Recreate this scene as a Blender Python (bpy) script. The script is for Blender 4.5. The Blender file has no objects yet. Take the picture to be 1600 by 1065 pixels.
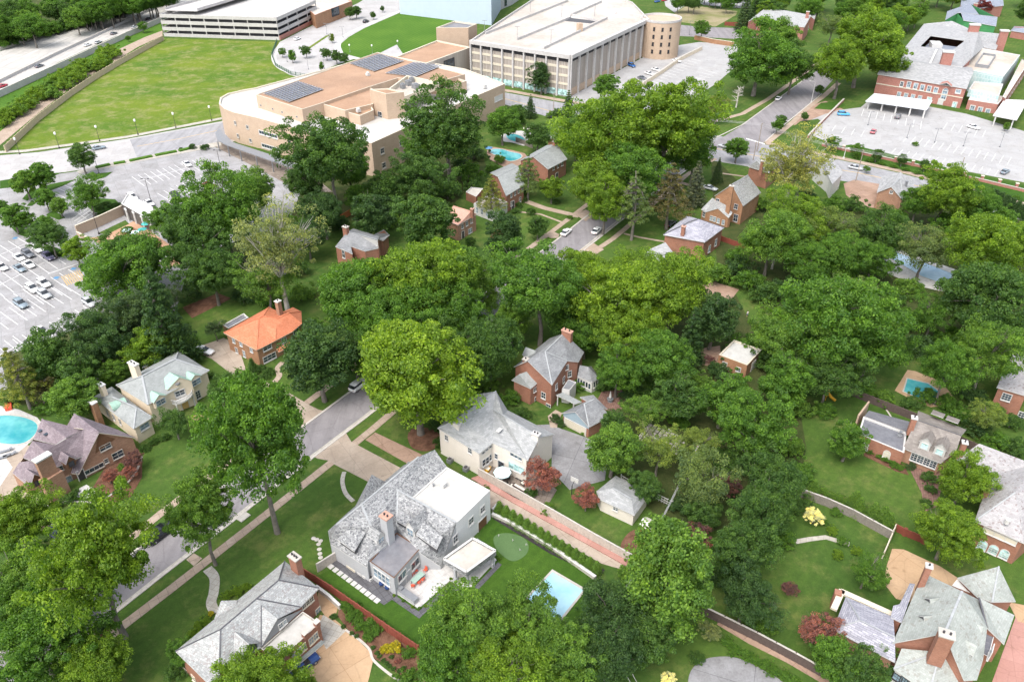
import bpy,bmesh,math,random
import numpy as np
from mathutils import Vector,Matrix
from mathutils.geometry import tessellate_polygon
# ---------------- camera, sky, sun, exposure ----------------
scene=bpy.context.scene
COL=scene.collection
LENS=28.0
PITCH=math.radians(33.66)
CAMH=100.0
cam_data=bpy.data.cameras.new('camera')
cam_data.lens=LENS
cam_data.sensor_width=36.0
cam_data.clip_start=1.0
cam_data.clip_end=5000.0
cam=bpy.data.objects.new('camera',cam_data)
cam.location=(0,0,CAMH)
cam.rotation_euler=(math.pi/2-PITCH,0,0)
COL.objects.link(cam)
scene.camera=cam
SUN_EL,SUN_AZ=math.radians(58),math.radians(215)
world=bpy.data.worlds.new('World')
scene.world=world
world.use_nodes=True
wn=world.node_tree
sky=wn.nodes.new('ShaderNodeTexSky')
sky.sky_type='NISHITA'
sky.sun_disc=False
sky.sun_elevation=SUN_EL
sky.sun_rotation=SUN_AZ
sky.air_density=1.0
sky.dust_density=4.0
sky.ozone_density=0.6
bg=wn.nodes['Background']
bg.inputs['Strength'].default_value=0.15
hsv=wn.nodes.new('ShaderNodeHueSaturation')
hsv.inputs['Saturation'].default_value=0.45
hsv.inputs['Value'].default_value=1.4
wn.links.new(sky.outputs[0],hsv.inputs['Color'])
wn.links.new(hsv.outputs[0],bg.inputs[0])
sun_d=bpy.data.lights.new('sun','SUN')
sun_d.energy=0.95
sun_d.angle=math.radians(26)
sun_d.color=(1.0,0.95,0.88)
sun=bpy.data.objects.new('sun',sun_d)
dv=Vector((math.sin(SUN_AZ)*math.cos(SUN_EL),math.cos(SUN_AZ)*math.cos(SUN_EL),math.sin(SUN_EL)))
sun.rotation_euler=dv.to_track_quat('Z','Y').to_euler()
COL.objects.link(sun)
scene.view_settings.view_transform='Standard'
scene.view_settings.look='None'
scene.view_settings.exposure=0.92
scene.view_settings.gamma=1.0
scene.cycles.max_bounces=7
scene.cycles.diffuse_bounces=4
scene.cycles.transmission_bounces=3
scene.cycles.transparent_max_bounces=6
scene.cycles.sample_clamp_indirect=4.0
# ---------------- survey: a direction in the photograph to a place on the site ----------------
FPX=1600/36.0*LENS
CP,SP=math.cos(PITCH),math.sin(PITCH)
def ray(u,v):
 s=(u-800.0)/FPX
 t=(v-532.5)/FPX
 return Vector((s,CP-t*SP,-(SP+t*CP)))
def P(u,v,z=0.0):
 d=ray(u,v)
 k=(z-CAMH)/d.z
 return Vector((d.x*k,d.y*k,z))
def crop(x0,y0,s):
 return lambda x,y:(x0+x/s,y0+y/s)
def on(a,b,px):
 n=Vector((-(b.y-a.y),b.x-a.x,0.0))
 d=ray(*px)
 o=Vector((0,0,CAMH))
 k=n.dot(a-o)/n.dot(d)
 return o+d*k
def mid(a,b):
 return (a+b)/2
def azd(az):
 return Vector((math.sin(math.radians(az)),math.cos(math.radians(az)),0))
AZ1=34.2
AZ2=37.6
# ---------------- materials ----------------
MATS={}
def new_mat(name):
 m=bpy.data.materials.new(name)
 m.use_nodes=True
 nt=m.node_tree
 b=nt.nodes['Principled BSDF']
 b.inputs['Roughness'].default_value=0.8
 b.inputs['Specular IOR Level'].default_value=0.3
 MATS[name]=m
 return m,nt,b
def nd(nt,typ,**kw):
 n=nt.nodes.new(typ)
 for k,v in kw.items():
  setattr(n,k,v)
 return n
def noise(nt,vec,scale,detail=4.0,rough=0.6):
 n=nd(nt,'ShaderNodeTexNoise')
 n.inputs['Scale'].default_value=scale
 n.inputs['Detail'].default_value=detail
 n.inputs['Roughness'].default_value=rough
 nt.links.new(vec,n.inputs['Vector'])
 return n.outputs['Fac']
def ramp(nt,fac,stops):
 r=nd(nt,'ShaderNodeValToRGB')
 el=r.color_ramp.elements
 while len(el)<len(stops):
  el.new(0.5)
 for e,(p,c) in zip(el,stops):
  e.position=p
  e.color=(*c,1) if len(c)==3 else c
 nt.links.new(fac,r.inputs[0])
 return r.outputs['Color']
def mix(nt,fac,a,b,mode='MIX'):
 m=nd(nt,'ShaderNodeMix',data_type='RGBA',blend_type=mode)
 for s,v in ((m.inputs[0],fac),(m.inputs[6],a),(m.inputs[7],b)):
  if isinstance(v,(int,float)):
   s.default_value=v
  elif isinstance(v,tuple):
   s.default_value=(*v,1)
  else:
   nt.links.new(v,s)
 return m.outputs[2]
def position(nt):
 return nd(nt,'ShaderNodeNewGeometry').outputs['Position']
def uvout(nt):
 return nd(nt,'ShaderNodeUVMap').outputs[0]
def M_noise(name,c1,c2,s1=0.25,s2=2.5,c3=None,rough=0.85,bump=0.0,spec=0.3):
 m,nt,b=new_mat(name)
 p=position(nt)
 a=noise(nt,p,s1,5)
 g=noise(nt,p,s2,6,0.7)
 col=ramp(nt,a,[(0.32,c1),(0.68,c2)])
 if c3:
  big=noise(nt,p,s1*0.35,3)
  col=mix(nt,ramp(nt,big,[(0.45,(0,0,0)),(0.65,(1,1,1))]),col,c3)
 col=mix(nt,0.55,col,ramp(nt,g,[(0.3,(0.55,0.55,0.55)),(0.7,(1.0,1.0,1.0))]),'MULTIPLY')
 nt.links.new(col,b.inputs['Base Color'])
 b.inputs['Roughness'].default_value=rough
 b.inputs['Specular IOR Level'].default_value=spec
 if bump:
  bp=nd(nt,'ShaderNodeBump')
  bp.inputs['Strength'].default_value=bump
  bp.inputs['Distance'].default_value=0.2
  nt.links.new(g,bp.inputs['Height'])
  nt.links.new(bp.outputs[0],b.inputs['Normal'])
 return m
def M_lawn(name,c1,c2,c3,stripe=0.0,az=AZ2,dry=0.55,spots=None):
 m,nt,b=new_mat(name)
 p=position(nt)
 col=ramp(nt,noise(nt,p,0.045,5,0.6),[(0.35,c1),(0.65,c2)])
 col=mix(nt,ramp(nt,noise(nt,p,0.16,8,0.75),[(dry,(0,0,0)),(dry+0.16,(0.8,0.8,0.8))]),col,c3)
 col=mix(nt,0.8,col,ramp(nt,noise(nt,p,0.9,8,0.8),[(0.3,(0.62,0.68,0.7)),(0.7,(1.3,1.25,1.1))]),'MULTIPLY')
 if stripe:
  mp=nd(nt,'ShaderNodeMapping')
  mp.inputs['Rotation'].default_value=(0,0,math.radians(az))
  nt.links.new(p,mp.inputs['Vector'])
  w=nd(nt,'ShaderNodeTexWave')
  w.inputs['Scale'].default_value=0.16
  w.inputs['Distortion'].default_value=0.6
  nt.links.new(mp.outputs[0],w.inputs['Vector'])
  col=mix(nt,stripe,col,ramp(nt,w.outputs['Fac'],[(0.3,(0.8,0.84,0.8)),(0.7,(1.18,1.14,1.0))]),'MULTIPLY')
 g=noise(nt,p,6.0,4,0.8)
 col=mix(nt,0.6,col,ramp(nt,g,[(0.3,(0.7,0.7,0.7)),(0.7,(1.2,1.2,1.2))]),'MULTIPLY')
 nt.links.new(col,b.inputs['Base Color'])
 b.inputs['Roughness'].default_value=0.95
 b.inputs['Specular IOR Level'].default_value=0.1
 bp=nd(nt,'ShaderNodeBump')
 bp.inputs['Strength'].default_value=0.5
 bp.inputs['Distance'].default_value=0.15
 nt.links.new(g,bp.inputs['Height'])
 nt.links.new(bp.outputs[0],b.inputs['Normal'])
 return m
def M_tiles(name,c1,c2,mortar,w=0.4,h=0.25,msize=0.02,bias=0.0,stain=0.35,rough=0.75,stain_scale=0.35,extra=None,spec=0.3):
 m,nt,b=new_mat(name)
 uv=uvout(nt)
 br=nd(nt,'ShaderNodeTexBrick')
 nt.links.new(uv,br.inputs['Vector'])
 br.inputs['Color1'].default_value=(*c1,1)
 br.inputs['Color2'].default_value=(*c2,1)
 br.inputs['Mortar'].default_value=(*mortar,1)
 br.inputs['Scale'].default_value=1.0
 br.inputs['Mortar Size'].default_value=msize
 br.inputs['Bias'].default_value=bias
 br.inputs['Brick Width'].default_value=w
 br.inputs['Row Height'].default_value=h
 col=br.outputs['Color']
 if extra:
  v=nd(nt,'ShaderNodeTexVoronoi')
  v.inputs['Scale'].default_value=extra[1]
  nt.links.new(uv,v.inputs['Vector'])
  sep=nd(nt,'ShaderNodeSeparateColor')
  nt.links.new(v.outputs['Color'],sep.inputs[0])
  col=mix(nt,ramp(nt,sep.outputs[0],[(extra[2],(0,0,0)),(extra[2]+0.05,(1,1,1))]),col,extra[0])
 p=position(nt)
 st=noise(nt,p,stain_scale,5,0.65)
 k=1.0-stain
 col=mix(nt,1.0,col,ramp(nt,st,[(0.3,(k,k,k)),(0.7,(1,1,1))]),'MULTIPLY')
 nt.links.new(col,b.inputs['Base Color'])
 b.inputs['Roughness'].default_value=rough
 b.inputs['Specular IOR Level'].default_value=spec
 bp=nd(nt,'ShaderNodeBump')
 bp.inputs['Strength'].default_value=0.3
 bp.inputs['Distance'].default_value=0.03
 nt.links.new(br.outputs['Fac'],bp.inputs['Height'])
 bp.invert=True
 nt.links.new(bp.outputs[0],b.inputs['Normal'])
 return m
def M_plain(name,c,rough=0.6,metal=0.0,spec=0.4,grain=0.25,scale=1.5):
 m,nt,b=new_mat(name)
 p=position(nt)
 g=noise(nt,p,scale,5,0.7)
 k=1-grain
 nt.links.new(mix(nt,1.0,c,ramp(nt,g,[(0.3,(k,k,k)),(0.7,(1,1,1))]),'MULTIPLY'),b.inputs['Base Color'])
 b.inputs['Roughness'].default_value=rough
 b.inputs['Metallic'].default_value=metal
 b.inputs['Specular IOR Level'].default_value=spec
 return m
def M_objcolor(name,rough=0.3,spec=0.5,metal=0.0):
 m,nt,b=new_mat(name)
 oi=nd(nt,'ShaderNodeObjectInfo')
 nt.links.new(oi.outputs['Color'],b.inputs['Base Color'])
 b.inputs['Roughness'].default_value=rough
 b.inputs['Specular IOR Level'].default_value=spec
 b.inputs['Metallic'].default_value=metal
 return m
def M_leaf(name):
 m,nt,b=new_mat(name)
 oi=nd(nt,'ShaderNodeObjectInfo')
 at=nd(nt,'ShaderNodeAttribute',attribute_name='leafvar')
 sep=nd(nt,'ShaderNodeSeparateXYZ')
 nt.links.new(at.outputs['Vector'],sep.inputs[0])
 base=oi.outputs['Color']
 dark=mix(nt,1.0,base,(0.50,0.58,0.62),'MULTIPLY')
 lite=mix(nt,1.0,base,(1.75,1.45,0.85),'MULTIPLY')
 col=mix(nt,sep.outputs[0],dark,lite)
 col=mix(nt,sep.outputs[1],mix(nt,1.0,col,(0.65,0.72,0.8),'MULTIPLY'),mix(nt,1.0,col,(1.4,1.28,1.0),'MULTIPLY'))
 out=nt.nodes['Material Output']
 nt.links.new(col,b.inputs['Base Color'])
 b.inputs['Roughness'].default_value=0.55
 b.inputs['Specular IOR Level'].default_value=0.35
 tr=nd(nt,'ShaderNodeBsdfTranslucent')
 nt.links.new(mix(nt,1.0,col,(1.5,1.6,0.5),'MULTIPLY'),tr.inputs['Color'])
 ms=nd(nt,'ShaderNodeMixShader')
 ms.inputs[0].default_value=0.45
 nt.links.new(b.outputs[0],ms.inputs[1])
 nt.links.new(tr.outputs[0],ms.inputs[2])
 nt.links.new(ms.outputs[0],out.inputs['Surface'])
 return m
def M_glass(name,c=(0.03,0.045,0.06),rough=0.12):
 m,nt,b=new_mat(name)
 p=position(nt)
 g=noise(nt,p,0.8,2)
 nt.links.new(ramp(nt,g,[(0.35,tuple(x*0.5 for x in c)),(0.65,tuple(x*1.8 for x in c))]),b.inputs['Base Color'])
 b.inputs['Roughness'].default_value=rough
 b.inputs['Specular IOR Level'].default_value=0.8
 return m
def M_water(name,c1,c2):
 m,nt,b=new_mat(name)
 p=position(nt)
 a=noise(nt,p,0.25,3)
 w=noise(nt,p,3.0,3)
 nt.links.new(ramp(nt,a,[(0.35,c1),(0.65,c2)]),b.inputs['Base Color'])
 b.inputs['Roughness'].default_value=0.08
 b.inputs['Specular IOR Level'].default_value=0.5
 bp=nd(nt,'ShaderNodeBump')
 bp.inputs['Strength'].default_value=0.15
 bp.inputs['Distance'].default_value=0.05
 nt.links.new(w,bp.inputs['Height'])
 nt.links.new(bp.outputs[0],b.inputs['Normal'])
 return m
def M_slabs(name,c1,c2,joint,size=1.5,az=AZ1,crack=0.35,stain=0.3):
 m,nt,b=new_mat(name)
 p=position(nt)
 mp=nd(nt,'ShaderNodeMapping')
 mp.inputs['Rotation'].default_value=(0,0,math.radians(az))
 nt.links.new(p,mp.inputs['Vector'])
 br=nd(nt,'ShaderNodeTexBrick')
 br.offset=0.0
 br.inputs['Scale'].default_value=1.0
 br.inputs['Mortar Size'].default_value=0.04
 br.inputs['Brick Width'].default_value=size
 br.inputs['Row Height'].default_value=size
 br.inputs['Color1'].default_value=(*c1,1)
 br.inputs['Color2'].default_value=(*c2,1)
 br.inputs['Mortar'].default_value=(*joint,1)
 nt.links.new(mp.outputs[0],br.inputs['Vector'])
 a=noise(nt,p,0.22,6,0.7)
 g=noise(nt,p,3.0,5,0.75)
 k=1-stain
 col=mix(nt,1.0,br.outputs['Color'],ramp(nt,a,[(0.3,(k,k*0.98,k*0.95)),(0.65,(1,1,1))]),'MULTIPLY')
 col=mix(nt,crack,col,ramp(nt,g,[(0.3,(0.6,0.6,0.6)),(0.6,(1,1,1))]),'MULTIPLY')
 nt.links.new(cracks(nt,p,col,0.2,0.9),b.inputs['Base Color'])
 b.inputs['Roughness'].default_value=0.85
 return m
def cracks(nt,p,col,scale,k):
 dn=nd(nt,'ShaderNodeTexNoise')
 dn.inputs['Scale'].default_value=0.5
 nt.links.new(p,dn.inputs['Vector'])
 pv=mix(nt,0.25,p,dn.outputs['Color'],'ADD')
 v=nd(nt,'ShaderNodeTexVoronoi',feature='DISTANCE_TO_EDGE')
 v.inputs['Scale'].default_value=scale
 nt.links.new(pv,v.inputs['Vector'])
 col=mix(nt,1.0,col,ramp(nt,v.outputs['Distance'],[(0.008,(k,k,k)),(0.02,(1,1,1))]),'MULTIPLY')
 sp=noise(nt,p,0.7,2,0.4)
 return mix(nt,1.0,col,ramp(nt,sp,[(0.27,(0.8,0.79,0.78)),(0.36,(1,1,1))]),'MULTIPLY')
def M_asphalt(name,c1,c2,az=AZ1):
 m,nt,b=new_mat(name)
 p=position(nt)
 mp=nd(nt,'ShaderNodeMapping')
 mp.inputs['Rotation'].default_value=(0,0,math.radians(az))
 mp.inputs['Scale'].default_value=(1.0,0.08,1.0)
 nt.links.new(p,mp.inputs['Vector'])
 streak=noise(nt,mp.outputs[0],0.6,4,0.6)
 a=noise(nt,p,0.12,6,0.7)
 g=noise(nt,p,4.0,4,0.8)
 col=ramp(nt,a,[(0.3,c1),(0.7,c2)])
 col=mix(nt,0.6,col,ramp(nt,streak,[(0.35,(0.75,0.75,0.75)),(0.6,(1.08,1.08,1.08))]),'MULTIPLY')
 col=mix(nt,0.5,col,ramp(nt,g,[(0.3,(0.7,0.7,0.7)),(0.7,(1.1,1.1,1.1))]),'MULTIPLY')
 nt.links.new(cracks(nt,p,col,0.14,0.88),b.inputs['Base Color'])
 b.inputs['Roughness'].default_value=0.9
 return m
# ---------------- mesh building ----------------
def tag(o,label=None,cat=None,group=None,kind=None):
 if label:o['label']=label
 if cat:o['category']=cat
 if group:o['group']=group
 if kind:o['kind']=kind
 return o
class MB:
 def __init__(self):
  self.v=[]
  self.f=[]
  self.m=[]
 def poly(self,pts,mi=0):
  i0=len(self.v)
  self.v+=[Vector(p) for p in pts]
  if len(pts)<=4:
   self.f.append(tuple(range(i0,i0+len(pts))))
   self.m.append(mi)
  else:
   for t in tessellate_polygon([[Vector(p) for p in pts]]):
    self.f.append(tuple(i0+k for k in t))
    self.m.append(mi)
 def prism(self,pts,z0,z1,mi=0,side=None):
  n=len(pts)
  area=sum(pts[i][0]*pts[(i+1)%n][1]-pts[(i+1)%n][0]*pts[i][1] for i in range(n))
  if area<0:
   pts=list(reversed(pts))
  top=[Vector((p[0],p[1],z1)) for p in pts]
  bot=[Vector((p[0],p[1],z0)) for p in pts]
  self.poly(top,mi)
  self.poly(list(reversed(bot)),mi)
  s=mi if side is None else side
  for i in range(n):
   j=(i+1)%n
   self.poly([bot[i],bot[j],top[j],top[i]],s)
 def box(self,c,size,az=0.0,mi=0):
  a=azd(az)
  r=Vector((a.y,-a.x,0))
  u=Vector((0,0,1))
  c=Vector(c)
  hx,hy,hz=size[0]/2,size[1]/2,size[2]/2
  self.obox(c,r*hx,a*hy,u*hz,mi)
 def obox(self,c,X,Y,Z,mi=0):
  q=[c+sx*X+sy*Y+sz*Z for sz in (-1,1) for sx,sy in ((-1,-1),(1,-1),(1,1),(-1,1))]
  i0=len(self.v)
  self.v+=q
  for f in ((3,2,1,0),(4,5,6,7),(0,1,5,4),(1,2,6,5),(2,3,7,6),(3,0,4,7)):
   self.f.append(tuple(i0+k for k in f))
   self.m.append(mi)
 def bar(self,a,b,w,h=None,mi=0):
  a,b=Vector(a),Vector(b)
  h=h or w
  d=b-a
  if d.length<1e-5:
   return
  up=Vector((0,0,1)) if abs(d.normalized().z)<0.95 else Vector((1,0,0))
  x=d.cross(up).normalized()
  z=x.cross(d).normalized()
  self.obox((a+b)/2,x*w/2,d/2,z*h/2,mi)
 def tube(self,pts,radii,n=8,mi=0,cap=True):
  pts=[Vector(p) for p in pts]
  i0=len(self.v)
  for k,p in enumerate(pts):
   d=(pts[min(k+1,len(pts)-1)]-pts[max(k-1,0)]).normalized()
   up=Vector((0,0,1)) if abs(d.z)<0.9 else Vector((1,0,0))
   x=d.cross(up).normalized()
   y=x.cross(d).normalized()
   for j in range(n):
    a=2*math.pi*j/n
    self.v.append(p+(x*math.cos(a)+y*math.sin(a))*radii[k])
  for k in range(len(pts)-1):
   for j in range(n):
    a,b=i0+k*n+j,i0+k*n+(j+1)%n
    self.f.append((a,b,b+n,a+n))
    self.m.append(mi)
  if cap:
   self.f.append(tuple(i0+(len(pts)-1)*n+j for j in range(n)))
   self.m.append(mi)
 def lathe(self,c,prof,n=16,mi=0):
  c=Vector(c)
  i0=len(self.v)
  for r,z in prof:
   for j in range(n):
    a=2*math.pi*j/n
    self.v.append(c+Vector((r*math.cos(a),r*math.sin(a),z)))
  for k in range(len(prof)-1):
   for j in range(n):
    a,b=i0+k*n+j,i0+k*n+(j+1)%n
    self.f.append((a,b,b+n,a+n))
    self.m.append(mi)
  self.f.append(tuple(i0+(len(prof)-1)*n+j for j in range(n)))
  self.m.append(mi)
 def build(self,name,mats,parent=None,origin=None,smooth=False,az=AZ1):
  if not isinstance(mats,(list,tuple)):
   mats=[mats]
  o0=Vector((0,0,0))
  if parent is not None:
   o0=ORIG.get(parent.name,Vector((0,0,0)))
  if origin is not None:
   o0=Vector(origin)
  me=bpy.data.meshes.new(name)
  me.from_pydata([tuple(p-o0) for p in self.v],[],self.f)
  for m in mats:
   me.materials.append(m if isinstance(m,bpy.types.Material) else MATS[m])
  if len(mats)>1:
   me.polygons.foreach_set('material_index',self.m)
  uvl=me.uv_layers.new(name='UVMap')
  uvs=np.zeros(len(me.loops)*2,dtype=np.float32)
  ca=azd(az)
  cr=Vector((ca.y,-ca.x,0))
  for p in me.polygons:
   n=p.normal
   if abs(n.z)>0.985:
    ux,uy=cr,ca
   else:
    ux=Vector((0,0,1)).cross(n).normalized()
    uy=n.cross(ux)
   for li in p.loop_indices:
    co=me.vertices[me.loops[li].vertex_index].co
    uvs[li*2]=co.dot(ux)
    uvs[li*2+1]=co.dot(uy)
  uvl.data.foreach_set('uv',uvs)
  if smooth:
   me.polygons.foreach_set('use_smooth',[True]*len(me.polygons))
  me.update()
  o=bpy.data.objects.new(name,me)
  COL.objects.link(o)
  if parent is not None:
   o.parent=parent
  elif origin is not None:
   o.location=o0
  return o
ORIG={}
def thing(name,label,cat,loc=(0,0,0),group=None):
 o=bpy.data.objects.new(name,None)
 o.empty_display_size=0.5
 COL.objects.link(o)
 o.location=loc
 ORIG[o.name]=Vector(loc)
 return tag(o,label,cat,group)
def struct(name,mb,mat):
 return tag(mb.build(name,mat),kind='structure')
def smoothpx(pts,closed=True,n=6):
 out=[]
 m=len(pts)
 rng=range(m if closed else m-1)
 for i in rng:
  if closed:
   a,b,c,d=(pts[(i+k-1)%m] for k in range(4))
  else:
   a,b,c,d=(pts[min(max(i+k-1,0),m-1)] for k in range(4))
  for k in range(n):
   t=k/n
   out.append(tuple(0.5*((2*b[q])+(-a[q]+c[q])*t+(2*a[q]-5*b[q]+4*c[q]-d[q])*t*t
         + (-a[q]+3*b[q]-3*c[q]+d[q])*t**3) for q in range(2)))
 if not closed:
  out.append(tuple(pts[-1]))
 return out
def ground(name,px,mat,z,smooth=False,base=-0.3):
 if smooth:
  px=smoothpx(px)
 mb=MB()
 mb.prism([P(u,v) for u,v in px],base,z)
 return struct(name,mb,mat)
def polyline_offset(pts,d):
 out=[]
 n=len(pts)
 for i in range(n):
  a=pts[max(i-1,0)]
  b=pts[min(i+1,n-1)]
  t=(b-a)
  t.z=0
  t.normalize()
  out.append(pts[i]+Vector((t.y,-t.x,0))*d)
 return out
def ribbon(mb,pts,w,z0,z1,mi=0):
 L=polyline_offset(pts,-w/2)
 R=polyline_offset(pts,w/2)
 for i in range(len(pts)-1):
  q=[L[i],R[i],R[i+1],L[i+1]]
  mb.prism([(p.x,p.y) for p in q],z0,z1,mi)
def strip(name,px,w,mat,z,smooth=False,base=-0.3,kind='structure'):
 if smooth:
  px=smoothpx(px,closed=False)
 mb=MB()
 pts=[P(u,v) for u,v in px]
 L=polyline_offset(pts,-w/2)
 R=polyline_offset(pts,w/2)
 mb.prism([(p.x,p.y) for p in L+R[::-1]],base,z)
 o=mb.build(name,mat)
 if kind:
  o['kind']=kind
 return o
# ---------------- material library ----------------
M_lawn('lawn',(0.046,0.093,0.020),(0.070,0.122,0.025),(0.130,0.150,0.048),0.22,dry=0.50)
M_lawn('lawn_dark',(0.033,0.083,0.012),(0.050,0.109,0.017),(0.083,0.118,0.035))
M_lawn('turf',(0.040,0.092,0.014),(0.056,0.112,0.017),(0.07,0.11,0.025),0.25,dry=0.62)
M_lawn('meadow',(0.068,0.135,0.017),(0.132,0.180,0.022),(0.23,0.225,0.10),0.12,70,0.48)
M_lawn('lawn_bright',(0.055,0.130,0.018),(0.080,0.160,0.024),(0.11,0.17,0.03),0.5,20,0.66)
M_noise('bare_grass',(0.16,0.18,0.06),(0.34,0.28,0.19),0.07,1.0,spec=0.1,rough=0.95)
M_noise('mulch',(0.11,0.055,0.035),(0.22,0.12,0.08),0.8,5.0,bump=0.8,rough=0.95,spec=0.1)
M_noise('dark_mulch',(0.030,0.026,0.030),(0.065,0.055,0.058),0.8,5.0,bump=0.8,rough=0.95,spec=0.1)
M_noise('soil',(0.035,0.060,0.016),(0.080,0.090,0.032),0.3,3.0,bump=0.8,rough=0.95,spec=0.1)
M_noise('putting_green',(0.085,0.150,0.060),(0.105,0.175,0.072),0.3,6.0,rough=0.95,spec=0.1)
M_asphalt('asphalt',(0.195,0.184,0.192),(0.260,0.245,0.253))
M_asphalt('asphalt_grey',(0.245,0.245,0.256),(0.318,0.318,0.328),az=75)
M_asphalt('highway',(0.375,0.361,0.339),(0.477,0.462,0.433),az=62)
M_slabs('lot_concrete',(0.311,0.311,0.318),(0.354,0.350,0.358),(0.245,0.245,0.253),5.0,az=60,stain=0.3,crack=0.5)
M_slabs('boulevard_concrete',(0.375,0.369,0.369),(0.419,0.412,0.412),(0.361,0.347,0.339),6.0,az=75,stain=0.15)
M_slabs('school_lot',(0.339,0.339,0.343),(0.383,0.383,0.386),(0.361,0.361,0.361),6.0,az=20,stain=0.15)
M_slabs('sidewalk',(0.361,0.281,0.217),(0.405,0.325,0.260),(0.260,0.202,0.159),1.5,az=-AZ1,stain=0.2)
M_slabs('driveway',(0.369,0.303,0.245),(0.419,0.354,0.289),(0.289,0.231,0.188),4.2,az=-AZ1,stain=0.25)
M_slabs('driveway_red',(0.318,0.209,0.152),(0.383,0.267,0.202),(0.245,0.159,0.116),3.4,az=-AZ1,stain=0.3)
M_slabs('driveway_tan',(0.433,0.289,0.173),(0.477,0.333,0.209),(0.347,0.224,0.130),4.5,az=-AZ2,stain=0.15)
M_slabs('driveway_grey',(0.260,0.260,0.271),(0.303,0.303,0.314),(0.144,0.144,0.152),9.0,az=20,stain=0.4,crack=0.6)
M_slabs('white_paving',(0.477,0.470,0.462),(0.534,0.528,0.520),(0.433,0.426,0.419),0.9,az=-AZ2,stain=0.08)
M_slabs('path_stone',(0.397,0.375,0.333),(0.462,0.441,0.397),(0.318,0.297,0.260),0.9,az=20,stain=0.15)
M_slabs('terracotta_paving',(0.433,0.253,0.159),(0.477,0.303,0.202),(0.361,0.217,0.144),2.5,az=30,stain=0.2)
M_slabs('pink_paving',(0.386,0.210,0.176),(0.437,0.244,0.210),(0.336,0.185,0.151),2.5,az=22,stain=0.15)
M_slabs('brick_paving',(0.195,0.108,0.087),(0.275,0.166,0.130),(0.144,0.087,0.072),0.4,az=20,stain=0.3)
M_slabs('flagstone',(0.217,0.181,0.152),(0.289,0.245,0.209),(0.144,0.123,0.101),0.9,az=20,stain=0.3)
M_slabs('dark_paving',(0.094,0.094,0.105),(0.123,0.123,0.134),(0.065,0.065,0.072),1.0,az=-AZ2,stain=0.2)
M_plain('kerb_stone',(0.499,0.464,0.421),rough=0.85,grain=0.3)
M_plain('white_paint',(0.688,0.688,0.679),rough=0.6,grain=0.2)
M_plain('yellow_paint',(0.533,0.361,0.138),rough=0.6,grain=0.25)
M_plain('blue_paint',(0.086,0.232,0.413),rough=0.6,grain=0.2)
M_water('pool_water',(0.03,0.26,0.30),(0.12,0.40,0.41))
M_water('pale_water',(0.27,0.50,0.62),(0.38,0.60,0.70))
M_water('cover_water',(0.35,0.50,0.66),(0.50,0.64,0.78))
# ---------------- the ground ----------------
mb=MB()
N=24
for i in range(N):
 for j in range(N):
  x0,x1=-900+1800*i/N,-900+1800*(i+1)/N
  y0,y1=-200+1900*j/N,-200+1900*(j+1)/N
  mb.poly([(x0,y0,0),(x1,y0,0),(x1,y1,0),(x0,y1,0)])
struct('ground',mb,'lawn')
ground('highway',[(-60,105),(0,81),(89,48),(152,28),(243,0),(330,-22),(345,-8),(250,31),(180,57),(90,98),(0,150),(-60,178)],'highway',0.03)
ground('highway_bank',[(0,152),(60,123),(130,90),(200,57),(250,34),(254,49),(225,60),(182,80),(127,112),(97,133),(51,165),(0,208)],'lawn_bright',0.02)
strip('highway_markings',[(0,104),(90,65),(160,40),(240,14)],0.35,'white_paint',0.04)
strip('road_verge',[(0,78),(89,45),(152,25),(243,-2)],3.0,'mulch',0.028)
ground('field_path',[(-40,236),(0,206),(51,163),(97,131),(127,110),(182,79),(225,59),(254,48),(254,56),(215,74),(185,93),(150,113),(110,138),(60,177),(0,227),(-40,262)],'sidewalk',0.05)
ground('green_field',[(8,234),(60,183),(112,144),(152,118),(190,96),(255,60),(437,66),(424,88),(430,104),(452,117),(480,119),(420,150),(350,185),(200,216),(52,235)],'meadow',0.02)
ground('campus_lawn',[(531,70),(545,58),(568,45),(600,30),(622,22),(716,30),(740,40),(700,70),(640,84),(560,90),(537,84)],'lawn_bright',0.02)
ground('boulevard',[(-60,246),(0,243),(60,238),(200,217),(345,190),(520,120),(620,70),(640,100),(520,170),(345,228),(212,247),(150,262),(60,275),(0,288),(-60,300)],'boulevard_concrete',0.03)
ground('boulevard_asphalt',[(203,218.5),(345,192),(420,165),(440,190),(345,224),(328,228),(214,246)],'asphalt_grey',0.036)
strip('boulevard_pavement',[(-40,240),(40,236),(200,214),(348,185)],2.3,'path_stone',0.09)
strip('centre_marking',[(214,229),(280,217),(345,203)],0.3,'yellow_paint',0.042)
ground('boulevard_kerb',[(120,268),(150,259.5),(212,247),(330,224),(346,222),(346,228),(332,231),(215,253),(160,264),(125,272)],'path_stone',0.12)
for k,(a,c) in enumerate((((150,263),(172,258)),((178,257),(196,254)),((203,252.5),(238,245)),((243,244),(276,237.5)),((280,237),(300,232)))):
 strip('hedge_strip',[a,c],1.5,'lawn_bright',0.6)
ground('plaza_road',[(437,66),(500,34),(560,5),(600,-20),(760,-20),(700,14),(625,20),(568,45),(545,58),(531,70),(537,84),(560,90),(530,100),(470,122),(452,117),(430,104),(424,88)],'boulevard_concrete',0.025)
strip('plaza_pavement',[(441,68),(428,86),(434,103),(455,114),(492,121)],2.5,'white_paving',0.09,smooth=True)
strip('lawn_edge_pavement',[(640,12),(600,28),(566,43),(540,56),(528,70),(534,86),(560,92)],3.0,'white_paving',0.09,smooth=True)
strip('plaza_verge',[(482,76),(500,64),(512,56)],1.6,'meadow',0.13)
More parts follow.
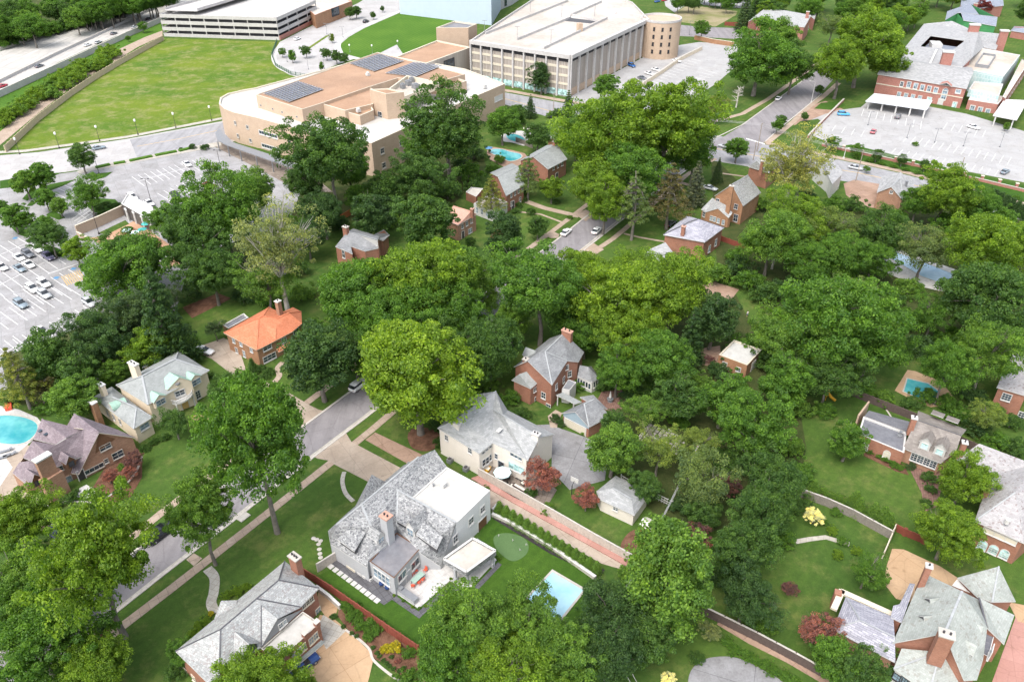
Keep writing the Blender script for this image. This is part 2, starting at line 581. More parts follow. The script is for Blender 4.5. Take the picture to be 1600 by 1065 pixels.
ground('parking_lot',[(-80,300),(0,288),(60,276),(150,264),(215,251),(335,230),(400,250),(470,300),(450,350),(300,400),(270,500),(150,560),(60,590),(-80,640)],'lot_concrete',0.03)
ground('canopy_paving',[(330,226),(348,222),(480,268),(520,300),(470,300),(400,262),(345,234)],'flagstone',0.06)
def stalls(mb,a,b,n,c,spine=False,w=0.14,skip=()):
 A,B=P(*a),P(*b)
 off=P(*c)-A
 for i in range(n+1):
  if i in skip:
   continue
  p=A+(B-A)*(i/n)
  ribbon(mb,[p,p+off],w,0.02,0.042)
 if spine:
  ribbon(mb,[A+off/2,B+off/2],w,0.02,0.046)
mb=MB()
stalls(mb,(206,276),(300,250.5),10,(226,291),True)
stalls(mb,(246,302),(330,267),9,(270,317),True)
stalls(mb,(150,292),(168,274),5,(137,288),False)
stalls(mb,(105,322),(92,308),1,(135,342))
stalls(mb,(112,343),(134,357),5,(138,325),False)
stalls(mb,(82,300),(116,278),4,(112,314),False)
stalls(mb,(-42,445),(68,390),8,(-8,472),True)
stalls(mb,(6,465),(120,415),8,(38,489),False)
stalls(mb,(-30,500),(110,438),10,(-2,521),False)
stalls(mb,(20,530),(130,478),8,(48,552),True)
stalls(mb,(-30,395),(40,365),5,(0,415),True)
stalls(mb,(-50,560),(20,525),5,(-20,585),True)
ribbon(mb,[P(75,428),P(122,412)],0.2,0.02,0.05)
struct('parking_markings',mb,'white_paint')
mb=MB()
for i in range(9):
 a,b=P(96+i*3.4,432-i*1.2),P(106+i*3.4,446-i*1.2)
 ribbon(mb,[a,b],0.22,0.02,0.047)
struct('hatched_markings',mb,'yellow_paint')
mb=MB()
for u,v in ((88,434),(115,420),(340,262),(24,372)):
 p=P(u,v)
 mb.prism([(p.x-.6,p.y-.6),(p.x+.6,p.y-.6),(p.x+.6,p.y+.6),(p.x-.6,p.y+.6)],0.02,0.05)
struct('bay_markings',mb,'blue_paint')
for px in ([(35,311),(45,300),(80,288),(118,281),(100,290),(60,305),(42,314)],[(136,278),(150,272),(176,269),(165,277),(148,282)],
  [(72,336),(84,329),(102,340),(92,344)],[(18,356),(30,352),(50,366),(42,371),(28,366)],[(42,322),(50,313),(56,318),(50,322)],
  [(0,283),(30,278),(70,272),(98,270),(60,283),(20,293),(0,295)],[(136,322),(150,310),(180,312),(190,322),(170,338),(150,336)],
  [(66,390),(76,383),(100,392),(98,402),(80,400)]):
 ground('grass_island',px,'lawn_dark',0.14)
ground('court_paving',[(140,372),(165,368),(210,345),(236,362),(262,380),(300,410),(262,418),(220,400),(175,392)],'terracotta_paving',0.045)
ground('court_lawn',[(152,365),(196,344),(202,350),(168,366)],'lawn',0.05)
ground('upper_road',[(760,139),(780,143),(911,167),(1104,209),(1195,226),(1340,256),(1403,270),(1500,295),(1660,337),(1660,362),(1600,345),(1436,303),(1300,280),(1180,262),(1100,249),(1000,217),(861,184),(780,161),(740,150)],'asphalt_grey',0.03)
strip('centre_marking',[(780,152),(861,174),(1000,205),(1100,229),(1190,245),(1340,270),(1440,292),(1600,334)],0.35,'yellow_paint',0.038)
strip('upper_pavement',[(1197,224),(1260,236),(1340,253),(1403,266.5),(1500,291),(1640,330)],2.6,'sidewalk',0.07)
strip('garage_pavement',[(760,137),(800,143),(911,163),(960,172)],3.0,'sidewalk',0.07)
ground('crossing_markings',[(1166,216),(1195,224.5),(1195,226),(1166,217.5)],'white_paint',0.045)
ground('diagonal_street',[(1100,228),(1130,214),(1160,196),(1268,117),(1300,92),(1365,48),(1380,60),(1325,98),(1282,147),(1194,222),(1180,240)],'asphalt',0.034)
strip('street_kerb',[(1105,222),(1160,195.3),(1268,116.3)],0.4,'kerb_stone',0.13)
strip('street_kerb',[(1196,221),(1222,198),(1284,147)],0.4,'kerb_stone',0.13)
strip('street_pavement',[(1108,192),(1160,178),(1200,155),(1240,127),(1290,90),(1335,57),(1370,30)],2.0,'sidewalk',0.06)
strip('street_pavement',[(1198,224),(1240,190),(1262,168),(1285,152),(1310,130)],2.2,'sidewalk',0.06)
ground('school_parking_lot',[(1268,187),(1290,178),(1312,172),(1345,168),(1365,150),(1510,178),(1600,205),(1700,225),(1700,310),(1600,285),(1480,262),(1300,225),(1270,212),(1276,198)],'school_lot',0.026)
ground('gate_paving',[(1255,168),(1290,158),(1320,172),(1290,190),(1262,190),(1240,196)],'pink_paving' if False else 'driveway_red',0.022)
ground('school_lawn',[(1222,213),(1250,190),(1278,186),(1286,192),(1262,215)],'lawn',0.05)
ground('school_lawn',[(1272,170),(1283,161),(1315,158),(1322,166),(1300,172)],'lawn_dark',0.05)
ground('school_lawn',[(1290,232),(1330,226),(1480,262),(1600,290),(1600,316),(1400,262),(1300,240)],'lawn_dark',0.04)
mb=MB()
stalls(mb,(1300,205),(1345,214),3,(1306,196))
stalls(mb,(1420,212),(1580,246),14,(1411,222))
stalls(mb,(1400,232),(1560,266),14,(1392,240))
stalls(mb,(1350,170),(1440,190),8,(1346,181))
stalls(mb,(1480,192),(1540,204),5,(1474,202))
struct('school_lot_markings',mb,'white_paint')
ground('garage_lot',[(880,160),(893,150),(1012,86),(1040,84),(1055,72),(1092,66),(1150,70),(1160,95),(1120,130),(1060,170),(990,190),(905,172)],'school_lot',0.026)
mb=MB()
stalls(mb,(1010,130),(1080,92),12,(1026,135))
stalls(mb,(1070,150),(1120,115),9,(1052,145))
struct('garage_lot_markings',mb,'white_paint')
ground('back_street',[(1053,38),(1090,42),(1168,45),(1200,60),(1168,62),(1090,58),(1050,56)],'asphalt',0.034)
ground('vacant_lot',[(1054,20),(1075,8),(1152,18),(1150,24),(1118,42),(1090,38),(1056,34)],'bare_grass',0.03)
ground('paved_forecourt',[(1030,-30),(1200,-30),(1170,14),(1075,6),(1054,20),(1040,10)],'school_lot',0.028)
KR=[(-20,1112),(60,1051),(135,992),(174,962),(258,895.5),(365,813),(491,713),(570,653.5),(700,553),(850,440),(910,392.5),(934,373.7),(1000,321),(1060,275),(1110,238)]
KL=[(-90,1085),(30,996),(150,905),(300,796),(388,730),(466,672),(510,639.5),(600,573),(767,451.5),(875,371),(910,343),(980,292),(1040,251),(1085,224)]
ground('street',KR+KL[::-1],'asphalt',0.032)
strip('kerb',KR,0.45,'kerb_stone',0.13)
strip('kerb',KL,0.45,'kerb_stone',0.13)
strip('gutter',[(u-2.2,v-2.2) for u,v in KR],0.5,'path_stone',0.040)
strip('right_pavement',[(60,1085),(158,1004),(196,974),(263,923),(396,819),(518,722),(580,672),(700,570),(800,488),(870,432),(957,373.5),(975,359),(1012,326),(1075,272),(1110,248)],1.55,'sidewalk',0.056)
strip('left_pavement',[(40,962),(100,915),(185,856),(250,803),(330,742),(452,650),(560,568),(700,466),(820,393),(862,362),(895,337),(925,314),(1000,262),(1050,230)],1.55,'sidewalk',0.056)
ground('driveway',[(345,560),(372,579),(440,607),(486,634),(498,640),(508,642),(466,673),(459,668),(474,661),(475,655),(459,645),(400,611),(372,592),(330,560)],'driveway',0.062)
ground('driveway',[(300,545),(350,528),(372,540),(385,580),(350,568),(320,556)],'driveway',0.050)
strip('house_path',[(421,605),(436,588),(434,575),(442,566)],1.2,'sidewalk',0.068,smooth=True)
ground('driveway',[(489,712.5),(541,677),(549,690),(560,696),(630,733),(660,752),(640,790),(575,752),(524,726),(512,719),(496,716)],'driveway',0.062)
ground('red_driveway',[(571,687),(586,675.5),(655,708),(720,745),(700,755),(633,722)],'driveway_red',0.066)
strip('garden_path',[(538,737),(535,752),(540,770),(552,783)],0.75,'path_stone',0.072,smooth=True)
ground('path_link',[(291,874),(303,864),(316,872),(303,884)],'sidewalk',0.062)
strip('garden_path',[(324,888),(335,902),(334,925),(330,942),(337,957)],1.5,'path_stone',0.072,smooth=True)
ground('hedge_bed',[(147,976),(166,970),(180,978),(157,996),(150,993)],'mulch',0.11)
ground('path_link',[(135,992),(147,985),(160,1000),(150,1008),(140,1003)],'sidewalk',0.062)
strip('house_path',[(815,312),(850,325),(905,338)],2.2,'sidewalk',0.064)
ground('path_link',[(898,335),(915,328),(932,334),(915,346),(903,338)],'sidewalk',0.069)
strip('house_path',[(811,331),(845,335),(880,348)],0.8,'sidewalk',0.064)
ground('path_link',[(905,392),(926,379),(937,386),(944,390),(930,398),(912,402)],'sidewalk',0.064)
strip('house_path',[(975,365),(1000,371),(1040,378)],0.8,'sidewalk',0.064)
ground('lane',[(850,366),(862,361),(874,366),(872,372),(860,372)],'sidewalk',0.069)
strip('house_path',[(1055,283),(1080,290),(1100,296)],1.8,'sidewalk',0.05)
strip('house_path',[(1060,282),(1090,262),(1118,248)],1.6,'sidewalk',0.05)
strip('house_path',[(1128,271),(1165,276),(1200,270)],1.0,'sidewalk',0.05)
ground('courtyard',[(1318,287),(1335,281),(1375,288),(1372,326),(1345,322),(1322,305)],'driveway_red',0.045)
ground('driveway',[(1098,446),(1115,440),(1155,452),(1145,465),(1128,470),(1110,466)],'driveway_red',0.045)
ground('driveway',[(1092,545),(1125,540),(1128,575),(1098,570)],'driveway_red',0.045)
ground('pool_terrace',[(-30,628),(30,640),(58,652),(68,664),(62,676),(48,690),(30,706),(10,716),(20,730),(0,760),(-30,770)],'white_paving',0.06)
ground('pool_court',[(0,722),(38,692),(60,704),(60,800),(20,790),(0,770)],'driveway',0.05)
ground('planted_bed',[(165,790),(205,775),(222,745),(222,710),(205,690),(170,720),(140,770)],'mulch',0.05)
ground('house_terrace',[(115,768),(135,757),(150,765),(145,778),(120,776)],'white_paving',0.065)
strip('garden_edge',[(66,792),(90,786),(112,783),(150,783),(190,762),(212,738),(222,712)],0.4,'kerb_stone',0.09,smooth=True)
ground('house_path',[(298,650),(312,648),(330,655),(322,660),(302,655)],'terracotta_paving',0.06)
ground('driveway',[(-10,760),(20,790),(60,812),(88,820),(92,845),(60,825),(0,800)],'driveway_red',0.046)
ground('lane',[(120,590),(150,570),(200,545),(215,548),(160,590),(130,605)],'asphalt',0.04)
ground('grey_drive',[(812,668),(835,664),(858,663),(935,690),(950,715),(945,750),(890,765),(862,735),(862,700)],'driveway_grey',0.045)
ground('house_path',[(856,650),(868,640),(878,645),(870,668),(860,668)],'sidewalk',0.05)
ground('patio',[(745,740),(790,710),(840,740),(870,765),(850,800),(800,775)],'flagstone',0.05)
ground('patio',[(940,612),(970,608),(985,625),(965,645),(945,640),(930,630)],'brick_paving',0.05)
ground('long_path',[(768,795),(757,780),(742,745),(752,744),(800,772),(900,828),(985,876),(985,893),(940,880),(860,835)],'driveway',0.050)
ground('brick_kerb',[(736,748),(747,744),(800,776),(900,832),(987,880),(984,888),(900,841),(800,785)],'pink_paving',0.25)
ground('planting_strip',[(770,790),(778,790),(860,842),(945,890),(938,903),(860,865),(770,810)],'dark_mulch',0.08)
ground('turf',[(755,815),(770,800),(850,846),(930,905),(915,990),(860,1010),(800,1060),(655,1010),(600,975),(498,898),(540,880),(640,940),(700,930),(740,880)],'turf',0.04)
ground('putting_green',smoothpx([(771,841),(780,834),(797,833),(818,840),(826,852),(822,866),(806,876),(792,873),(776,858)],True,5),'putting_green',0.06)
ground('white_patio',[(655,880),(690,872),(760,855),(776,875),(731,923),(703,907),(654,951),(612,922),(640,900)],'white_paving',0.12)
ground('gravel_strip',[(520,860),(560,880),(622,930),(600,945),(578,930),(515,880)],'dark_paving',0.07)
ground('gravel_strip',[(612,926),(654,955),(703,911),(731,927),(778,878),(784,882),(733,936),(703,920),(655,966),(606,932)],'dark_paving',0.08)
mb=MB()
for k in range(11):
 t=k/10
 c=P(517+72*t,885+53*t,0)
 a=azd(AZ2)
 r=Vector((a.y,-a.x,0))
 mb.prism([(c+r*sx*0.42+a*sy*0.42).to_tuple()[:2] for sx,sy in ((-1,-1),(1,-1),(1,1),(-1,1))],0,0.10)
struct('stepping_stones',mb,'white_paving')
ground('driveway_tan',[(480,1065),(475,1010),(500,960),(520,965),(545,985),(560,1000),(578,1018),(583,1032),(575,1065),(560,1100),(440,1100)],'driveway_tan',0.05)
ground('driveway_court',[(497,925),(530,940),(525,960),(512,968),(500,950),(495,960)],'driveway_tan',0.056)
ground('white_terrace',[(505,960),(528,975),(541,985),(510,1014),(495,985)],'path_stone',0.062)
ground('mulch_bed',[(530,940),(600,975),(650,1012),(665,1065),(640,1065),(600,1035),(583,1028),(570,1005),(545,985),(528,962)],'mulch',0.055)
strip('bed_edge',[(540,984),(560,998),(577,1014),(583,1030),(600,1046),(625,1064)],0.35,'kerb_stone',0.12,smooth=True)
ground('grey_circle_drive',smoothpx([(1075,1065),(1085,1040),(1110,1027),(1150,1027),(1190,1045),(1230,1075),(1200,1120),(1080,1110)],True,5),'driveway_grey',0.05)
ground('tan_court',[(1385,885),(1394,857),(1412,858),(1470,885),(1500,905),(1460,950),(1400,935),(1382,912)],'driveway_tan',0.05)
ground('pink_terrace',[(1530,1120),(1588,960),(1640,985),(1600,1120)],'pink_paving',0.05)
ground('tan_court',[(1575,940),(1600,945),(1640,960),(1640,985),(1590,970)],'driveway_tan',0.055)
ground('brick_terrace',[(1420,730),(1445,722),(1475,742),(1465,790),(1445,800),(1440,770)],'brick_paving',0.05)
strip('flagstone_path',[(1238,847),(1265,842),(1290,839),(1327,850)],0.9,'path_stone',0.06)
ground('border_bed',[(1258,762),(1300,768),(1392,812),(1392,832),(1330,800),(1258,772)],'mulch',0.05)
ground('border_bed',[(1348,700),(1360,700),(1412,726),(1420,742),(1400,736),(1350,712)],'mulch',0.05)
strip('garden_edge',[(1385,640),(1395,655),(1400,670)],0.3,'kerb_stone',0.06)
ground('narrow_lane',[(1128,965),(1180,995),(1240,1025),(1300,1060),(1290,1070),(1230,1035),(1170,1005),(1120,975)],'driveway_red',0.05)
ground('swing_bed',smoothpx([(970,850),(985,830),(1005,828),(1012,850),(995,870),(975,866)],True,4),'mulch',0.05)
ground('tree_bed',smoothpx([(637,680),(650,668),(680,672),(690,688),(672,704),(645,700)],True,4),'mulch',0.11)
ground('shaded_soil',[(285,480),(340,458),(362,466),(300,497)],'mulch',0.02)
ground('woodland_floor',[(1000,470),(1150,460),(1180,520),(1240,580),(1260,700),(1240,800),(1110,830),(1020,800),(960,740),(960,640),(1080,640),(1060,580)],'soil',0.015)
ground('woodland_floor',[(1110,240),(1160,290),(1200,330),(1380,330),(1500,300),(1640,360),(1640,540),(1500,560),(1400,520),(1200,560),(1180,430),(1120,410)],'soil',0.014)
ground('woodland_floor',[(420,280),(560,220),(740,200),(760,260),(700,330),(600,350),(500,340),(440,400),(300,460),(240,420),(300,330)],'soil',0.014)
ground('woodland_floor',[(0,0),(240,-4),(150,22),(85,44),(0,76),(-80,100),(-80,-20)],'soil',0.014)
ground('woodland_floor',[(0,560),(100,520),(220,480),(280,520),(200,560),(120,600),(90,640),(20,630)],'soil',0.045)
# ---------------- building kit ----------------
M_tiles('brick_red',(0.292,0.120,0.077),(0.378,0.172,0.112),(0.310,0.215,0.172),0.32,0.11,0.010,stain=0.25)
M_tiles('brick_orange',(0.310,0.146,0.073),(0.404,0.215,0.116),(0.361,0.267,0.189),0.32,0.11,0.010,stain=0.25)
M_tiles('brick_tan',(0.454,0.341,0.250),(0.500,0.386,0.288),(0.424,0.318,0.242),0.5,0.2,0.012,stain=0.12)
M_tiles('brick_school',(0.318,0.129,0.103),(0.387,0.172,0.138),(0.387,0.258,0.224),0.5,0.2,0.012,stain=0.12)
M_tiles('brick_mixed',(0.310,0.163,0.103),(0.430,0.241,0.155),(0.344,0.258,0.206),0.34,0.12,0.010,stain=0.25)
M_tiles('stucco_cream',(0.698,0.599,0.459),(0.718,0.618,0.479),(0.698,0.599,0.459),2.0,1.0,0.0,stain=0.12)
M_tiles('siding_cream',(0.679,0.629,0.559),(0.698,0.648,0.579),(0.538,0.499,0.438),4.0,0.22,0.02,stain=0.08)
M_tiles('siding_white',(0.698,0.698,0.698),(0.718,0.718,0.718),(0.479,0.479,0.488),4.0,0.25,0.02,stain=0.08)
M_tiles('siding_grey',(0.430,0.439,0.456),(0.447,0.456,0.473),(0.258,0.267,0.284),4.0,0.25,0.02,stain=0.08)
M_tiles('siding_blue',(0.292,0.378,0.430),(0.310,0.396,0.447),(0.224,0.292,0.344),4.0,0.25,0.02,stain=0.1)
M_tiles('slate_purple',(0.194,0.155,0.172),(0.284,0.237,0.258),(0.138,0.112,0.129),0.45,0.28,0.015,stain=0.25,stain_scale=0.6)
M_tiles('slate_greygreen',(0.258,0.275,0.271),(0.318,0.335,0.331),(0.215,0.232,0.228),0.5,0.28,0.012,stain=0.25)
M_tiles('slate_grey',(0.206,0.215,0.224),(0.284,0.292,0.301),(0.129,0.133,0.146),0.5,0.28,0.012,stain=0.35)
M_tiles('shingle_light',(0.258,0.267,0.271),(0.361,0.370,0.374),(0.206,0.211,0.215),0.6,0.35,0.012,stain=0.15)
M_tiles('shingle_dark',(0.146,0.150,0.172),(0.202,0.206,0.228),(0.112,0.112,0.129),0.8,0.35,0.015,stain=0.2)
M_tiles('slate_mottled',(0.181,0.189,0.197),(0.393,0.401,0.401),(0.197,0.197,0.204),0.42,0.24,0.02,stain=0.12,extra=((0.128,0.132,0.143),4.5,0.80))
M_tiles('slate_mixed',(0.284,0.292,0.292),(0.430,0.447,0.439),(0.206,0.206,0.215),0.42,0.30,0.015,stain=0.15,extra=((0.27,0.25,0.25),4.5,0.82))
M_tiles('slate_pink',(0.30,0.29,0.295),(0.39,0.38,0.38),(0.26,0.25,0.25),0.5,0.3,0.012,stain=0.15,extra=((0.24,0.20,0.20),3.5,0.90))
M_tiles('slate_sage',(0.303,0.326,0.303),(0.370,0.393,0.370),(0.250,0.273,0.250),0.45,0.30,0.012,stain=0.25,extra=((0.273,0.273,0.250),3.0,0.88))
M_tiles('slate_bluegrey',(0.181,0.206,0.258),(0.258,0.284,0.335),(0.146,0.163,0.206),0.6,0.3,0.015,stain=0.1)
M_tiles('shingle_lavender',(0.258,0.258,0.301),(0.430,0.430,0.473),(0.189,0.189,0.232),0.9,0.30,0.03,stain=0.12)
M_tiles('clay_tiles',(0.516,0.172,0.086),(0.602,0.232,0.129),(0.396,0.120,0.060),0.30,0.36,0.02,stain=0.22)
M_tiles('clay_pale',(0.499,0.284,0.215),(0.568,0.344,0.275),(0.430,0.232,0.172),0.3,0.36,0.02,stain=0.15)
M_tiles('shingle_school',(0.250,0.253,0.257),(0.356,0.359,0.363),(0.288,0.288,0.295),0.9,0.5,0.012,stain=0.1)
M_tiles('boards_green',(0.052,0.232,0.086),(0.069,0.267,0.103),(0.034,0.172,0.069),3,0.3,0.02,stain=0.1)
M_noise('gravel_roof',(0.348,0.219,0.143),(0.424,0.280,0.189),0.12,1.5,c3=(0.303,0.197,0.136),spec=0.2)
M_noise('white_membrane',(0.500,0.492,0.469),(0.560,0.553,0.538),0.1,0.9,c3=(0.469,0.454,0.424),spec=0.3,rough=0.6)
M_noise('cream_membrane',(0.469,0.439,0.393),(0.545,0.522,0.477),0.1,0.7,c3=(0.439,0.378,0.318),spec=0.2)
M_noise('grey_membrane',(0.138,0.142,0.163),(0.206,0.211,0.232),0.5,1.6,c3=(0.241,0.232,0.241),spec=0.3,rough=0.5)
M_noise('deck_concrete',(0.454,0.424,0.386),(0.530,0.507,0.477),0.08,0.6,c3=(0.424,0.378,0.333),spec=0.2)
M_noise('precast',(0.469,0.454,0.439),(0.530,0.515,0.507),0.2,1.2,spec=0.2)
M_tiles('fins_tan',(0.36,0.32,0.28),(0.45,0.41,0.37),(0.22,0.19,0.17),0.75,30.0,0.14,stain=0.1)
M_plain('trim_white',(0.545,0.538,0.522),rough=0.5,grain=0.12)
M_plain('trim_cream',(0.585,0.533,0.430),rough=0.6,grain=0.12)
M_plain('trim_dark',(0.045,0.042,0.045),rough=0.6,grain=0.2)
M_plain('ridge_dark',(0.103,0.103,0.116),rough=0.7,grain=0.3)
M_plain('ridge_pale',(0.361,0.378,0.387),rough=0.6,grain=0.3)
M_plain('copper_green',(0.30,0.46,0.38),rough=0.6,grain=0.3)
M_plain('metal_grey',(0.258,0.267,0.284),rough=0.45,metal=0.3,grain=0.2)
M_plain('steel_blue',(0.396,0.473,0.568),rough=0.6,grain=0.05)
M_plain('stone_pale',(0.473,0.447,0.404),rough=0.8,grain=0.25)
M_plain('wood_brown',(0.172,0.086,0.047),rough=0.7,grain=0.35)
M_plain('wood_red',(0.241,0.065,0.043),rough=0.7,grain=0.3)
M_plain('wood_grey',(0.258,0.232,0.202),rough=0.85,grain=0.45,scale=3)
M_plain('wood_weathered',(0.56,0.50,0.44),rough=0.85,grain=0.35,scale=3)
M_plain('wood_dark',(0.112,0.082,0.073),rough=0.85,grain=0.4,scale=3)
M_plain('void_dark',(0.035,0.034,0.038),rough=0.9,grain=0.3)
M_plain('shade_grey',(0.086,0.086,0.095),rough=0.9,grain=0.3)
M_glass('glass')
M_glass('glass_pale',(0.16,0.22,0.27),0.15)
M_glass('glass_teal',(0.30,0.46,0.46),0.15)
M_glass('solar_cells',(0.035,0.05,0.10),0.2)
M_plain('plastic_black',(0.02,0.02,0.022),rough=0.4,grain=0.1)
M_plain('rust_stain',(0.344,0.206,0.112),rough=0.9,grain=0.3)
class Bld:
 def __init__(self,name,label,cat='house',base=(0,0),group=None,az=AZ1):
  self.az=az
  self.root=thing(name,label,cat,P(*base),group)
  self.edge={}
  self.V={}
 def pt(self,**kw):
  for k,v in kw.items():
   self.V[k]=v if isinstance(v,Vector) else P(*v)
 def para(self,a,b,c,d):
  self.V[d]=self.V[a]+self.V[c]-self.V[b]
 def keys(self,s):
  return s.split() if isinstance(s,str) else s
 def inset(self,ks,over):
  V=self.V
  pts=[V[k] for k in ks]
  n=len(pts)
  area=sum(pts[i].x*pts[(i+1)%n].y-pts[(i+1)%n].x*pts[i].y for i in range(n))
  s=1 if area>0 else -1
  out=[]
  for i in range(n):
   a,b,c=pts[i-1],pts[i],pts[(i+1)%n]
   t1=Vector((b.x-a.x,b.y-a.y)).normalized()
   t2=Vector((c.x-b.x,c.y-b.y)).normalized()
   n1=Vector((-t1.y,t1.x))*s
   n2=Vector((-t2.y,t2.x))*s
   k=n1+n2
   if k.length<0.3:
    k=n1
   k=k/max(k.dot(n1),0.35)*over
   out.append(Vector((b.x+k.x,b.y+k.y,b.z)))
  return out
 def walls(self,ring,mat,over=0.35,thick=0.15,z0=0.0,name='wall',skip=()):
  ks=self.keys(ring)
  q=self.inset(ks,over)
  mb=MB()
  n=len(q)
  for i in range(n):
   j=(i+1)%n
   a,b=q[i],q[j]
   self.edge[ks[i]+'-'+ks[j]]=(a,b)
   self.edge[ks[j]+'-'+ks[i]]=(a,b)
   if (ks[i]+'-'+ks[j]) in skip:
    continue
   mb.poly([(a.x,a.y,z0),(b.x,b.y,z0),(b.x,b.y,b.z-thick),(a.x,a.y,a.z-thick)])
  return mb.build(name,mat,self.root,az=self.az)
 def roof(self,faces,mat,thick=0.16,name='roof',fascia='trim_white',ridges=None,ridge_mat='ridge_dark',rw=0.22):
  mb=MB()
  fs=[self.keys(f) for f in faces]
  cnt={}
  ctr=sum((self.V[k] for f in fs for k in f),Vector())/sum(len(f) for f in fs)
  fx=[]
  for f in fs:
   pts=[self.V[k] for k in f]
   nrm=Vector()
   for i in range(len(pts)):
    a,b=pts[i],pts[(i+1)%len(pts)]
    nrm+=Vector(((a.y-b.y)*(a.z+b.z),(a.z-b.z)*(a.x+b.x),(a.x-b.x)*(a.y+b.y)))
   if nrm.z<0:
    f=f[::-1]
   fx.append(f)
   for i in range(len(f)):
    e=tuple(sorted((f[i],f[(i+1)%len(f)])))
    cnt[e]=cnt.get(e,0)+1
  dn=Vector((0,0,thick))
  for f in fx:
   pts=[self.V[k] for k in f]
   if len(pts)==3:
    tris=[(0,1,2)]
   else:
    tris=tessellate_polygon([pts])
   for a,b,c in tris:
    A,B,C=pts[a],pts[b],pts[c]
    if (B-A).cross(C-A).z<0:
     B,C=C,B
    mb.poly([A,B,C],0)
    mb.poly([C-dn,B-dn,A-dn],1)
   for i in range(len(f)):
    a,b=f[i],f[(i+1)%len(f)]
    if cnt[tuple(sorted((a,b)))]==1:
     A,B=self.V[a],self.V[b]
     mb.poly([A-dn,B-dn,B,A],1)
  if ridges:
   for e in ridges:
    a,b=e.split()
    up=Vector((0,0,0.05))
    mb.bar(self.V[a]+up,self.V[b]+up,rw,0.08,2)
  return mb.build(name,[mat,fascia,ridge_mat] if ridges else [mat,fascia],self.root,az=self.az)
 def flat(self,ring,wall,roofmat,par=0.5,pw=0.3,z0=0.0,coping='trim_white',name='wall',roofname='roof',zr=None):
  ks=self.keys(ring)
  self.walls(ring,wall,0.0,0.0,z0,name)
  inn=self.inset(ks,pw)
  mb=MB()
  n=len(ks)
  out=[self.V[k] for k in ks]
  mb.poly([(p.x,p.y,p.z-par) for p in inn],0)
  for i in range(n):
   j=(i+1)%n
   a,b,c,d=out[i],out[j],inn[j],inn[i]
   e=Vector((0,0,0.06))
   mb.poly([a+e,b+e,c+e,d+e],1)
   mb.poly([a,b,b+e,a+e],1)
   mb.poly([(c.x,c.y,c.z-par),(d.x,d.y,d.z-par),d+e,c+e],1)
  return mb.build(roofname,[roofmat,coping],self.root,az=self.az)
 def plane_at(self,edge,px):
  a,b=self.edge[edge] if isinstance(edge,str) else edge
  return on(a,b,px)
 def win(self,edge,px,w=1.1,h=1.4,frame='trim_white',pane='glass',cols=2,rows=2,fw=0.1,name='window',sill=True,arch=False):
  a,b=self.edge[edge] if isinstance(edge,str) else edge
  c=on(a,b,px)
  t=Vector((b.x-a.x,b.y-a.y,0)).normalized()
  nrm=Vector((t.y,-t.x,0))
  if nrm.dot(Vector((0,0,CAMH))-c)<0:
   nrm=-nrm
  up=Vector((0,0,1))
  f=MB()
  o=nrm*0.04
  hw,hh=w/2,h/2
  for s in (-1,1):
   f.obox(c+t*s*hw+o,t*fw/2,nrm*0.06,up*(hh+fw/2))
   f.obox(c+up*s*hh+o,t*(hw-fw/2),nrm*0.058,up*fw/2)
  for i in range(1,cols):
   f.obox(c+t*(-hw+w*i/cols)+o,t*0.03,nrm*0.045,up*(hh-fw/2))
  for i in range(1,rows):
   f.obox(c+up*(-hh+h*i/rows)+o,t*(hw-fw/2),nrm*0.043,up*0.03)
  if sill:
   f.obox(c-up*(hh+fw*0.9)+nrm*0.1,t*(hw+0.08),nrm*0.12,up*fw*0.4)
  if arch:
   n=8
   for i in range(n):
    a0,a1=math.pi*i/n,math.pi*(i+1)/n
    p0=c+up*hh+t*math.cos(a0)*hw+up*math.sin(a0)*hw+o
    p1=c+up*hh+t*math.cos(a1)*hw+up*math.sin(a1)*hw+o
    f.bar(p0,p1,fw,0.12)
  fo=f.build(name,frame,self.root,az=self.az)
  g=MB()
  g.obox(c+nrm*0.02,t*(hw-fw/2),nrm*0.03,up*(hh-fw/2))
  if arch:
   q=[c+up*hh+t*math.cos(math.pi*i/8)*(hw-fw/2)+up*math.sin(math.pi*i/8)*(hw-fw/2)+nrm*0.05 for i in range(9)]
   g.poly(q)
  go=g.build('pane',pane)
  go.parent=fo
  go.location=(0,0,0)
  for v in go.data.vertices:
   v.co-=ORIG[self.root.name]
  return fo
 def wins(self,edge,p0,p1,n,w=1.1,h=1.4,**kw):
  for i in range(n):
   k=i/(n-1) if n>1 else 0.5
   self.win(edge,(p0[0]+(p1[0]-p0[0])*k,p0[1]+(p1[1]-p0[1])*k),w,h,**kw)
 def door(self,edge,px,w=1.0,h=2.1,mat='wood_brown',name='door'):
  a,b=self.edge[edge] if isinstance(edge,str) else edge
  c=on(a,b,px)
  c.z=h/2+0.1
  t=Vector((b.x-a.x,b.y-a.y,0)).normalized()
  nrm=Vector((t.y,-t.x,0))
  if nrm.dot(Vector((0,0,CAMH))-c)<0:
   nrm=-nrm
  up=Vector((0,0,1))
  m=MB()
  m.obox(c+nrm*0.03,t*w/2,nrm*0.05,up*h/2,0)
  for s in (-1,1):
   m.obox(c+t*s*(w/2+0.07)+nrm*0.05,t*0.07,nrm*0.07,up*(h/2+0.1),1)
  m.obox(c+up*(h/2+0.06)+nrm*0.05,t*w/2,nrm*0.068,up*0.06,1)
  n=max(1,int(w/0.8))
  for i in range(n):
   for zz in (-0.25,0.25):
    m.obox(c+t*(-w/2+w*(i+0.5)/n)+up*h*zz+nrm*0.08,t*(w/n*0.33),nrm*0.015,up*h*0.17,0)
  return m.build(name,[mat,'trim_white'],self.root,az=self.az)
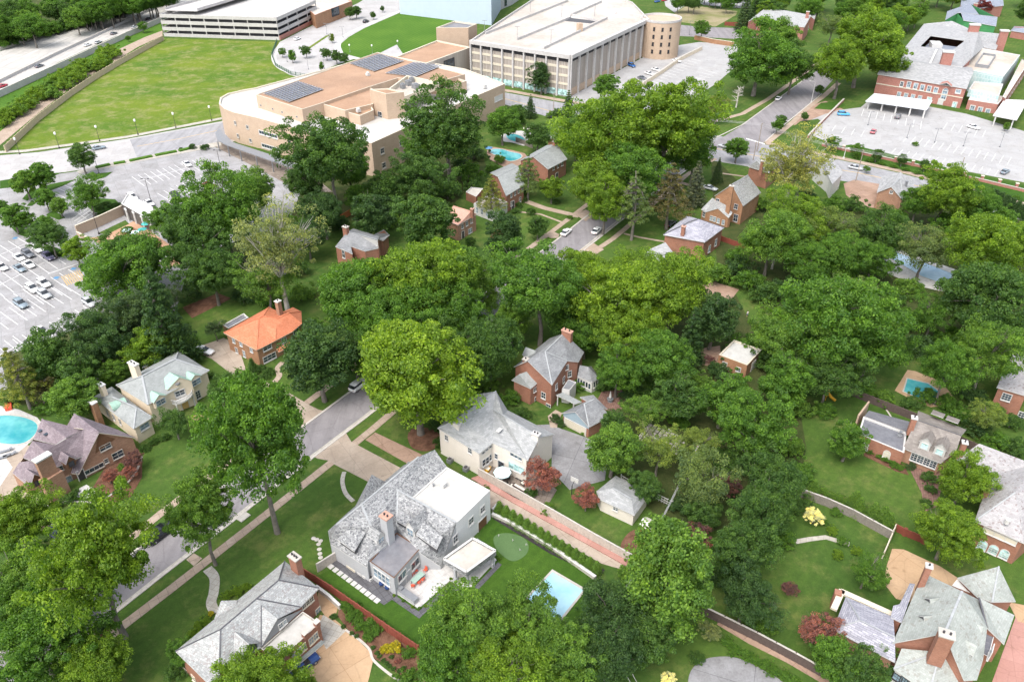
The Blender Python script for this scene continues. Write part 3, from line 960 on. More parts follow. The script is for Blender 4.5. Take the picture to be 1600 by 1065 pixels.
 def chimney(self,px,ztop,w=0.9,d=0.9,zb=2.0,mat='brick_red',cap='stone_pale',pots=1,az=None):
  c=P(px[0],px[1],ztop)
  az=self.az if az is None else az
  m=MB()
  m.box((c.x,c.y,(zb+ztop-0.2)/2),(w,d,ztop-0.2-zb),az,0)
  m.box((c.x,c.y,ztop-0.1),(w+0.24,d+0.24,0.2),az,1)
  ch=m.build('chimney',[mat,cap],self.root,az=az)
  a=azd(az)
  r=Vector((a.y,-a.x,0))
  f=MB()
  for i in range(pots):
   off=(i-(pots-1)/2)*(w*0.9/pots)
   f=MB()
   f.lathe(c+r*off,[(0.16,0.0),(0.13,0.3),(0.15,0.32)],8)
   fo=f.build('flue','trim_dark')
   for v in fo.data.vertices:
    v.co-=ORIG[self.root.name]
   fo.parent=ch
  return ch
 def dormer(self,edge_dir,px,z,w=1.6,h=1.5,depth=2.4,roof='slate_grey',wall='trim_white',win=(0.8,1.0),shed=False,pitch=0.5,pane='glass',frame='trim_white'):
  c=P(px[0],px[1],z)
  o=edge_dir.normalized()
  t=Vector((-o.y,o.x,0))
  up=Vector((0,0,1))
  L,R=c-t*w/2,c+t*w/2
  back=-o*depth
  m=MB()
  rise=0 if shed else w*pitch
  ap=c+up*(h+rise)
  ov=0.18
  if shed:
   m.poly([L,R,R+up*h,L+up*h],1)
   sl=up*(h+depth*0.25)
   m.poly([L,L+up*h,L+back+sl],1)
   m.poly([R,R+back+sl,R+up*h],1)
   q=[L-t*ov+o*ov+up*h,R+t*ov+o*ov+up*h,R+t*ov+back+sl,L-t*ov+back+sl]
   m.poly(q,0)
   d=up*0.12
   m.poly([p-d for p in reversed(q)],2)
   for i in range(4):
    m.poly([q[i]-d,q[(i+1)%4]-d,q[(i+1)%4],q[i]],2)
  else:
   m.poly([L,R,R+up*h,ap,L+up*h],1)
   m.poly([L,L+up*h,L+back+up*h,L+back],1)
   m.poly([R,R+back,R+back+up*h,R+up*h],1)
   f=o*ov
   for s,e in ((-1,L),(1,R)):
    ea=e+up*(h-0.06)+t*s*ov+f
    q=[ea,ap+f+up*0.06,ap+back+up*0.06,ea-f+back]
    if s>0:
     q=q[::-1]
    m.poly(q,0)
    dd=up*0.1
    m.poly([p-dd for p in reversed(q)],2)
    for i in range(4):
     m.poly([q[i]-dd,q[(i+1)%4]-dd,q[(i+1)%4],q[i]],2)
  do=m.build('dormer',[roof,wall,'trim_white'],self.root,az=self.az)
  if win:
   ww,wh=win
   g=MB()
   cc=c+up*(h*0.5)
   for s in (-1,1):
    g.obox(cc+t*s*ww/2+o*0.05,t*0.05,o*0.05,up*(wh/2+0.05),0)
    g.obox(cc+up*s*wh/2+o*0.05,t*(ww/2-0.05),o*0.048,up*0.05,0)
   g.obox(cc+o*0.05,t*0.025,o*0.04,up*(wh/2-0.05),0)
   g.obox(cc+o*0.05,t*(ww/2-0.05),o*0.038,up*0.025,0)
   g.obox(cc+o*0.02,t*(ww/2-0.05),o*0.03,up*(wh/2-0.05),1)
   go=g.build('window',[frame,pane])
   for v in go.data.vertices:
    v.co-=ORIG[self.root.name]
   go.parent=do
  return do
 def part(self,name,mb,mats):
  return mb.build(name,mats,self.root,az=self.az)
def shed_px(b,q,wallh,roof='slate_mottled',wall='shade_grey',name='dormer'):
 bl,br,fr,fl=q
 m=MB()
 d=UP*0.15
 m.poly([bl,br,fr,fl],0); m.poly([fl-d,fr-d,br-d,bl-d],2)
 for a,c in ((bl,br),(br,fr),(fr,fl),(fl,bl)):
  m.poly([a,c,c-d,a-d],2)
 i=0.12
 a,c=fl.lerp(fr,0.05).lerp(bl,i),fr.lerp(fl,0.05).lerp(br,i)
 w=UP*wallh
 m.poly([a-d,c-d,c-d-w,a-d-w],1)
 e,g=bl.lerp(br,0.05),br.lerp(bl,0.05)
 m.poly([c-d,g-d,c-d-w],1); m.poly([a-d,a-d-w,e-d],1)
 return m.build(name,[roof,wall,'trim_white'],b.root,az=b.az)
def K(c,x,y,z):
 return P(*c(x,y),z)
RD=azd(AZ2)
RR=Vector((RD.y,-RD.x,0))
SD=azd(AZ1)
SR=Vector((SD.y,-SD.x,0))
UP=Vector((0,0,1))
# ===== the large mottled slate house in the foreground =====
def main_house():
 b=Bld('slate_house','large grey house with mottled slate roofs and flat white roof by the putting green','house',(640,860),az=AZ2)
 A=crop(500,690,5.327)
 B=crop(400,795,3.945)
 D=crop(580,840,8)
 V=b.V
 V['e']=K(A,1415,405,6.7); V['s']=K(A,1130,682,6.7); V['n']=K(A,1055,210,6.7)
 b.para('e','s','s','x')
 V['w']=V['n']+V['s']-V['e']
 b.flat('e s w n','siding_white','white_membrane',par=0.12,pw=0.25)
 V['G']=V['s']+UP*0.35
 V['F']=on(V['e'],V['s'],A(1003,1035))
 V['Rr']=K(A,645,400,7.6)
 V['M0']=K(A,135,690,6.6); V['M1']=K(A,345,522,8.2); V['Mx']=K(A,820,125,8.0); V['T']=K(A,955,65,6.9)
 V['N2']=V['n']+UP*0.12; V['W2']=V['w']+UP*0.12
 V['v1']=K(A,640,700,4.6); V['g2']=K(A,838,925,3.9); V['c1']=K(A,555,850,4.4)
 V['c2']=K(A,400,985,4.2); V['c3']=K(A,395,1045,3.3); V['L0']=K(A,90,850,3.3); V['k']=K(A,432,715,6.5)
 V['M0n']=V['M0']-RR*2.5-UP*3; V['M1n']=V['M1']-RR*4.3-UP*4.7; V['Mxn']=V['Mx']-RR*4.3-UP*4.5
 b.roof(['M1 Mx T N2 W2 Rr','Rr G F g2 v1','M1 Rr v1 c1 k','k c1 c2 c3','M0 M1 k c3 L0','M1n Mxn Mx M1','M0n M1n M1 M0','M0n M0 L0','Mx Mxn T'],
  'slate_mottled',ridges=['M0 M1','M1 Mx','Rr G','M1 k','Rr v1'],ridge_mat='ridge_pale',rw=0.3)
 V['q1']=K(A,430,270,6.6); V['q2']=K(A,578,352,4.6); V['q4']=K(A,280,560,4.6); V['q5']=V['q1']+UP*-3.6
 b.roof(['q1 q2 M1','q1 M1 q4','q1 q4 q5','q1 q5 q2'],'slate_mottled',name='gable_roof')
 V['r1']=K(A,735,160,5.6); V['r2']=K(A,778,185,5.0); V['r3']=K(A,688,228,4.6); V['r4']=K(A,760,200,7.2)
 V['r5']=V['r1']+UP*-3
 b.roof(['r1 r2 r4','r1 r4 r3','r1 r3 r5','r1 r5 r2'],'slate_mottled',name='gable_roof')
 b.V['a1']=V['M0n']+Vector((0,0,0)); b.V['a2']=V['Mxn']; b.V['a3']=V['T']-UP*1.5
 V['s2']=V['s']-UP*0.5
 for k in ('c3','L0'):
  V[k+'w']=V[k]
 mb=MB()
 ring=[V['L0'],V['M0n'],V['M1n'],V['Mxn'],V['T'],V['n'],V['w'],V['s'],V['F'],V['g2'],V['v1'],V['c1'],V['c2'],V['c3']]
 for i in range(len(ring)):
  a,c=ring[i],ring[(i+1)%len(ring)]
  mb.poly([(a.x,a.y,0),(c.x,c.y,0),(c.x,c.y,c.z-0.15),(a.x,a.y,a.z-0.15)])
 b.part('wall',mb,'siding_grey')
 b.edge['se']=(V['e'],V['s'])
 b.edge['gable']=(V['s'],V['F'])
 b.win('se',A(1352,560),1.25,1.35,pane='glass',cols=2,rows=2,fw=0.16)
 b.win('se',A(1256,655),1.25,1.35,pane='glass',cols=2,rows=2,fw=0.16)
 b.win('se',A(1126,805),1.1,1.6,pane='glass',cols=2,rows=2,fw=0.16)
 b.door('se',A(1350,660),2.2,2.0,'wood_brown')
 V['f1']=K(B,700,322,4.0); V['f2']=K(B,850,425,4.0); V['f3']=K(B,1015,240,4.0)
 b.para('f1','f2','f3','f4')
 b.flat('f1 f2 f3 f4','siding_grey','grey_membrane',par=0.1,pw=0.12,coping='wood_brown',name='wall')
 b.win('f2-f3',D(385,470),2.0,1.5,cols=2,rows=1,fw=0.12)
 b.win('f2-f3',D(545,320),2.0,1.5,cols=2,rows=1,fw=0.12)
 b.door('f2-f3',D(455,420),1.0,2.2,'siding_grey')
 b.wins('f1-f2',D(60,430),D(210,540),4,0.9,1.9,cols=1,rows=2,pane='glass_pale')
 V['t1']=K(D,905,262,3.6); V['t2']=K(D,1190,425,3.6); V['t3']=K(D,1553,158,3.6)
 b.para('t1','t2','t3','t4')
 m=MB()
 pts=[V['t1'],V['t2'],V['t3'],V['t4']]
 m.prism([(p.x,p.y) for p in pts],3.0,3.35,0)
 b.part('terrace_roof',m,['cream_membrane'])
 m=MB()
 for i in range(4):
  a,c=pts[i],pts[(i+1)%4]
  m.bar(a-UP*0.45,c-UP*0.45,0.3,0.95,0)
  m.bar(a+UP*0.05,c+UP*0.05,0.36,0.08,1)
 b.part('fascia',m,['slate_mottled','trim_white'])
 for p in (V['t2']+(V['t4']-V['t2']).normalized()*0.5,V['t3']+(V['t1']-V['t3']).normalized()*0.5,V['t1']*0.5+V['t2']*0.5):
  m=MB()
  m.box((p.x,p.y,1.5),(0.4,0.4,3.0),AZ2)
  m.box((p.x,p.y,0.5),(0.55,0.55,0.9),AZ2)
  b.part('post',m,'siding_grey')
 m=MB()
 p=K(D,1120,330,3.4)
 m.prism([K(D,1060,330,0).to_tuple()[:2],K(D,1110,300,0).to_tuple()[:2],K(D,1110,345,0).to_tuple()[:2]],3.35,3.36)
 b.chimney(A(548,612),9.6,1.5,1.3,3.5,'siding_grey','clay_pale',2,AZ2)
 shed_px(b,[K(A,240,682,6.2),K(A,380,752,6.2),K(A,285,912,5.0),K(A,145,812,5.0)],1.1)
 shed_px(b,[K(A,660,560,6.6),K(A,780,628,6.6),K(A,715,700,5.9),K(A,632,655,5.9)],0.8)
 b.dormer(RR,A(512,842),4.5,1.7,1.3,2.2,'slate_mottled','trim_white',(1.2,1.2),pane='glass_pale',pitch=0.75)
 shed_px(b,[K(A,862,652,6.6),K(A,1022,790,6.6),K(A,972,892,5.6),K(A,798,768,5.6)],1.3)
 b.dormer(-RD,A(757,790),4.2,1.8,2.0,3.4,'slate_mottled','trim_white',(1.3,1.7),pane='glass_pale',pitch=0.8)
 m=MB()
 c=K(A,1022,355,7.1)
 m.box(c,(0.9,0.7,0.8),AZ2,0)
 m.box(c+UP*0.44,(1.05,0.85,0.08),AZ2,0)
 b.part('roof_vent',m,'trim_white')
 m=MB()
 m.lathe(K(A,945,370,6.6),[(0.15,0),(0.15,0.5),(0.22,0.52),(0.2,0.6)],8)
 b.part('vent_pipe',m,'metal_grey')
 return b
main_house()
# ===== cream house with the umbrella patio =====
def cream_house():
 b=Bld('cream_house','cream house with light grey shingle roof around a patio with a pale blue umbrella','house',(760,700),az=AZ1)
 A=crop(700,650,4.63)
 L=crop(400,530,3.945)
 V=b.V
 V['a']=K(L,1118,545,6.2); V['b']=K(A,225,270,5.6)
 V['r0']=on(V['a'],V['b'],A(52,35)) if False else K(L,1235,490,8.2)
 V['r1']=K(L,1480,320,8.4)
 V['c']=K(L,1340,340,5.8); V['d']=K(L,1600,480,5.8)
 V['i']=K(A,325,192,5.8)
 V['x1']=K(A,578,318,5.6); V['x2']=K(A,770,130,5.6)
 V['g1']=on(V['x1'],V['x2'],A(665,152))
 V['g0']=K(A,400,-5,V['g1'].z)
 V['j']=K(A,430,-45,5.6)
 V['h']=K(L,1460,432,7.3)
 b.roof(['a b i h r0','r0 h g0 r1','a r0 r1 c','h i x1 g1 g0','g0 g1 x2 j','r1 g0 j'],'shingle_light',ridges=['r0 r1','g0 g1','h g0'],ridge_mat='ridge_pale')
 V['jj']=V['j']
 mb=MB()
 def wl(a,c,z0=0):
  A1,C1=V[a],V[c]
  mb.poly([(A1.x,A1.y,0),(C1.x,C1.y,0),(C1.x,C1.y,C1.z-.15),(A1.x,A1.y,A1.z-.15)])
  b.edge[a+'-'+c]=(A1,C1)
 def setin(k,dx):
  V[k+'_']=V[k]+dx
 ctr=(V['a']+V['b']+V['x1']+V['r1'])/4
 for k in ('a','b','i','x1','x2','j','c'):
  d=(mid(V['r0'],V['g0'])-V[k])
  d.z=0
  V[k+'_']=V[k]+d.normalized()*(0.35 if k != 'i' else 0.3)
 V['gm_']=V['g1']+(V['g0']-V['g1']).normalized()*0.35
 V['rm_']=V['r0']+(V['r1']-V['r0']).normalized()*0.35
 for p,q in (('a_','rm_'),('rm_','b_')):
  pass
 wl('a_','b_'); wl('b_','i_'); wl('i_','x1_'); wl('x1_','gm_'); wl('gm_','x2_'); wl('x2_','j_'); wl('j_','c_'); wl('c_','a_')
 b.part('wall',mb,'siding_cream')
 b.edge['gab']=(V['x1_'],V['x2_'])
 W=lambda x,y:A(x,y)
 b.win('a_-b_',W(160,246),0.9,1.3); b.win('a_-b_',L(1175,605),0.8,1.2)
 b.win('b_-i_',W(258,335),0.8,1.5,cols=1); b.win('b_-i_',W(284,318),0.8,1.5,cols=1); b.win('b_-i_',W(305,297),0.6,1.5,cols=1)
 b.wins('b_-i_',W(255,262),W(305,220),3,0.7,0.5,cols=1,rows=1,sill=False)
 b.win('i_-x1_',W(350,288),0.7,1.2,cols=1)
 b.door('i_-x1_',W(386,326),1.3,2.1,'glass')
 b.wins('i_-x1_',W(465,275),W(523,306),3,0.85,0.7,cols=1,rows=1)
 b.win('i_-x1_',W(495,372),3.4,1.6,cols=3,rows=1,pane='glass_teal')
 b.win('gab',W(600,385),1.0,1.9,cols=2,rows=3)
 b.chimney(A(62,40),8.0,1.4,0.8,5.5,'siding_cream','trim_white',1)
 b.chimney(A(638,122),9.0,1.3,0.8,6.5,'siding_cream','trim_white',2)
 m=MB(); m.box(K(A,370,100,7.0),(0.7,1.2,0.12),AZ1); b.part('skylight',m,'trim_white')
 return b
cream_house()
# ===== red brick house in the centre, with its garage =====
def brick_centre():
 b=Bld('brick_house','red brick house with grey slate roof and white sunroom in the centre','house',(860,610),az=AZ1)
 A=crop(780,505,5.915)
 V=b.V
 V['a']=K(A,135,400,6.0); V['b']=K(A,488,568,6.1)
 V['ap']=on(V['a'],V['b'],A(262,345))
 V['d']=K(A,735,355,6.1); V['e']=K(A,785,265,6.1)
 V['q']=K(A,630,345,7.4); V['m']=K(A,425,262,9.4); V['t']=K(A,600,92,9.4); V['p']=V['ap']
 V['f']=K(A,470,135,6.1)
 b.roof(['p b m','b q m','q d e t m','p m t f a'],'slate_grey',ridges=['m t','b m','m q'],ridge_mat='ridge_pale')
 b.walls('a p b q d e t f','brick_red',over=0.25)
 b.edge['face']=b.edge['a-p'] if False else (b.inset(['a','b','d','e'],0.25)[0],b.inset(['a','b','d','e'],0.25)[1])
 sr=(V['b']+(V['a']-V['b']).normalized()*0.2,V['d'])
 b.edge['right']=b.edge['b-q']
 b.win('right',A(527,585),0.9,1.4); b.win('right',A(595,520),0.9,1.4); b.edge['right2']=b.edge['q-d']
 b.win('right2',A(650,465),0.9,1.4); b.win('right2',A(625,405),0.8,1.1)
 b.win('p-b',A(410,665),1.1,1.5); b.win('p-b',A(455,770),1.1,1.4)
 V['w1']=K(A,115,522,4.3); V['w2']=K(A,292,602,4.3); V['w3']=K(A,385,525,4.6); V['w4']=K(A,298,428,6.2); V['w5']=K(A,180,470,6.0)
 b.roof(['w1 w2 w5','w2 w3 w4 w5','w1 w5 w4'],'slate_greygreen',name='wing_roof')
 b.walls('w1 w2 w3 w4','brick_red',over=0.2,name='wing_wall')
 b.wins('w2-w3',A(345,600),A(345,600),1,1.9,1.0,cols=4,rows=2)
 b.win('w2-w3',A(346,700),1.3,1.7)
 V['s1']=K(A,722,490,2.9); V['s2']=K(A,862,545,2.9); V['s3']=K(A,928,505,2.9); V['s4']=K(A,745,385,5.0); V['s5']=K(A,820,400,4.9); V['s6']=K(A,850,395,2.9)
 b.roof(['s1 s2 s5 s4','s2 s3 s5','s3 s6 s5'],'slate_grey',name='sunroom_roof')
 b.walls('s1 s2 s3 s6 s4','trim_white',over=0.2,name='sunroom_wall')
 b.wins('s1-s2',A(735,530),A(835,580),5,0.55,1.4,cols=1,rows=1)
 b.wins('s2-s3',A(878,565),A(920,535),3,0.6,1.4,cols=1,rows=1)
 V['k1']=K(A,525,660,2.6); V['k2']=K(A,700,745,2.6); V['k3']=K(A,762,725,2.6); V['k4']=K(A,590,635,2.6)
 b.roof(['k1 k2 k3 k4'],'slate_greygreen',name='porch_roof')
 V['u1']=K(A,580,605,3.4); V['u2']=K(A,650,618,3.4); V['u3']=K(A,712,545,3.4); V['u4']=K(A,640,518,3.8)
 b.flat('u1 u2 u3 u4','trim_white','metal_grey',0.05,0.1,name='bay_wall',roofname='bay_roof')
 m=MB()
 for x,y in ((542,672),(690,740)):
  p=K(A,x,y,0); q=K(A,x,y,2.45)
  m.box((q.x,q.y+0.1,1.22),(0.2,0.2,2.44),AZ1)
 b.part('porch_post',m,'trim_white')
 b.chimney(A(245,325),8.6,0.9,0.9,6.0,'brick_red','stone_pale',1)
 b.chimney(A(630,65),10.6,2.2,0.9,8.0,'brick_red','clay_pale',2)
 b.dormer(-SR,A(250,300),6.2,2.2,1.0,2.4,'slate_greygreen','trim_white',None)
 g=Bld('garage','brick garage with blue gable, cream door and hipped grey roof behind the brick house','garage',(910,660),az=AZ1)
 V=g.V
 V['a']=K(A,575,830,2.8); V['b']=K(A,830,960,2.8); V['c']=K(A,1030,855,2.8)
 V['e']=K(A,705,748,4.2) if False else K(A,690,830,3.9)
 g.para('a','b','c','d')
 V['ap']=on(V['a'],V['b'],A(700,815))
 V['m']=K(A,785,745,4.7); V['t']=K(A,880,700,4.7)
 V['rr']=V['m']
 g.roof(['a ap m t d','ap b m','b c t m','c d t'],'slate_grey',ridges=['m t','b m'],ridge_mat='ridge_pale')
 g.walls('a ap b c d','brick_red',over=0.25,skip=('a-ap','ap-b'))
 q=g.inset(['a','ap','b','c','d'],0.25)
 m=MB()
 a_,p_,b_=q[0],q[1],q[2]
 m.poly([(a_.x,a_.y,2.1),(b_.x,b_.y,2.1),(b_.x,b_.y,b_.z-.15),(p_.x,p_.y,p_.z-.15),(a_.x,a_.y,a_.z-.15)])
 g.part('gable_boards',m,'siding_blue')
 m=MB()
 m.poly([(a_.x,a_.y,0),(b_.x,b_.y,0),(b_.x,b_.y,2.1),(a_.x,a_.y,2.1)])
 g.part('front_wall',m,'brick_red')
 g.edge['f']=(a_,b_)
 g.door('f',A(705,900),5.0,1.85,'trim_cream','garage_door')
 V['z1']=K(A,745,680,3.4); V['z2']=K(A,870,660,3.4); V['z3']=K(A,1000,790,2.9); V['z4']=K(A,880,760,3.6)
 g.roof(['z1 z2 z3 z4'],'slate_grey',name='rear_roof')
 m=MB()
 g.walls('z1 z2 z3 z4','brick_red',over=0.2,name='rear_wall')
brick_centre()
# ===== orange tiled house =====
def orange_house():
 b=Bld('orange_roof_house','brick house with bright orange clay tile roof and tall chimney','house',(410,555),az=AZ1)
 A=crop(340,460,8.873)
 V=b.V
 V['a']=K(A,80,528,4.6); V['b']=K(A,540,772,4.6); V['c']=K(A,800,640,4.6); V['c2']=K(A,1035,515,4.6)
 V['d']=K(A,1170,400,4.6); V['e']=K(A,1160,235,4.6); V['f']=K(A,1045,175,4.6); V['g']=K(A,880,250,5.2); V['h']=K(A,712,172,4.6)
 V['m']=K(A,570,330,7.0); V['n']=K(A,630,300,7.0); V['o']=K(A,840,335,6.4); V['q']=K(A,990,255,6.4)
 V['s']=K(A,805,475,5.8)
 b.roof(['a b m','b c s n m','s c c2','s c2 d q o','n s o','d e q','e f q','f g o q','g h n o','h a m n'],'clay_tiles',
  ridges=['a m','b m','m n','n o','o q','q e','n h','s c'],ridge_mat='clay_tiles',rw=0.25,fascia='trim_cream')
 b.walls('a b c c2 d e f g h','brick_orange',over=0.45)
 b.win('a-b',A(225,635),0.9,1.2,pane='glass_pale'); b.win('a-b',A(325,680),0.9,1.2,pane='glass_pale'); b.win('a-b',A(470,770),0.9,1.0,pane='glass_pale')
 b.win('a-b',A(265,770),0.8,1.3); b.win('a-b',A(370,820),0.8,1.6,pane='glass_pale')
 b.win('b-c',A(685,730),2.1,1.2,cols=2,rows=2,fw=0.18); b.win('b-c',A(720,870),3.2,1.4,cols=3,rows=2,fw=0.16)
 b.win('c-c2',A(918,630),1.2,1.1,cols=2,rows=2,fw=0.16)
 b.win('c2-d',A(1085,505),2.0,1.1,cols=2,rows=1,fw=0.16)
 b.door('c-c2',A(965,800),1.2,2.1,'wood_brown')
 V['p1']=K(A,845,800,2.5); V['p2']=K(A,1045,695,2.5); V['p3']=K(A,1005,650,3.1); V['p4']=K(A,815,755,3.1)
 b.roof(['p1 p2 p3 p4'],'clay_tiles',name='porch_roof',fascia='trim_cream')
 b.chimney(A(832,85),9.4,1.0,1.0,4.5,'brick_mixed','trim_white',1)
 V['w1']=K(A,68,425,2.6); V['w2']=K(A,150,470,2.6); V['w3']=K(A,430,320,2.6); V['w4']=K(A,365,262,2.6)
 b.flat('w1 w2 w3 w4','brick_orange','grey_membrane',0.3,0.25,name='wing_wall',roofname='wing_roof')
orange_house()
# ===== cream villa with grey-green slates =====
def villa():
 b=Bld('villa','cream stucco villa with grey green slate roof and curved white balcony','house',(245,650),az=AZ1)
 A=crop(130,540,7.61)
 V=b.V
 V['a']=K(A,390,468,5.4); V['b']=K(A,770,702,5.4); V['c']=K(A,1500,295,5.4); V['d']=K(A,1130,62,5.4)
 V['m']=K(A,700,360,8.0); V['n']=K(A,1095,160,8.0); V['y']=K(A,810,430,7.2)
 b.roof(['a b m','b c n m','c d n','d a m n'],'slate_greygreen',ridges=['m n','a m','b m','c n','d n'],ridge_mat='ridge_pale',rw=0.35,fascia='trim_cream')
 b.walls('a b c d','stucco_cream',over=0.4)
 V['g1']=K(A,1000,525,5.9); V['g3']=K(A,1290,415,5.9); V['g2']=on(V['g1'],V['g3'],A(1140,375))
 V['h1']=V['g1']-SR*-0.0+SR*-3.0; V['h3']=V['g3']+SR*-3.0; V['h2']=V['g2']+SR*-3.0
 b.roof(['g1 g2 h2 h1','g2 g3 h3 h2'],'copper_green',name='gable_roof',fascia='trim_cream')
 m=MB()
 o=SR*-0.15
 m.poly([Vector((V['g1'].x,V['g1'].y,0))+o,Vector((V['g3'].x,V['g3'].y,0))+o,V['g3']+o,V['g2']+o,V['g1']+o])
 for s,k in ((1,'g1'),(1,'g3')):
  q=V[k]+o
  m.poly([(q.x,q.y,0),(q.x+(SR*-2.5).x,q.y+(SR*-2.5).y,0),q+SR*-2.5,q])
 b.part('gable_wall',m,'stucco_cream')
 b.edge['gab']=(V['g1']+o,V['g3']+o)
 b.win('gab',A(1150,560),1.9,1.3,cols=2,rows=2,fw=0.2,pane='glass')
 m=MB(); c=on(*b.edge['gab'],A(1118,447)); m.lathe(c+SR*0.1-UP*0.15,[(0.45,0),(0.45,0.3)],12); b.part('vent',m,'metal_grey')
 for px in ((935,640),(1355,400)):
  b.dormer(SR,A(px[0],px[1]+70),3.9,2.6,1.7,2.2,'copper_green','stucco_cream',(2.0,1.3),pane='glass_pale',pitch=0.35)
 b.win('b-c',A(985,870),1.6,1.6,cols=3,rows=3,pane='glass_pale'); b.win('b-c',A(1365,580),1.0,1.8,cols=2,rows=3)
 c0=mid(on(*b.edge['gab'],A(1190,680)),on(*b.edge['gab'],A(1190,680)))
 c0.z=0
 m=MB(); m2=MB(); m3=MB()
 pts=[]
 for i in range(13):
  a=math.pi*i/12
  pts.append(c0+SD*math.cos(a)*2.3+SR*(math.sin(a)*1.6))
 m.prism([(p.x,p.y) for p in pts],2.7,3.0)
 b.part('balcony',m,'trim_white')
 for i in range(12):
  m2.bar(pts[i]+UP*3.7,pts[i+1]+UP*3.7,0.14,0.12)
  for q in (0.0,0.5):
   p=pts[i].lerp(pts[i+1],q)
   m2.bar(p+UP*3.0,p+UP*3.66,0.07)
 b.part('railing',m2,'trim_white')
 for i in (2,10):
  m=MB(); p=pts[i]*0.97+c0*0.03
  m.lathe(Vector((p.x,p.y,0)),[(0.2,0),(0.17,0.2),(0.15,2.7)],10)
  b.part('column',m,'trim_white')
 b.door('gab',A(1225,740),1.3,2.1,'yellow_paint')
 V['w1']=K(A,115,610,3.9); V['w2']=K(A,600,990,3.9); V['w3']=K(A,825,850,3.9); V['w4']=K(A,420,520,3.9) if False else None
 V['w4']=V['w1']+V['w3']-V['w2']
 V['x1']=K(A,350,610,5.6); V['x2']=K(A,632,735,5.6)
 b.roof(['w1 w2 x2 x1','w2 w3 x2','w3 w4 x1 x2','w4 w1 x1'],'slate_greygreen',name='wing_roof',ridges=['x1 x2','w2 x2','w3 x2'],ridge_mat='ridge_pale',fascia='trim_cream')
 b.walls('w1 w2 w3 w4','stucco_cream',over=0.35,name='wing_wall')
 b.win('w2-w3',A(728,955),1.9,1.2,cols=2,rows=2,fw=0.16,pane='glass_pale')
 b.wins('w1-w2',A(290,790),A(440,900),3,0.7,1.4)
 m=MB()
 c=K(A,330,740,4.4)
 ax=(K(A,500,640,5.0)-c); ax.z=0
 L=ax.length; ax.normalize(); sd=Vector((-ax.y,ax.x,0))
 prof=[(math.cos(math.pi*i/8)*1.2,math.sin(math.pi*i/8)*1.0) for i in range(9)]
 for i in range(8):
  (x0,z0),(x1,z1)=prof[i],prof[i+1]
  m.poly([c+sd*x0+UP*z0,c+sd*x1+UP*z1,c+ax*L+sd*x1+UP*z1,c+ax*L+sd*x0+UP*z0],0)
 for k in range(1,6):
  q=c+ax*L*k/6
  for i in range(8):
   (x0,z0),(x1,z1)=prof[i],prof[i+1]
   m.bar(q+sd*x0*1.02+UP*z0*1.02,q+sd*x1*1.02+UP*z1*1.02,0.05,0.05,0)
 m.poly([c+sd*x+UP*z for x,z in prof],1)
 b.part('dormer',m,['copper_green','trim_cream'])
 b.chimney(A(590,205),10.0,2.2,0.9,5.0,'stucco_cream','trim_white',2)
 b.chimney(A(210,455),7.4,1.3,0.8,3.5,'stucco_cream','trim_white',1)
 b.chimney(A(110,665),6.4,1.3,1.0,0.0,'brick_orange','trim_white',0)
 V['z1']=K(A,700,260,3.6); V['z2']=K(A,900,190,3.6); V['z3']=K(A,1010,105,3.6); V['z4']=K(A,815,110,4.6)
 b.roof(['z1 z2 z4','z2 z3 z4'],'slate_greygreen',name='rear_roof')
 b.walls('z1 z2 z3 z4','stucco_cream',over=0.3,name='rear_wall')
villa()
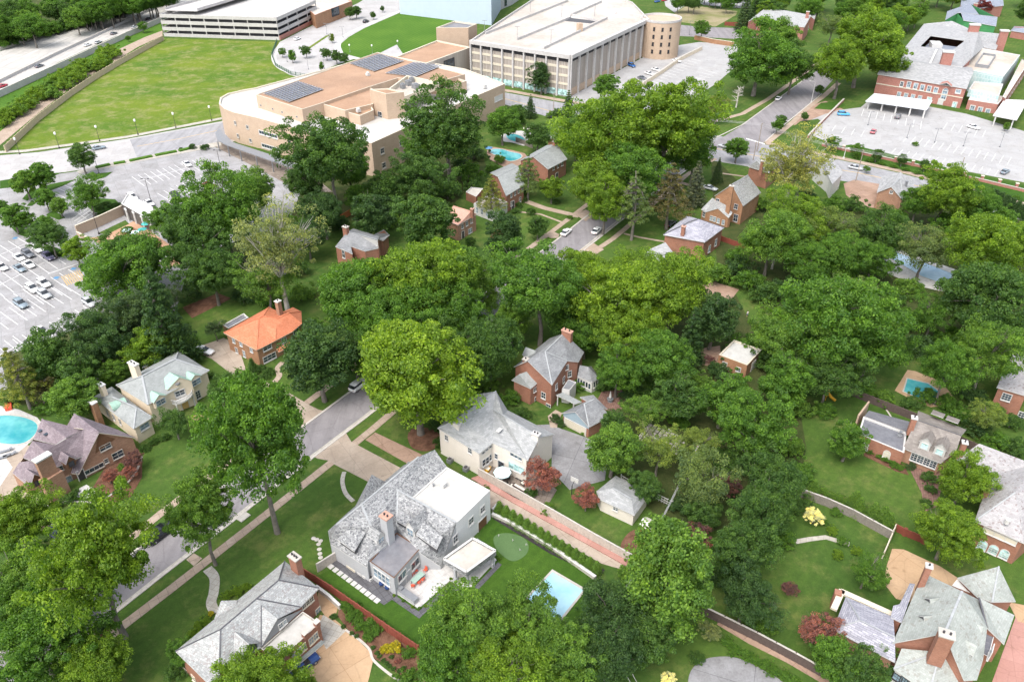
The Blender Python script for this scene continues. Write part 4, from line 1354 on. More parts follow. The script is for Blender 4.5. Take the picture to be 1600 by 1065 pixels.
# ===== brick Tudor with purple slates =====
def tudor():
 b=Bld('tudor_house','brown brick house with steep purple slate gables beside the round pool','house',(130,760),az=AZ1)
 A=crop(0,640,6.66)
 V=b.V
 V['g1']=K(A,820,668,1.9); V['g3']=K(A,1415,290,3.3); V['g2']=on(V['g1'],V['g3'],A(1030,238))
 V['r2']=K(A,770,42,V['g2'].z+0.0); V['e3']=K(A,1225,205,3.3)
 V['l0']=K(A,745,660,1.9); V['v1']=K(A,875,200,8.0)
 V['s1']=K(A,690,175,4.4)
 b.roof(['g1 g2 r2 s1 v1 l0','g2 g3 e3 r2'],'slate_purple',ridges=['g2 r2','v1 l0'],ridge_mat='slate_purple',fascia='trim_cream')
 V['m0']=K(A,470,425,7.6); V['n1']=K(A,560,605,4.4); V['n2']=K(A,860,480,4.4)
 V['b0']=K(A,350,320,5.2); V['b1']=K(A,455,100,4.6)
 V['t1']=K(A,705,285,7.9)
 b.roof(['m0 v1 n2 n1'],'slate_purple',name='roof')
 V['h1']=K(A,435,95,6.6); V['h2']=K(A,345,300,3.6); V['h3']=K(A,575,360,4.6); V['h4']=K(A,690,290,6.8); V['h5']=K(A,870,205,5.6); V['h6']=K(A,630,150,4.0)
 b.roof(['h1 h2 h3 h4','h1 h4 h5 h6'],'slate_purple',name='wing_roof',ridges=['h1 h4'],ridge_mat='slate_purple')
 V['k1']=K(A,335,320,5.6); V['k2']=K(A,240,495,3.2); V['k3']=K(A,390,560,3.2); V['k4']=K(A,470,430,6.0); V['k5']=K(A,580,365,4.6)
 b.roof(['k1 k2 k3 k4','k1 k4 k5'],'slate_purple',name='wing_roof')
 V['p1']=K(A,200,545,5.0); V['p2']=K(A,130,655,3.4); V['p3']=K(A,280,780,3.0); V['p4']=K(A,440,690,3.4); V['p5']=K(A,415,575,5.4); V['p6']=K(A,300,530,5.6)
 b.roof(['p1 p2 p3 p6','p3 p4 p5 p6'],'slate_purple',name='roof')
 m=MB()
 def wl(a,c):
  A1,C1=V[a],V[c]
  m.poly([(A1.x,A1.y,0),(C1.x,C1.y,0),(C1.x,C1.y,C1.z-.12),(A1.x,A1.y,A1.z-.12)])
  b.edge[a+'-'+c]=(A1,C1)
 o=-SR*0.5
 for k in ('g1','g2','g3','n1','n2','p3','p4'):
  V[k+'_']=V[k]+(-SR*0.4)+UP*(-0.05)
 V['g1_']=V['g1_']+SD*0.4; V['g3_']=V['g3_']-SD*0.4
 V['l1_']=V['l0']+SD*0.2-SR*0.3
 m.poly([(V['g1_'].x,V['g1_'].y,0),(V['g3_'].x,V['g3_'].y,0),tuple(V['g3_']),tuple(V['g2_']-UP*0.2),tuple(V['g1_'])])
 b.edge['gable']=(V['g1_'],V['g3_'])
 V['e3_']=V['e3']-SD*0.4
 wl('g3_','e3_'); wl('e3_','s1'); wl('s1','h6'); wl('h6','h1'); wl('h1','h2'); wl('h2','k2'); wl('k2','p2'); wl('p2','p3_')
 wl('p3_','p4_'); wl('p4_','n1_'); wl('n1_','n2_')
 b.part('wall',m,'brick_mixed')
 m=MB()
 nrm=SR*0.06
 tp=V['g2_']-UP*0.25+nrm
 l=on(*b.edge['gable'],A(990,455))+nrm
 r=on(*b.edge['gable'],A(1200,300))+nrm
 m.poly([l,r,tp])
 b.part('gable_board',m,'wood_brown')
 for x,y,w,h in ((1095,385,2.0,1.1),(1225,465,2.0,1.4),(1105,530,0.7,0.9)):
  b.win('gable',A(x,y),w,h,frame='stone_pale',cols=2 if w>1 else 1)
 b.win('gable',A(980,610),3.4,0.9,frame='stone_pale',cols=4,rows=1)
 b.win('n1_-n2_',A(620,610),1.1,1.0,frame='stone_pale'); b.win('n1_-n2_',A(705,730),1.5,1.6,frame='stone_pale',pane='glass_pale')
 b.win('p3_-p4_',A(465,870),1.6,1.4,frame='stone_pale')
 b.door('gable',A(850,690),1.1,2.1,'trim_dark')
 b.dormer(SR,A(755,590),4.2,1.5,1.3,2.2,'slate_purple','wood_brown',(0.9,1.0),pitch=0.8,frame='trim_dark')
 b.dormer(SR,A(405,785),3.2,1.7,1.3,2.4,'slate_purple','wood_brown',(1.0,1.0),pitch=0.8,frame='trim_dark')
 top=K(A,435,495,9.0)
 m=MB()
 base=mid(V['p4_'],V['n1_'])
 c=K(A,440,500,8.6)
 m.box((c.x,c.y,4.3),(1.1,2.6,8.6),AZ1,0)
 m.box((c.x,c.y,8.75),(1.4,2.9,0.3),AZ1,1)
 m.box((c.x+SR.x*.3,c.y+SR.y*.3,2.4),(1.4,3.6,4.8),AZ1,0)
 ch=b.part('chimney',m,['brick_mixed','trim_white'])
 for x,y in ((430,210),(490,245)):
  m=MB(); m.box(K(A,x,y,5.0+0.3),(0.6,1.2,0.15),AZ1); b.part('skylight',m,'glass')
tudor()
# ===== brick house, bottom left =====
def mixed_house():
 b=Bld('mixed_slate_house','brick house with mixed grey slates and a white flat terrace at the bottom left','house',(400,1010),az=AZ2)
 A=crop(260,860,5.327)
 V=b.V
 V['a']=K(A,75,835,5.0); V['d']=K(A,985,85,5.0); V['e']=K(A,1272,310,5.0)
 V['b']=V['a']+(V['e']-V['d'])*1.55
 V['m']=K(A,450,655,8.0) ; V['n']=K(A,935,245,8.0)
 V['f']=K(A,1115,468,5.0)
 V['k']=K(A,750,400,8.0)
 V['g']=K(A,925,565,6.8); V['h']=K(A,790,800,4.8); V['gr']=K(A,790,455,7.4); V['v']=K(A,1140,480,5.0)
 V['j']=K(A,440,1010,5.0)
 b.roof(['d e n','e f k n','k f g gr','gr g h','k gr h j m','a d n m','a m j b','n k m'] if False else
  ['d e n','e f k n','k f g gr','gr g h','k gr h j m','d n k m a','a m j b'],
  'slate_mixed',ridges=['d n','n e','n k','k f','gr h','m j','a m','k m'],ridge_mat='ridge_dark',rw=0.16)
 V['x']=V['h']+Vector((0,0,0))
 b.walls('a d e f h j b','brick_red',over=0.35)
 m=MB()
 g0,g1=V['h']+RR*0.05,V['v']+RR*0.05
 tp=on(g0,g1,A(925,575))
 m.poly([g0,g1,tp],0)
 b.part('gable_wall',m,'metal_grey')
 b.edge['gab']=(g0,g1)
 b.win('gab',A(950,620),0.7,0.9,frame='trim_white',pane='glass_pale'); b.win('gab',A(985,590),0.5,0.8,frame='trim_white',pane='glass_pale')
 V['t1']=K(A,785,815,4.6); V['t2']=K(A,945,910,4.6); V['t3']=K(A,1275,600,4.6); V['t4']=K(A,1135,505,4.6)
 b.flat('t1 t2 t3 t4','brick_red','white_membrane',0.3,0.15,name='terrace_wall',roofname='terrace_roof',coping='stone_pale')
 for x,y in ((1005,815),(1150,690),(1250,600)):
  m=MB(); p=on(V['t2'],V['t3'],A(x,y)); p=V['t2'].lerp(V['t3'],(p-V['t2']).length/(V['t3']-V['t2']).length)
  m.box(p+UP*0.35,(0.7,0.7,0.9),AZ2,0); m.box(p+UP*0.84,(0.85,0.85,0.08),AZ2,1)
  b.part('pier',m,['brick_red','stone_pale'])
 b.edge['te']=(V['t2'],V['t3'])
 b.wins('te',A(1065,870),A(1140,800),3,0.85,1.3,frame='trim_cream',pane='glass_pale')
 b.wins('te',A(1205,745),A(1240,710),2,0.85,1.3,frame='trim_cream',pane='glass_pale')
 b.wins('e-f',A(1145,455),A(1205,405),3,0.8,0.9,frame='trim_cream'); b.win('e-f',A(1262,500),1.0,1.3,frame='trim_cream',pane='glass_pale')
 V['c1']=K(A,985,1040,3.0); V['c2']=K(A,1320,760,3.0); V['c3']=K(A,1290,740,3.6); V['c4']=K(A,960,1020,3.6)
 b.roof(['c1 c2 c3 c4'],'slate_greygreen',name='canopy_roof')
 b.chimney(A(1065,45),8.6,1.7,1.0,0.0,'brick_red','stone_pale',3,AZ2)
 V['y1']=K(A,400,560,4.6); V['y2']=K(A,455,415,5.6); V['y3']=K(A,590,410,5.6); V['y4']=K(A,565,490,5.8)
 b.roof(['y1 y2 y3 y4'],'slate_mixed',name='bay_roof')
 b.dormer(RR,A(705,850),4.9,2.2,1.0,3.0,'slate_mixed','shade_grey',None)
 b.wins('a-b',A(160,1000),A(230,1060),2,0.9,1.2,frame='trim_cream')
mixed_house()
# ===== right: sage slate house, bottom right =====
def sage_house():
 b=Bld('sage_slate_house','brick house with pale sage slate roofs and triangular dormers at the bottom right','house',(1480,1020),az=22)
 A=crop(1260,870,4.706)
 V=b.V
 V['a']=K(A,632,632,5.0); V['b']=K(A,950,632,8.4) ; V['c']=K(A,1160,905,5.0)
 V['ap']=K(A,1015,560,9.0); V['m']=K(A,1145,250,9.0); V['d']=K(A,862,115,5.2); V['e']=K(A,1265,310,5.4); V['f']=K(A,1330,520,6.6)
 V['g']=K(A,1300,750,5.0)
 V['h']=K(A,1255,900,4.6)
 b.roof(['a ap m d','ap c h g f m','m f e'],'slate_sage',ridges=['ap m'],ridge_mat='ridge_pale',rw=0.3)
 V['dm']=V['d'].lerp(V['e'],0.5); V['dm'].z=8.0
 b.walls('a ap c h g f e m d','brick_red',over=0.3)
 V['h1']=K(A,640,820,3.6); V['h2']=K(A,700,670,4.8); V['h3']=K(A,985,695,5.6); V['h4']=K(A,1150,905,3.6); V['h5']=K(A,900,1000,3.6)
 b.roof(['h1 h2 h3','h1 h3 h5','h3 h4 h5'],'slate_sage',name='wing_roof',ridges=['h1 h3','h3 h5'],ridge_mat='ridge_pale')
 b.walls('h1 h2 h3 h4 h5','trim_white',over=0.3,name='wing_wall')
 b.wins('h1-h5',A(670,885),A(830,960),4,1.2,1.2,frame='trim_dark',pane='glass_pale')
 V['k1']=K(A,1110,150,4.4); V['k2']=K(A,1415,68,7.4); V['k3']=K(A,1540,325,4.4); V['k4']=K(A,1365,330,5.6); V['k5']=K(A,1260,295,5.0)
 b.roof(['k1 k2 k4 k5','k2 k3 k4'],'slate_sage',name='rear_roof',ridges=['k2 k4'],ridge_mat='ridge_pale')
 b.walls('k1 k2 k3 k4 k5','brick_red',over=0.3,name='rear_wall')
 V['p1']=K(A,1270,298,6.4); V['p2']=K(A,1530,425,4.8); V['p3']=K(A,1455,640,4.6); V['p4']=K(A,1325,515,6.2)
 b.roof(['p1 p2 p3 p4'],'slate_sage',name='side_roof',ridges=['p1 p4'])
 b.walls('p1 p2 p3 p4','brick_red',over=0.3,name='side_wall')
 V['q1']=K(A,1265,690,4.6); V['q2']=K(A,1340,735,4.6); V['q3']=K(A,1390,545,4.8); V['q4']=K(A,1330,518,4.8)
 b.flat('q1 q2 q3 q4','brick_red','shingle_dark',0.05,0.1,name='bay_wall',roofname='bay_roof')
 b.win('q2-q3',A(1360,700),1.6,1.8,pane='glass_pale')
 V['w1']=K(A,1070,210,4.0); V['w2']=K(A,1105,165,4.0); V['w3']=K(A,1285,215,4.0); V['w4']=K(A,1275,290,4.0)
 b.flat('w1 w2 w3 w4','brick_red','white_membrane',0.1,0.15,name='link_wall',roofname='link_roof')
 nz=(V['ap']-V['a'])
 for x,y in ((895,350),(850,480)):
  m=MB()
  p=K(A,x+50,y-40,7.0)
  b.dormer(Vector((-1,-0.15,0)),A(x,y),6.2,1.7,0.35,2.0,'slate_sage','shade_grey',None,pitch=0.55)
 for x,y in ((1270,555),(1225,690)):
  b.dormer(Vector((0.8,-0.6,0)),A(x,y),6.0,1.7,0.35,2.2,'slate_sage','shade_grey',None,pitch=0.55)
 b.chimney(A(905,60),9.8,0.8,0.8,4.0,'brick_red','trim_white',1)
 b.chimney(A(1035,560),11.0,1.8,1.3,5.0,'brick_red','stone_pale',2)
 V['s1']=K(A,195,530,3.4); V['s2']=K(A,655,775,3.4); V['s3']=K(A,640,575,4.6); V['s4']=K(A,700,290,3.4); V['s5']=K(A,290,290,3.4)
 V['t1']=K(A,395,465,5.4); V['t2']=K(A,650,590,5.4); V['s6']=K(A,640,440,4.0)
 b.roof(['s1 s2 t2 t1','s1 t1 s5','s5 t1 t2 s6'],'shingle_lavender',name='wing_roof',ridges=['t1 t2','s1 t1','s5 t1'],ridge_mat='ridge_pale',rw=0.16)
 b.walls('s1 s2 s6 s5','brick_mixed',over=0.35,name='wing_wall')
 V['u1']=K(A,620,440,4.2); V['u2']=K(A,700,480,4.8); V['u3']=K(A,800,195,4.8); V['u4']=K(A,760,190,4.0); V['u5']=K(A,685,345,4.0); V['u6']=K(A,640,355,4.2)
 b.roof(['u1 u2 u3 u4 u5 u6'],'shingle_lavender',name='lean_to_roof')
 b.walls('u1 u2 u3 u4 u5 u6','brick_red',over=0.15,name='lean_to_wall')
 m=MB()
 m.bar(K(A,200,385,2.9),K(A,262,245,2.9),0.9,0.35); m.bar(K(A,250,250,2.9),K(A,640,425,2.9),0.9,0.35)
 b.part('balcony_wall',m,'trim_cream')
 m=MB(); c=K(A,235,255,3.4); m.box((c.x,c.y,1.7),(1.0,1.0,3.4),22); b.part('pier',m,'brick_red')
sage_house()
# ===== right edge: pink slate house, and the smaller one beside it =====
def pink_house():
 b=Bld('pink_slate_house','long brick house with pale pink slate roof and arched windows at the right edge','house',(1560,830),az=24)
 A=crop(1320,620,5.714)
 B=crop(1480,700,5.325)
 V=b.V
 V['a']=K(A,1000,555,5.0); V['b']=K(A,1300,700,5.0); V['t0']=K(A,1200,415,6.4); V['t1']=K(A,1690,600,7.4)
 V['c']=K(B,230,605,5.2); V['d']=K(B,640,790,5.2); V['p']=K(B,565,370,8.6)
 V['q']=K(B,900,560,5.2); V['e']=K(B,1100,330,7.6)
 V['bb']=K(B,358,225,5.2)
 b.roof(['a bb p e t1 t0','bb c p','c d p','d q e p'],'slate_pink',ridges=['p c'],ridge_mat='ridge_pale')
 b.walls('a bb c d q e t1 t0','brick_red',over=0.3)
 b.wins('c-d',B(345,690),B(530,770),3,1.6,0.9,cols=1,rows=1,pane='trim_cream',frame='trim_white')
 b.wins('c-d',B(290,815),B(470,890),3,1.3,1.2,cols=3,rows=3,arch=True,pane='glass_teal')
 b.win('a-bb',B(235,215),1.0,1.4)
 b.chimney(A(1075,400),8.4,0.8,0.9,4.5,'brick_red','trim_white',1,20)
 b.chimney(A(1300,750),8.8,0.8,0.9,4.5,'brick_red','trim_white',1,20)
 m=MB(); m.lathe(K(B,492,625,6.4),[(0.35,0),(0.35,0.9),(0.42,0.95),(0.3,1.05)],10); b.part('roof_vent',m,'trim_white')
 s=Bld('dormered_cottage','small brick house with taupe roof and two white dormers beside the flat roofed wing','house',(1450,710),az=24)
 V=s.V
 V['a']=K(A,520,455,3.2); V['b']=K(A,860,590,3.2); V['m']=K(A,640,205,6.4) ; V['n']=K(A,1040,345,6.4)
 V['c']=K(A,1000,555,3.2); V['c']=K(A,1000,470,4.4); V['d']=K(A,1085,290,4.6); V['e']=K(A,655,122,4.6)
 s.roof(['a b c n m','m n d e'],'slate_grey' if False else 'shingle_taupe',ridges=['m n'],ridge_mat='ridge_dark',rw=0.12)
 s.walls('a b c n d e m','brick_mixed',over=0.3)
 s.wins('a-b',A(620,530),A(790,595),4,1.1,1.9,cols=2,rows=4,fw=0.12)
 dv=Vector((V['b'].y-V['a'].y,-(V['b'].x-V['a'].x),0)).normalized()
 if dv.y>0:dv=-dv
 s.dormer(dv,A(700,470),3.6,1.8,1.7,2.6,'shingle_taupe','trim_white',(1.2,1.2),pane='glass_teal',pitch=0.6)
 s.dormer(dv,A(832,522),3.6,1.8,1.7,2.6,'shingle_taupe','trim_white',(1.2,1.2),pane='glass_teal',pitch=0.6)
 s.dormer(-dv,A(830,170),4.9,1.8,0.9,2.0,'shingle_taupe','trim_white',None,shed=True)
 s.dormer(-dv,A(960,220),4.9,1.8,0.9,2.0,'shingle_taupe','trim_white',None,shed=True)
 s.chimney(A(625,180),8.0,0.9,0.9,4.0,'brick_red','trim_white',1,20)
 V['f1']=K(A,150,205,3.3); V['f2']=K(A,515,495,3.3) if False else K(A,530,500,3.3)
 V['f1']=K(A,120,330,3.3) ; V['f3']=K(A,552,320,3.3); V['f4']=K(A,165,175,3.3)
 s.flat('f1 f2 f3 f4','brick_red','grey_membrane',0.25,0.3,name='wing_wall',roofname='wing_roof')
 V['l1']=K(A,175,170,3.0); V['l2']=K(A,552,310,3.0); V['l3']=K(A,600,225,2.4); V['l4']=K(A,215,120,2.4)
 s.roof(['l1 l2 l3 l4'],'shingle_dark',name='lean_to_roof')
 s.walls('l1 l2 l3 l4','brick_red',over=0.15,name='lean_to_wall')
 s.win('f1-f2',A(372,520),1.2,1.0,arch=True,pane='trim_cream'); s.win('f1-f2',A(185,440),1.0,1.3,pane='trim_cream')
 m=MB(); m.lathe(K(A,490,345,3.1),[(0.5,0),(0.5,0.25),(0.25,0.3),(0.2,0.9),(0.35,1.0)],12); s.part('roof_vent',m,'metal_grey')
 m=MB(); m.bar(K(A,105,220,1.6),K(A,200,95,1.6),0.3,3.2); s.part('stepped_gable',m,'brick_tan')
M_tiles('shingle_taupe',(0.206,0.185,0.168),(0.284,0.258,0.237),(0.172,0.155,0.142),0.6,0.35,0.012,stain=0.3)
pink_house()
# ===== simple hipped or gabled buildings further away =====
b=Bld('garage','small pale garage with grey hipped roof at the edge of the back lawn','garage',(975,800),az=AZ2)
A=crop(800,530,3.945)
V=b.V
V['a']=K(A,540,985,2.8); V['b']=K(A,755,1085,2.8); V['c']=K(A,850,955,2.8); V['e']=K(A,600,850,2.8)
V['d']=V['a']+V['c']-V['b']
V['d']=K(A,520,935,2.8); V['e']=K(A,640,838,2.8)
V['m']=K(A,620,915,4.4); V['n']=K(A,735,985,4.4)
V['d2']=K(A,560,870,3.4)
b.roof(['d a m','a b n m','b c n','c e m n','e d m'],'shingle_light',ridges=['m n'],ridge_mat='ridge_pale')
b.walls('a b c e d','siding_cream',over=0.3)
b.win('a-b',A(640,1040),0.9,1.0)
b=Bld('garage','tan brick garage with white flat roof near the small purple tree','garage',(1152,575),az=-20)
A=crop(800,530,3.945)
V=b.V
V['a']=K(A,1275,95,3.2); V['b']=K(A,1450,160,3.2); V['c']=K(A,1540,65,3.2); V['d']=V['a']+V['c']-V['b']
b.flat('a b c d','brick_orange','white_membrane',0.25,0.3,coping='trim_cream')
b.win('a-b',A(1312,152),1.0,1.0,fw=0.14); b.win('a-b',A(1396,185),1.0,1.0,fw=0.14)
b.door('b-c',A(1480,190),1.8,2.1,'trim_white','garage_door')
b=Bld('brick_house','brick house with plain grey roof half hidden behind the large tree cluster','house',(560,400),az=AZ1)
A=crop(480,340,8.875)
V=b.V
V['a']=K(A,388,400,5.6); V['b']=K(A,630,505,5.6); V['m']=K(A,560,190,8.0); V['n']=K(A,980,310,8.0); V['c']=K(A,1000,420,5.6)
V['g1']=K(A,605,395,5.8); V['g2']=K(A,800,465,5.6); V['g3']=K(A,715,250,7.6); V['d']=K(A,640,150,6.2); V['e']=K(A,1000,260,6.2)
V['g1'].z,V['g3']=5.8,on(V['m'],V['n'],A(715,235))
b.roof(['a b g1 g3 m','g1 g2 c n g3','m g3 n e d','a m d'],'slate_grey',ridges=['m n'],ridge_mat='ridge_pale')
b.walls('a b g1 g2 c n e d m','brick_red',over=0.12)
b.win('a-b',A(505,500),1.0,2.4)
V['p1']=K(A,860,270,6.6); V['p2']=K(A,1060,165,6.6); V['p3']=K(A,1145,240,4.6); V['p4']=K(A,1060,315,4.6); V['p5']=K(A,960,300,5.2)
b.roof(['p1 p2 p3 p4 p5'],'slate_grey',name='wing_roof')
b.walls('p1 p2 p3 p4 p5','brick_red',over=0.3,name='wing_wall')
b.chimney(A(530,120),9.6,1.4,1.0,4.0,'brick_red','stone_pale',2)
b=Bld('outbuilding','low pale roofed brick outbuilding under the left side of the tree cluster','outbuilding',(515,445),az=AZ1)
V=b.V
V['a']=K(A,205,830,3.0); V['b']=K(A,335,960,3.0); V['c']=K(A,520,870,3.0); V['d']=K(A,400,720,3.0)
b.flat('a b c d','brick_red','cream_membrane',0.2,0.25)
A=crop(680,180,5.325)
b=Bld('brick_house','small brown brick house with pale terracotta roof above the purple shrub','house',(735,360),az=AZ1)
V=b.V
V['a']=K(A,190,915,5.0); V['b']=K(A,345,825,5.0); V['c']=K(A,150,755,6.5); V['d']=K(A,300,800,6.5)
V['e']=K(A,60,860,5.0)
b.roof(['a b d c','a c e'],'clay_pale',ridges=['c d'],ridge_mat='clay_pale')
b.walls('a b d c e','brick_mixed',over=0.3)
b.wins('a-b',A(225,925),A(300,880),3,0.9,1.2); b.win('a-b',A(290,960),1.8,1.4,pane='glass_pale'); b.door('a-b',A(230,1000),1.0,2.1,'trim_dark')
b.chimney(A(308,775),7.8,0.8,0.8,5.0,'brick_red','clay_pale',1)
b=Bld('brick_house','long brick house with pale grey green roof, black shutters and white flat wing','house',(790,325),az=AZ1)
V=b.V
V['a']=K(A,590,672,5.6); V['b']=K(A,745,578,5.6); V['r1']=K(A,520,510,8.0); V['r2']=K(A,690,425,8.0); V['c']=K(A,760,520,7.0)
V['d']=V['a']+(V['r1']-V['a'])*2; V['d'].z=5.6; V['e']=V['b']+(V['r2']-V['b'])*2; V['e'].z=5.6
b.roof(['a b r2 r1','r1 r2 e d'],'slate_greygreen',ridges=['r1 r2'],ridge_mat='ridge_pale')
b.walls('a b r2 e d r1','brick_red',over=0.3)
b.wins('a-b',A(632,665),A(725,612),4,0.9,1.3); b.wins('a-b',A(562,770),A(705,700),3,1.0,1.5); b.door('a-b',A(645,745),1.2,2.3,'trim_dark')
V['f1']=K(A,320,735,3.4); V['f2']=K(A,490,800,3.4); V['f3']=K(A,600,720,3.4); V['f4']=K(A,440,665,3.4)
b.flat('f1 f2 f3 f4','trim_white','deck_concrete',0.6,0.2,name='wing_wall',roofname='wing_roof')
b.wins('f1-f2',A(350,790),A(470,830),4,0.9,1.8,pane='glass_pale')
V['g1']=K(A,255,640,2.6); V['g2']=K(A,340,680,2.6); V['g3']=K(A,400,610,2.6); V['g4']=K(A,300,600,2.6)
b.flat('g1 g2 g3 g4','brick_red','cream_membrane',0.3,0.2,name='shed_wall',roofname='shed_roof')
b=Bld('brick_house','brick house with weathered pale grey roof below the upper swimming pool','house',(860,262),az=AZ1)
V=b.V
V['a']=K(A,940,450,5.4); V['b']=K(A,1100,365,5.4); V['r1']=K(A,815,345,8.0); V['r2']=K(A,1010,240,8.0); V['z']=K(A,880,440,5.8)
V['d']=V['a']+(V['r1']-V['a'])*1.9; V['d'].z=5.4; V['e']=V['b']+(V['r2']-V['b'])*1.9; V['e'].z=5.4
b.roof(['a b r2 r1','r1 r2 e d'],'slate_greygreen',ridges=['r1 r2'],ridge_mat='ridge_pale')
b.walls('a b r2 e d r1','brick_red',over=0.3)
b.wins('a-b',A(985,440),A(1055,405),3,1.0,1.3); b.door('a-b',A(1010,530),1.2,2.3,'trim_dark')
b.chimney(A(992,215),9.4,1.0,1.0,5.0,'brick_red','stone_pale',1)
b=Bld('brick_house','small brick house with pale hipped roof next to the upper road','house',(878,222),az=AZ1)
V=b.V
V['a']=K(A,935,180,3.4); V['b']=K(A,1020,210,3.4); V['c']=K(A,1150,130,4.2); V['d']=K(A,985,118,4.2); V['m']=K(A,1060,95,6.4); V['n']=K(A,1110,62,6.4); V['f']=K(A,1180,90,4.2)
b.roof(['d a b c m','c f n m','d m n'],'shingle_light',ridges=['m n'],ridge_mat='ridge_pale')
b.walls('a b c f n d','brick_orange',over=0.3)
b.win('b-c',A(1060,175),1.6,1.4,pane='glass_pale')
A=crop(1000,250,5.918)
b=Bld('gabled_brick_house','orange brick house with mottled slate roof and central gable chimney','house',(1160,330),az=AZ1)
V=b.V
V['a']=K(A,690,330,6.6); V['b']=K(A,955,425,6.0); V['ap']=on(V['a'],V['b'],A(850,225)); V['r']=V['ap']+(K(A,1000,140,V['ap'].z)-V['ap'])*1.0
V['c']=K(A,1030,370,6.0); V['h']=K(A,770,145,7.4); V['c']=K(A,1120,300,6.0)
V['d']=V['a']+(V['r']-V['ap'])
b.roof(['ap b c r','a ap r d'],'slate_mixed',ridges=['ap r'],ridge_mat='ridge_pale')
b.walls('a ap b c r d','brick_orange',over=0.25)
b.edge['f']=(b.inset(['a','b','c','d'],0.25)[0],b.inset(['a','b','c','d'],0.25)[1])
b.win('f',A(718,380),1.1,1.5); b.win('f',A(888,430),1.1,1.5); b.win('f',A(885,535),1.3,2.2)
b.chimney(A(850,235),V['ap'].z+1.2,1.2,0.8,0.0,'brick_orange','stone_pale',1)
V['w1']=K(A,565,455,3.2); V['w2']=K(A,610,480,3.2); V['w4']=K(A,820,535,3.2); V['w3']=on(V['w2'],V['w4'],A(720,445)); V['w5']=K(A,855,485,4.6); V['w6']=K(A,800,420,5.2); V['w7']=K(A,670,350,5.0)
b.roof(['w1 w2 w3 w6 w7','w3 w4 w5 w6'],'slate_mixed',name='wing_roof')
b.walls('w1 w2 w3 w4 w5 w6 w7','brick_orange',over=0.2,name='wing_wall')
b.wins('w2-w3',A(660,535),A(690,545),2,0.8,1.4,pane='glass_pale'); b.wins('w3-w4',A(725,560),A(770,575),2,0.8,1.4,pane='glass_pale'); b.win('w1-w2',A(592,500),1.0,1.5)
b=Bld('brick_house','red brick house with lavender grey hipped roof behind a soft green tree','house',(1085,385),az=AZ1)
V=b.V
V['a']=K(A,215,690,5.4); V['b']=K(A,600,760,5.4); V['c']=K(A,780,625,5.4); V['d']=K(A,430,515,5.4); V['m']=K(A,460,570,7.6); V['n']=K(A,540,545,7.8)
V['k']=K(A,660,690,5.6)
b.roof(['a b n m','b c n','c d m n','d a m'],'shingle_lavender',ridges=['m n','a m','c n'],ridge_mat='ridge_dark')
b.walls('a b c d','brick_red',over=0.35)
b.wins('b-c',A(640,820),A(700,760),2,1.2,2.0,pane='glass_pale')
b.chimney(A(405,610),8.4,0.9,0.9,5.5,'brick_red','clay_pale',1)
b=Bld('white_roof_house','house with pale white roof plane half covered by lime trees','house',(1030,425),az=AZ1)
V=b.V
V['a']=K(A,100,820,5.8); V['b']=K(A,235,760,6.8); V['c']=K(A,368,935,4.6); V['d']=K(A,270,1060,4.6); V['e']=K(A,10,900,5.0)
b.roof(['a b c d e'],'shingle_school')
b.walls('a b c d e','brick_red',over=0.3)
A=crop(1240,230,7.273)
b=Bld('brick_house','brick house with pale grey gabled roof right of the paved courtyard','house',(1390,325),az=15)
V=b.V
V['a']=K(A,945,515,5.0); V['b']=K(A,1240,600,5.0); V['ap']=K(A,1215,350,7.4); V['c']=K(A,1345,500,5.0); V['m']=K(A,1215,285,7.6); V['d']=K(A,1000,330,5.0); V['e']=K(A,1380,390,5.0)
V['g']=on(V['a'],V['b'],A(1110,450))
b.roof(['a g ap m d','g b ap','b c e m ap'],'shingle_school',ridges=['ap m','ap g','ap b'],ridge_mat='ridge_pale')
b.walls('a g b c e d','brick_mixed',over=0.3)
b.edge['f']=b.edge['a-g']
b.win('f',A(1112,508),0.9,0.9); b.chimney(A(1290,385),7.4,0.6,0.6,5.0,'metal_grey','metal_grey',0)
m=MB()
p,q,r_=V['a'].lerp(V['b'],0.12),V['a'].lerp(V['b'],0.92),V['g']
off=Vector((0,-0.25,0))+UP*-0.2
b=Bld('grey_roof_house','brick house with steep grey roof left of the paved courtyard','house',(1300,300),az=15)
V=b.V
V['a']=K(A,440,420,5.0); V['b']=K(A,560,300,5.0); V['r1']=K(A,350,180,7.6); V['r2']=K(A,450,140,7.6); V['c']=K(A,545,250,5.6); V['d']=K(A,400,340,5.0); V['e']=K(A,250,200,5.0)
V['ap']=K(A,440,255,6.6)
b.roof(['d a b c r2 r1','r1 d e'],'shingle_school',ridges=['r1 r2'],ridge_mat='ridge_pale')
b.walls('a b c r2 r1 e d','trim_white',over=0.25)
b.win('a-b',A(500,470),1.4,1.4)
b=Bld('pale_slate_house','house with pale mottled slate roof under the pale spring tree','house',(1215,285),az=AZ1)
A=crop(1000,250,5.918)
V=b.V
V['a']=K(A,1000,60,5.5); V['b']=K(A,1190,120,5.5); V['c']=K(A,1320,20,5.5); V['d']=K(A,1120,-30,5.5); V['m']=K(A,1080,10,8.0); V['n']=K(A,1200,-10,8.0)
b.roof(['a b n m','b c n','c d m n','d a m'],'slate_mixed',ridges=['m n'],ridge_mat='ridge_pale')
b.walls('a b c d','brick_red',over=0.3)
b.chimney(A(1135,5),9.6,0.9,0.9,5.0,'brick_red','stone_pale',1)
A=crop(1480,480,8)
b=Bld('brick_house','brick house with pink white slate roof at the right edge beside the pool','house',(1590,625),az=24)
A=crop(1200,530,3.945)
V=b.V
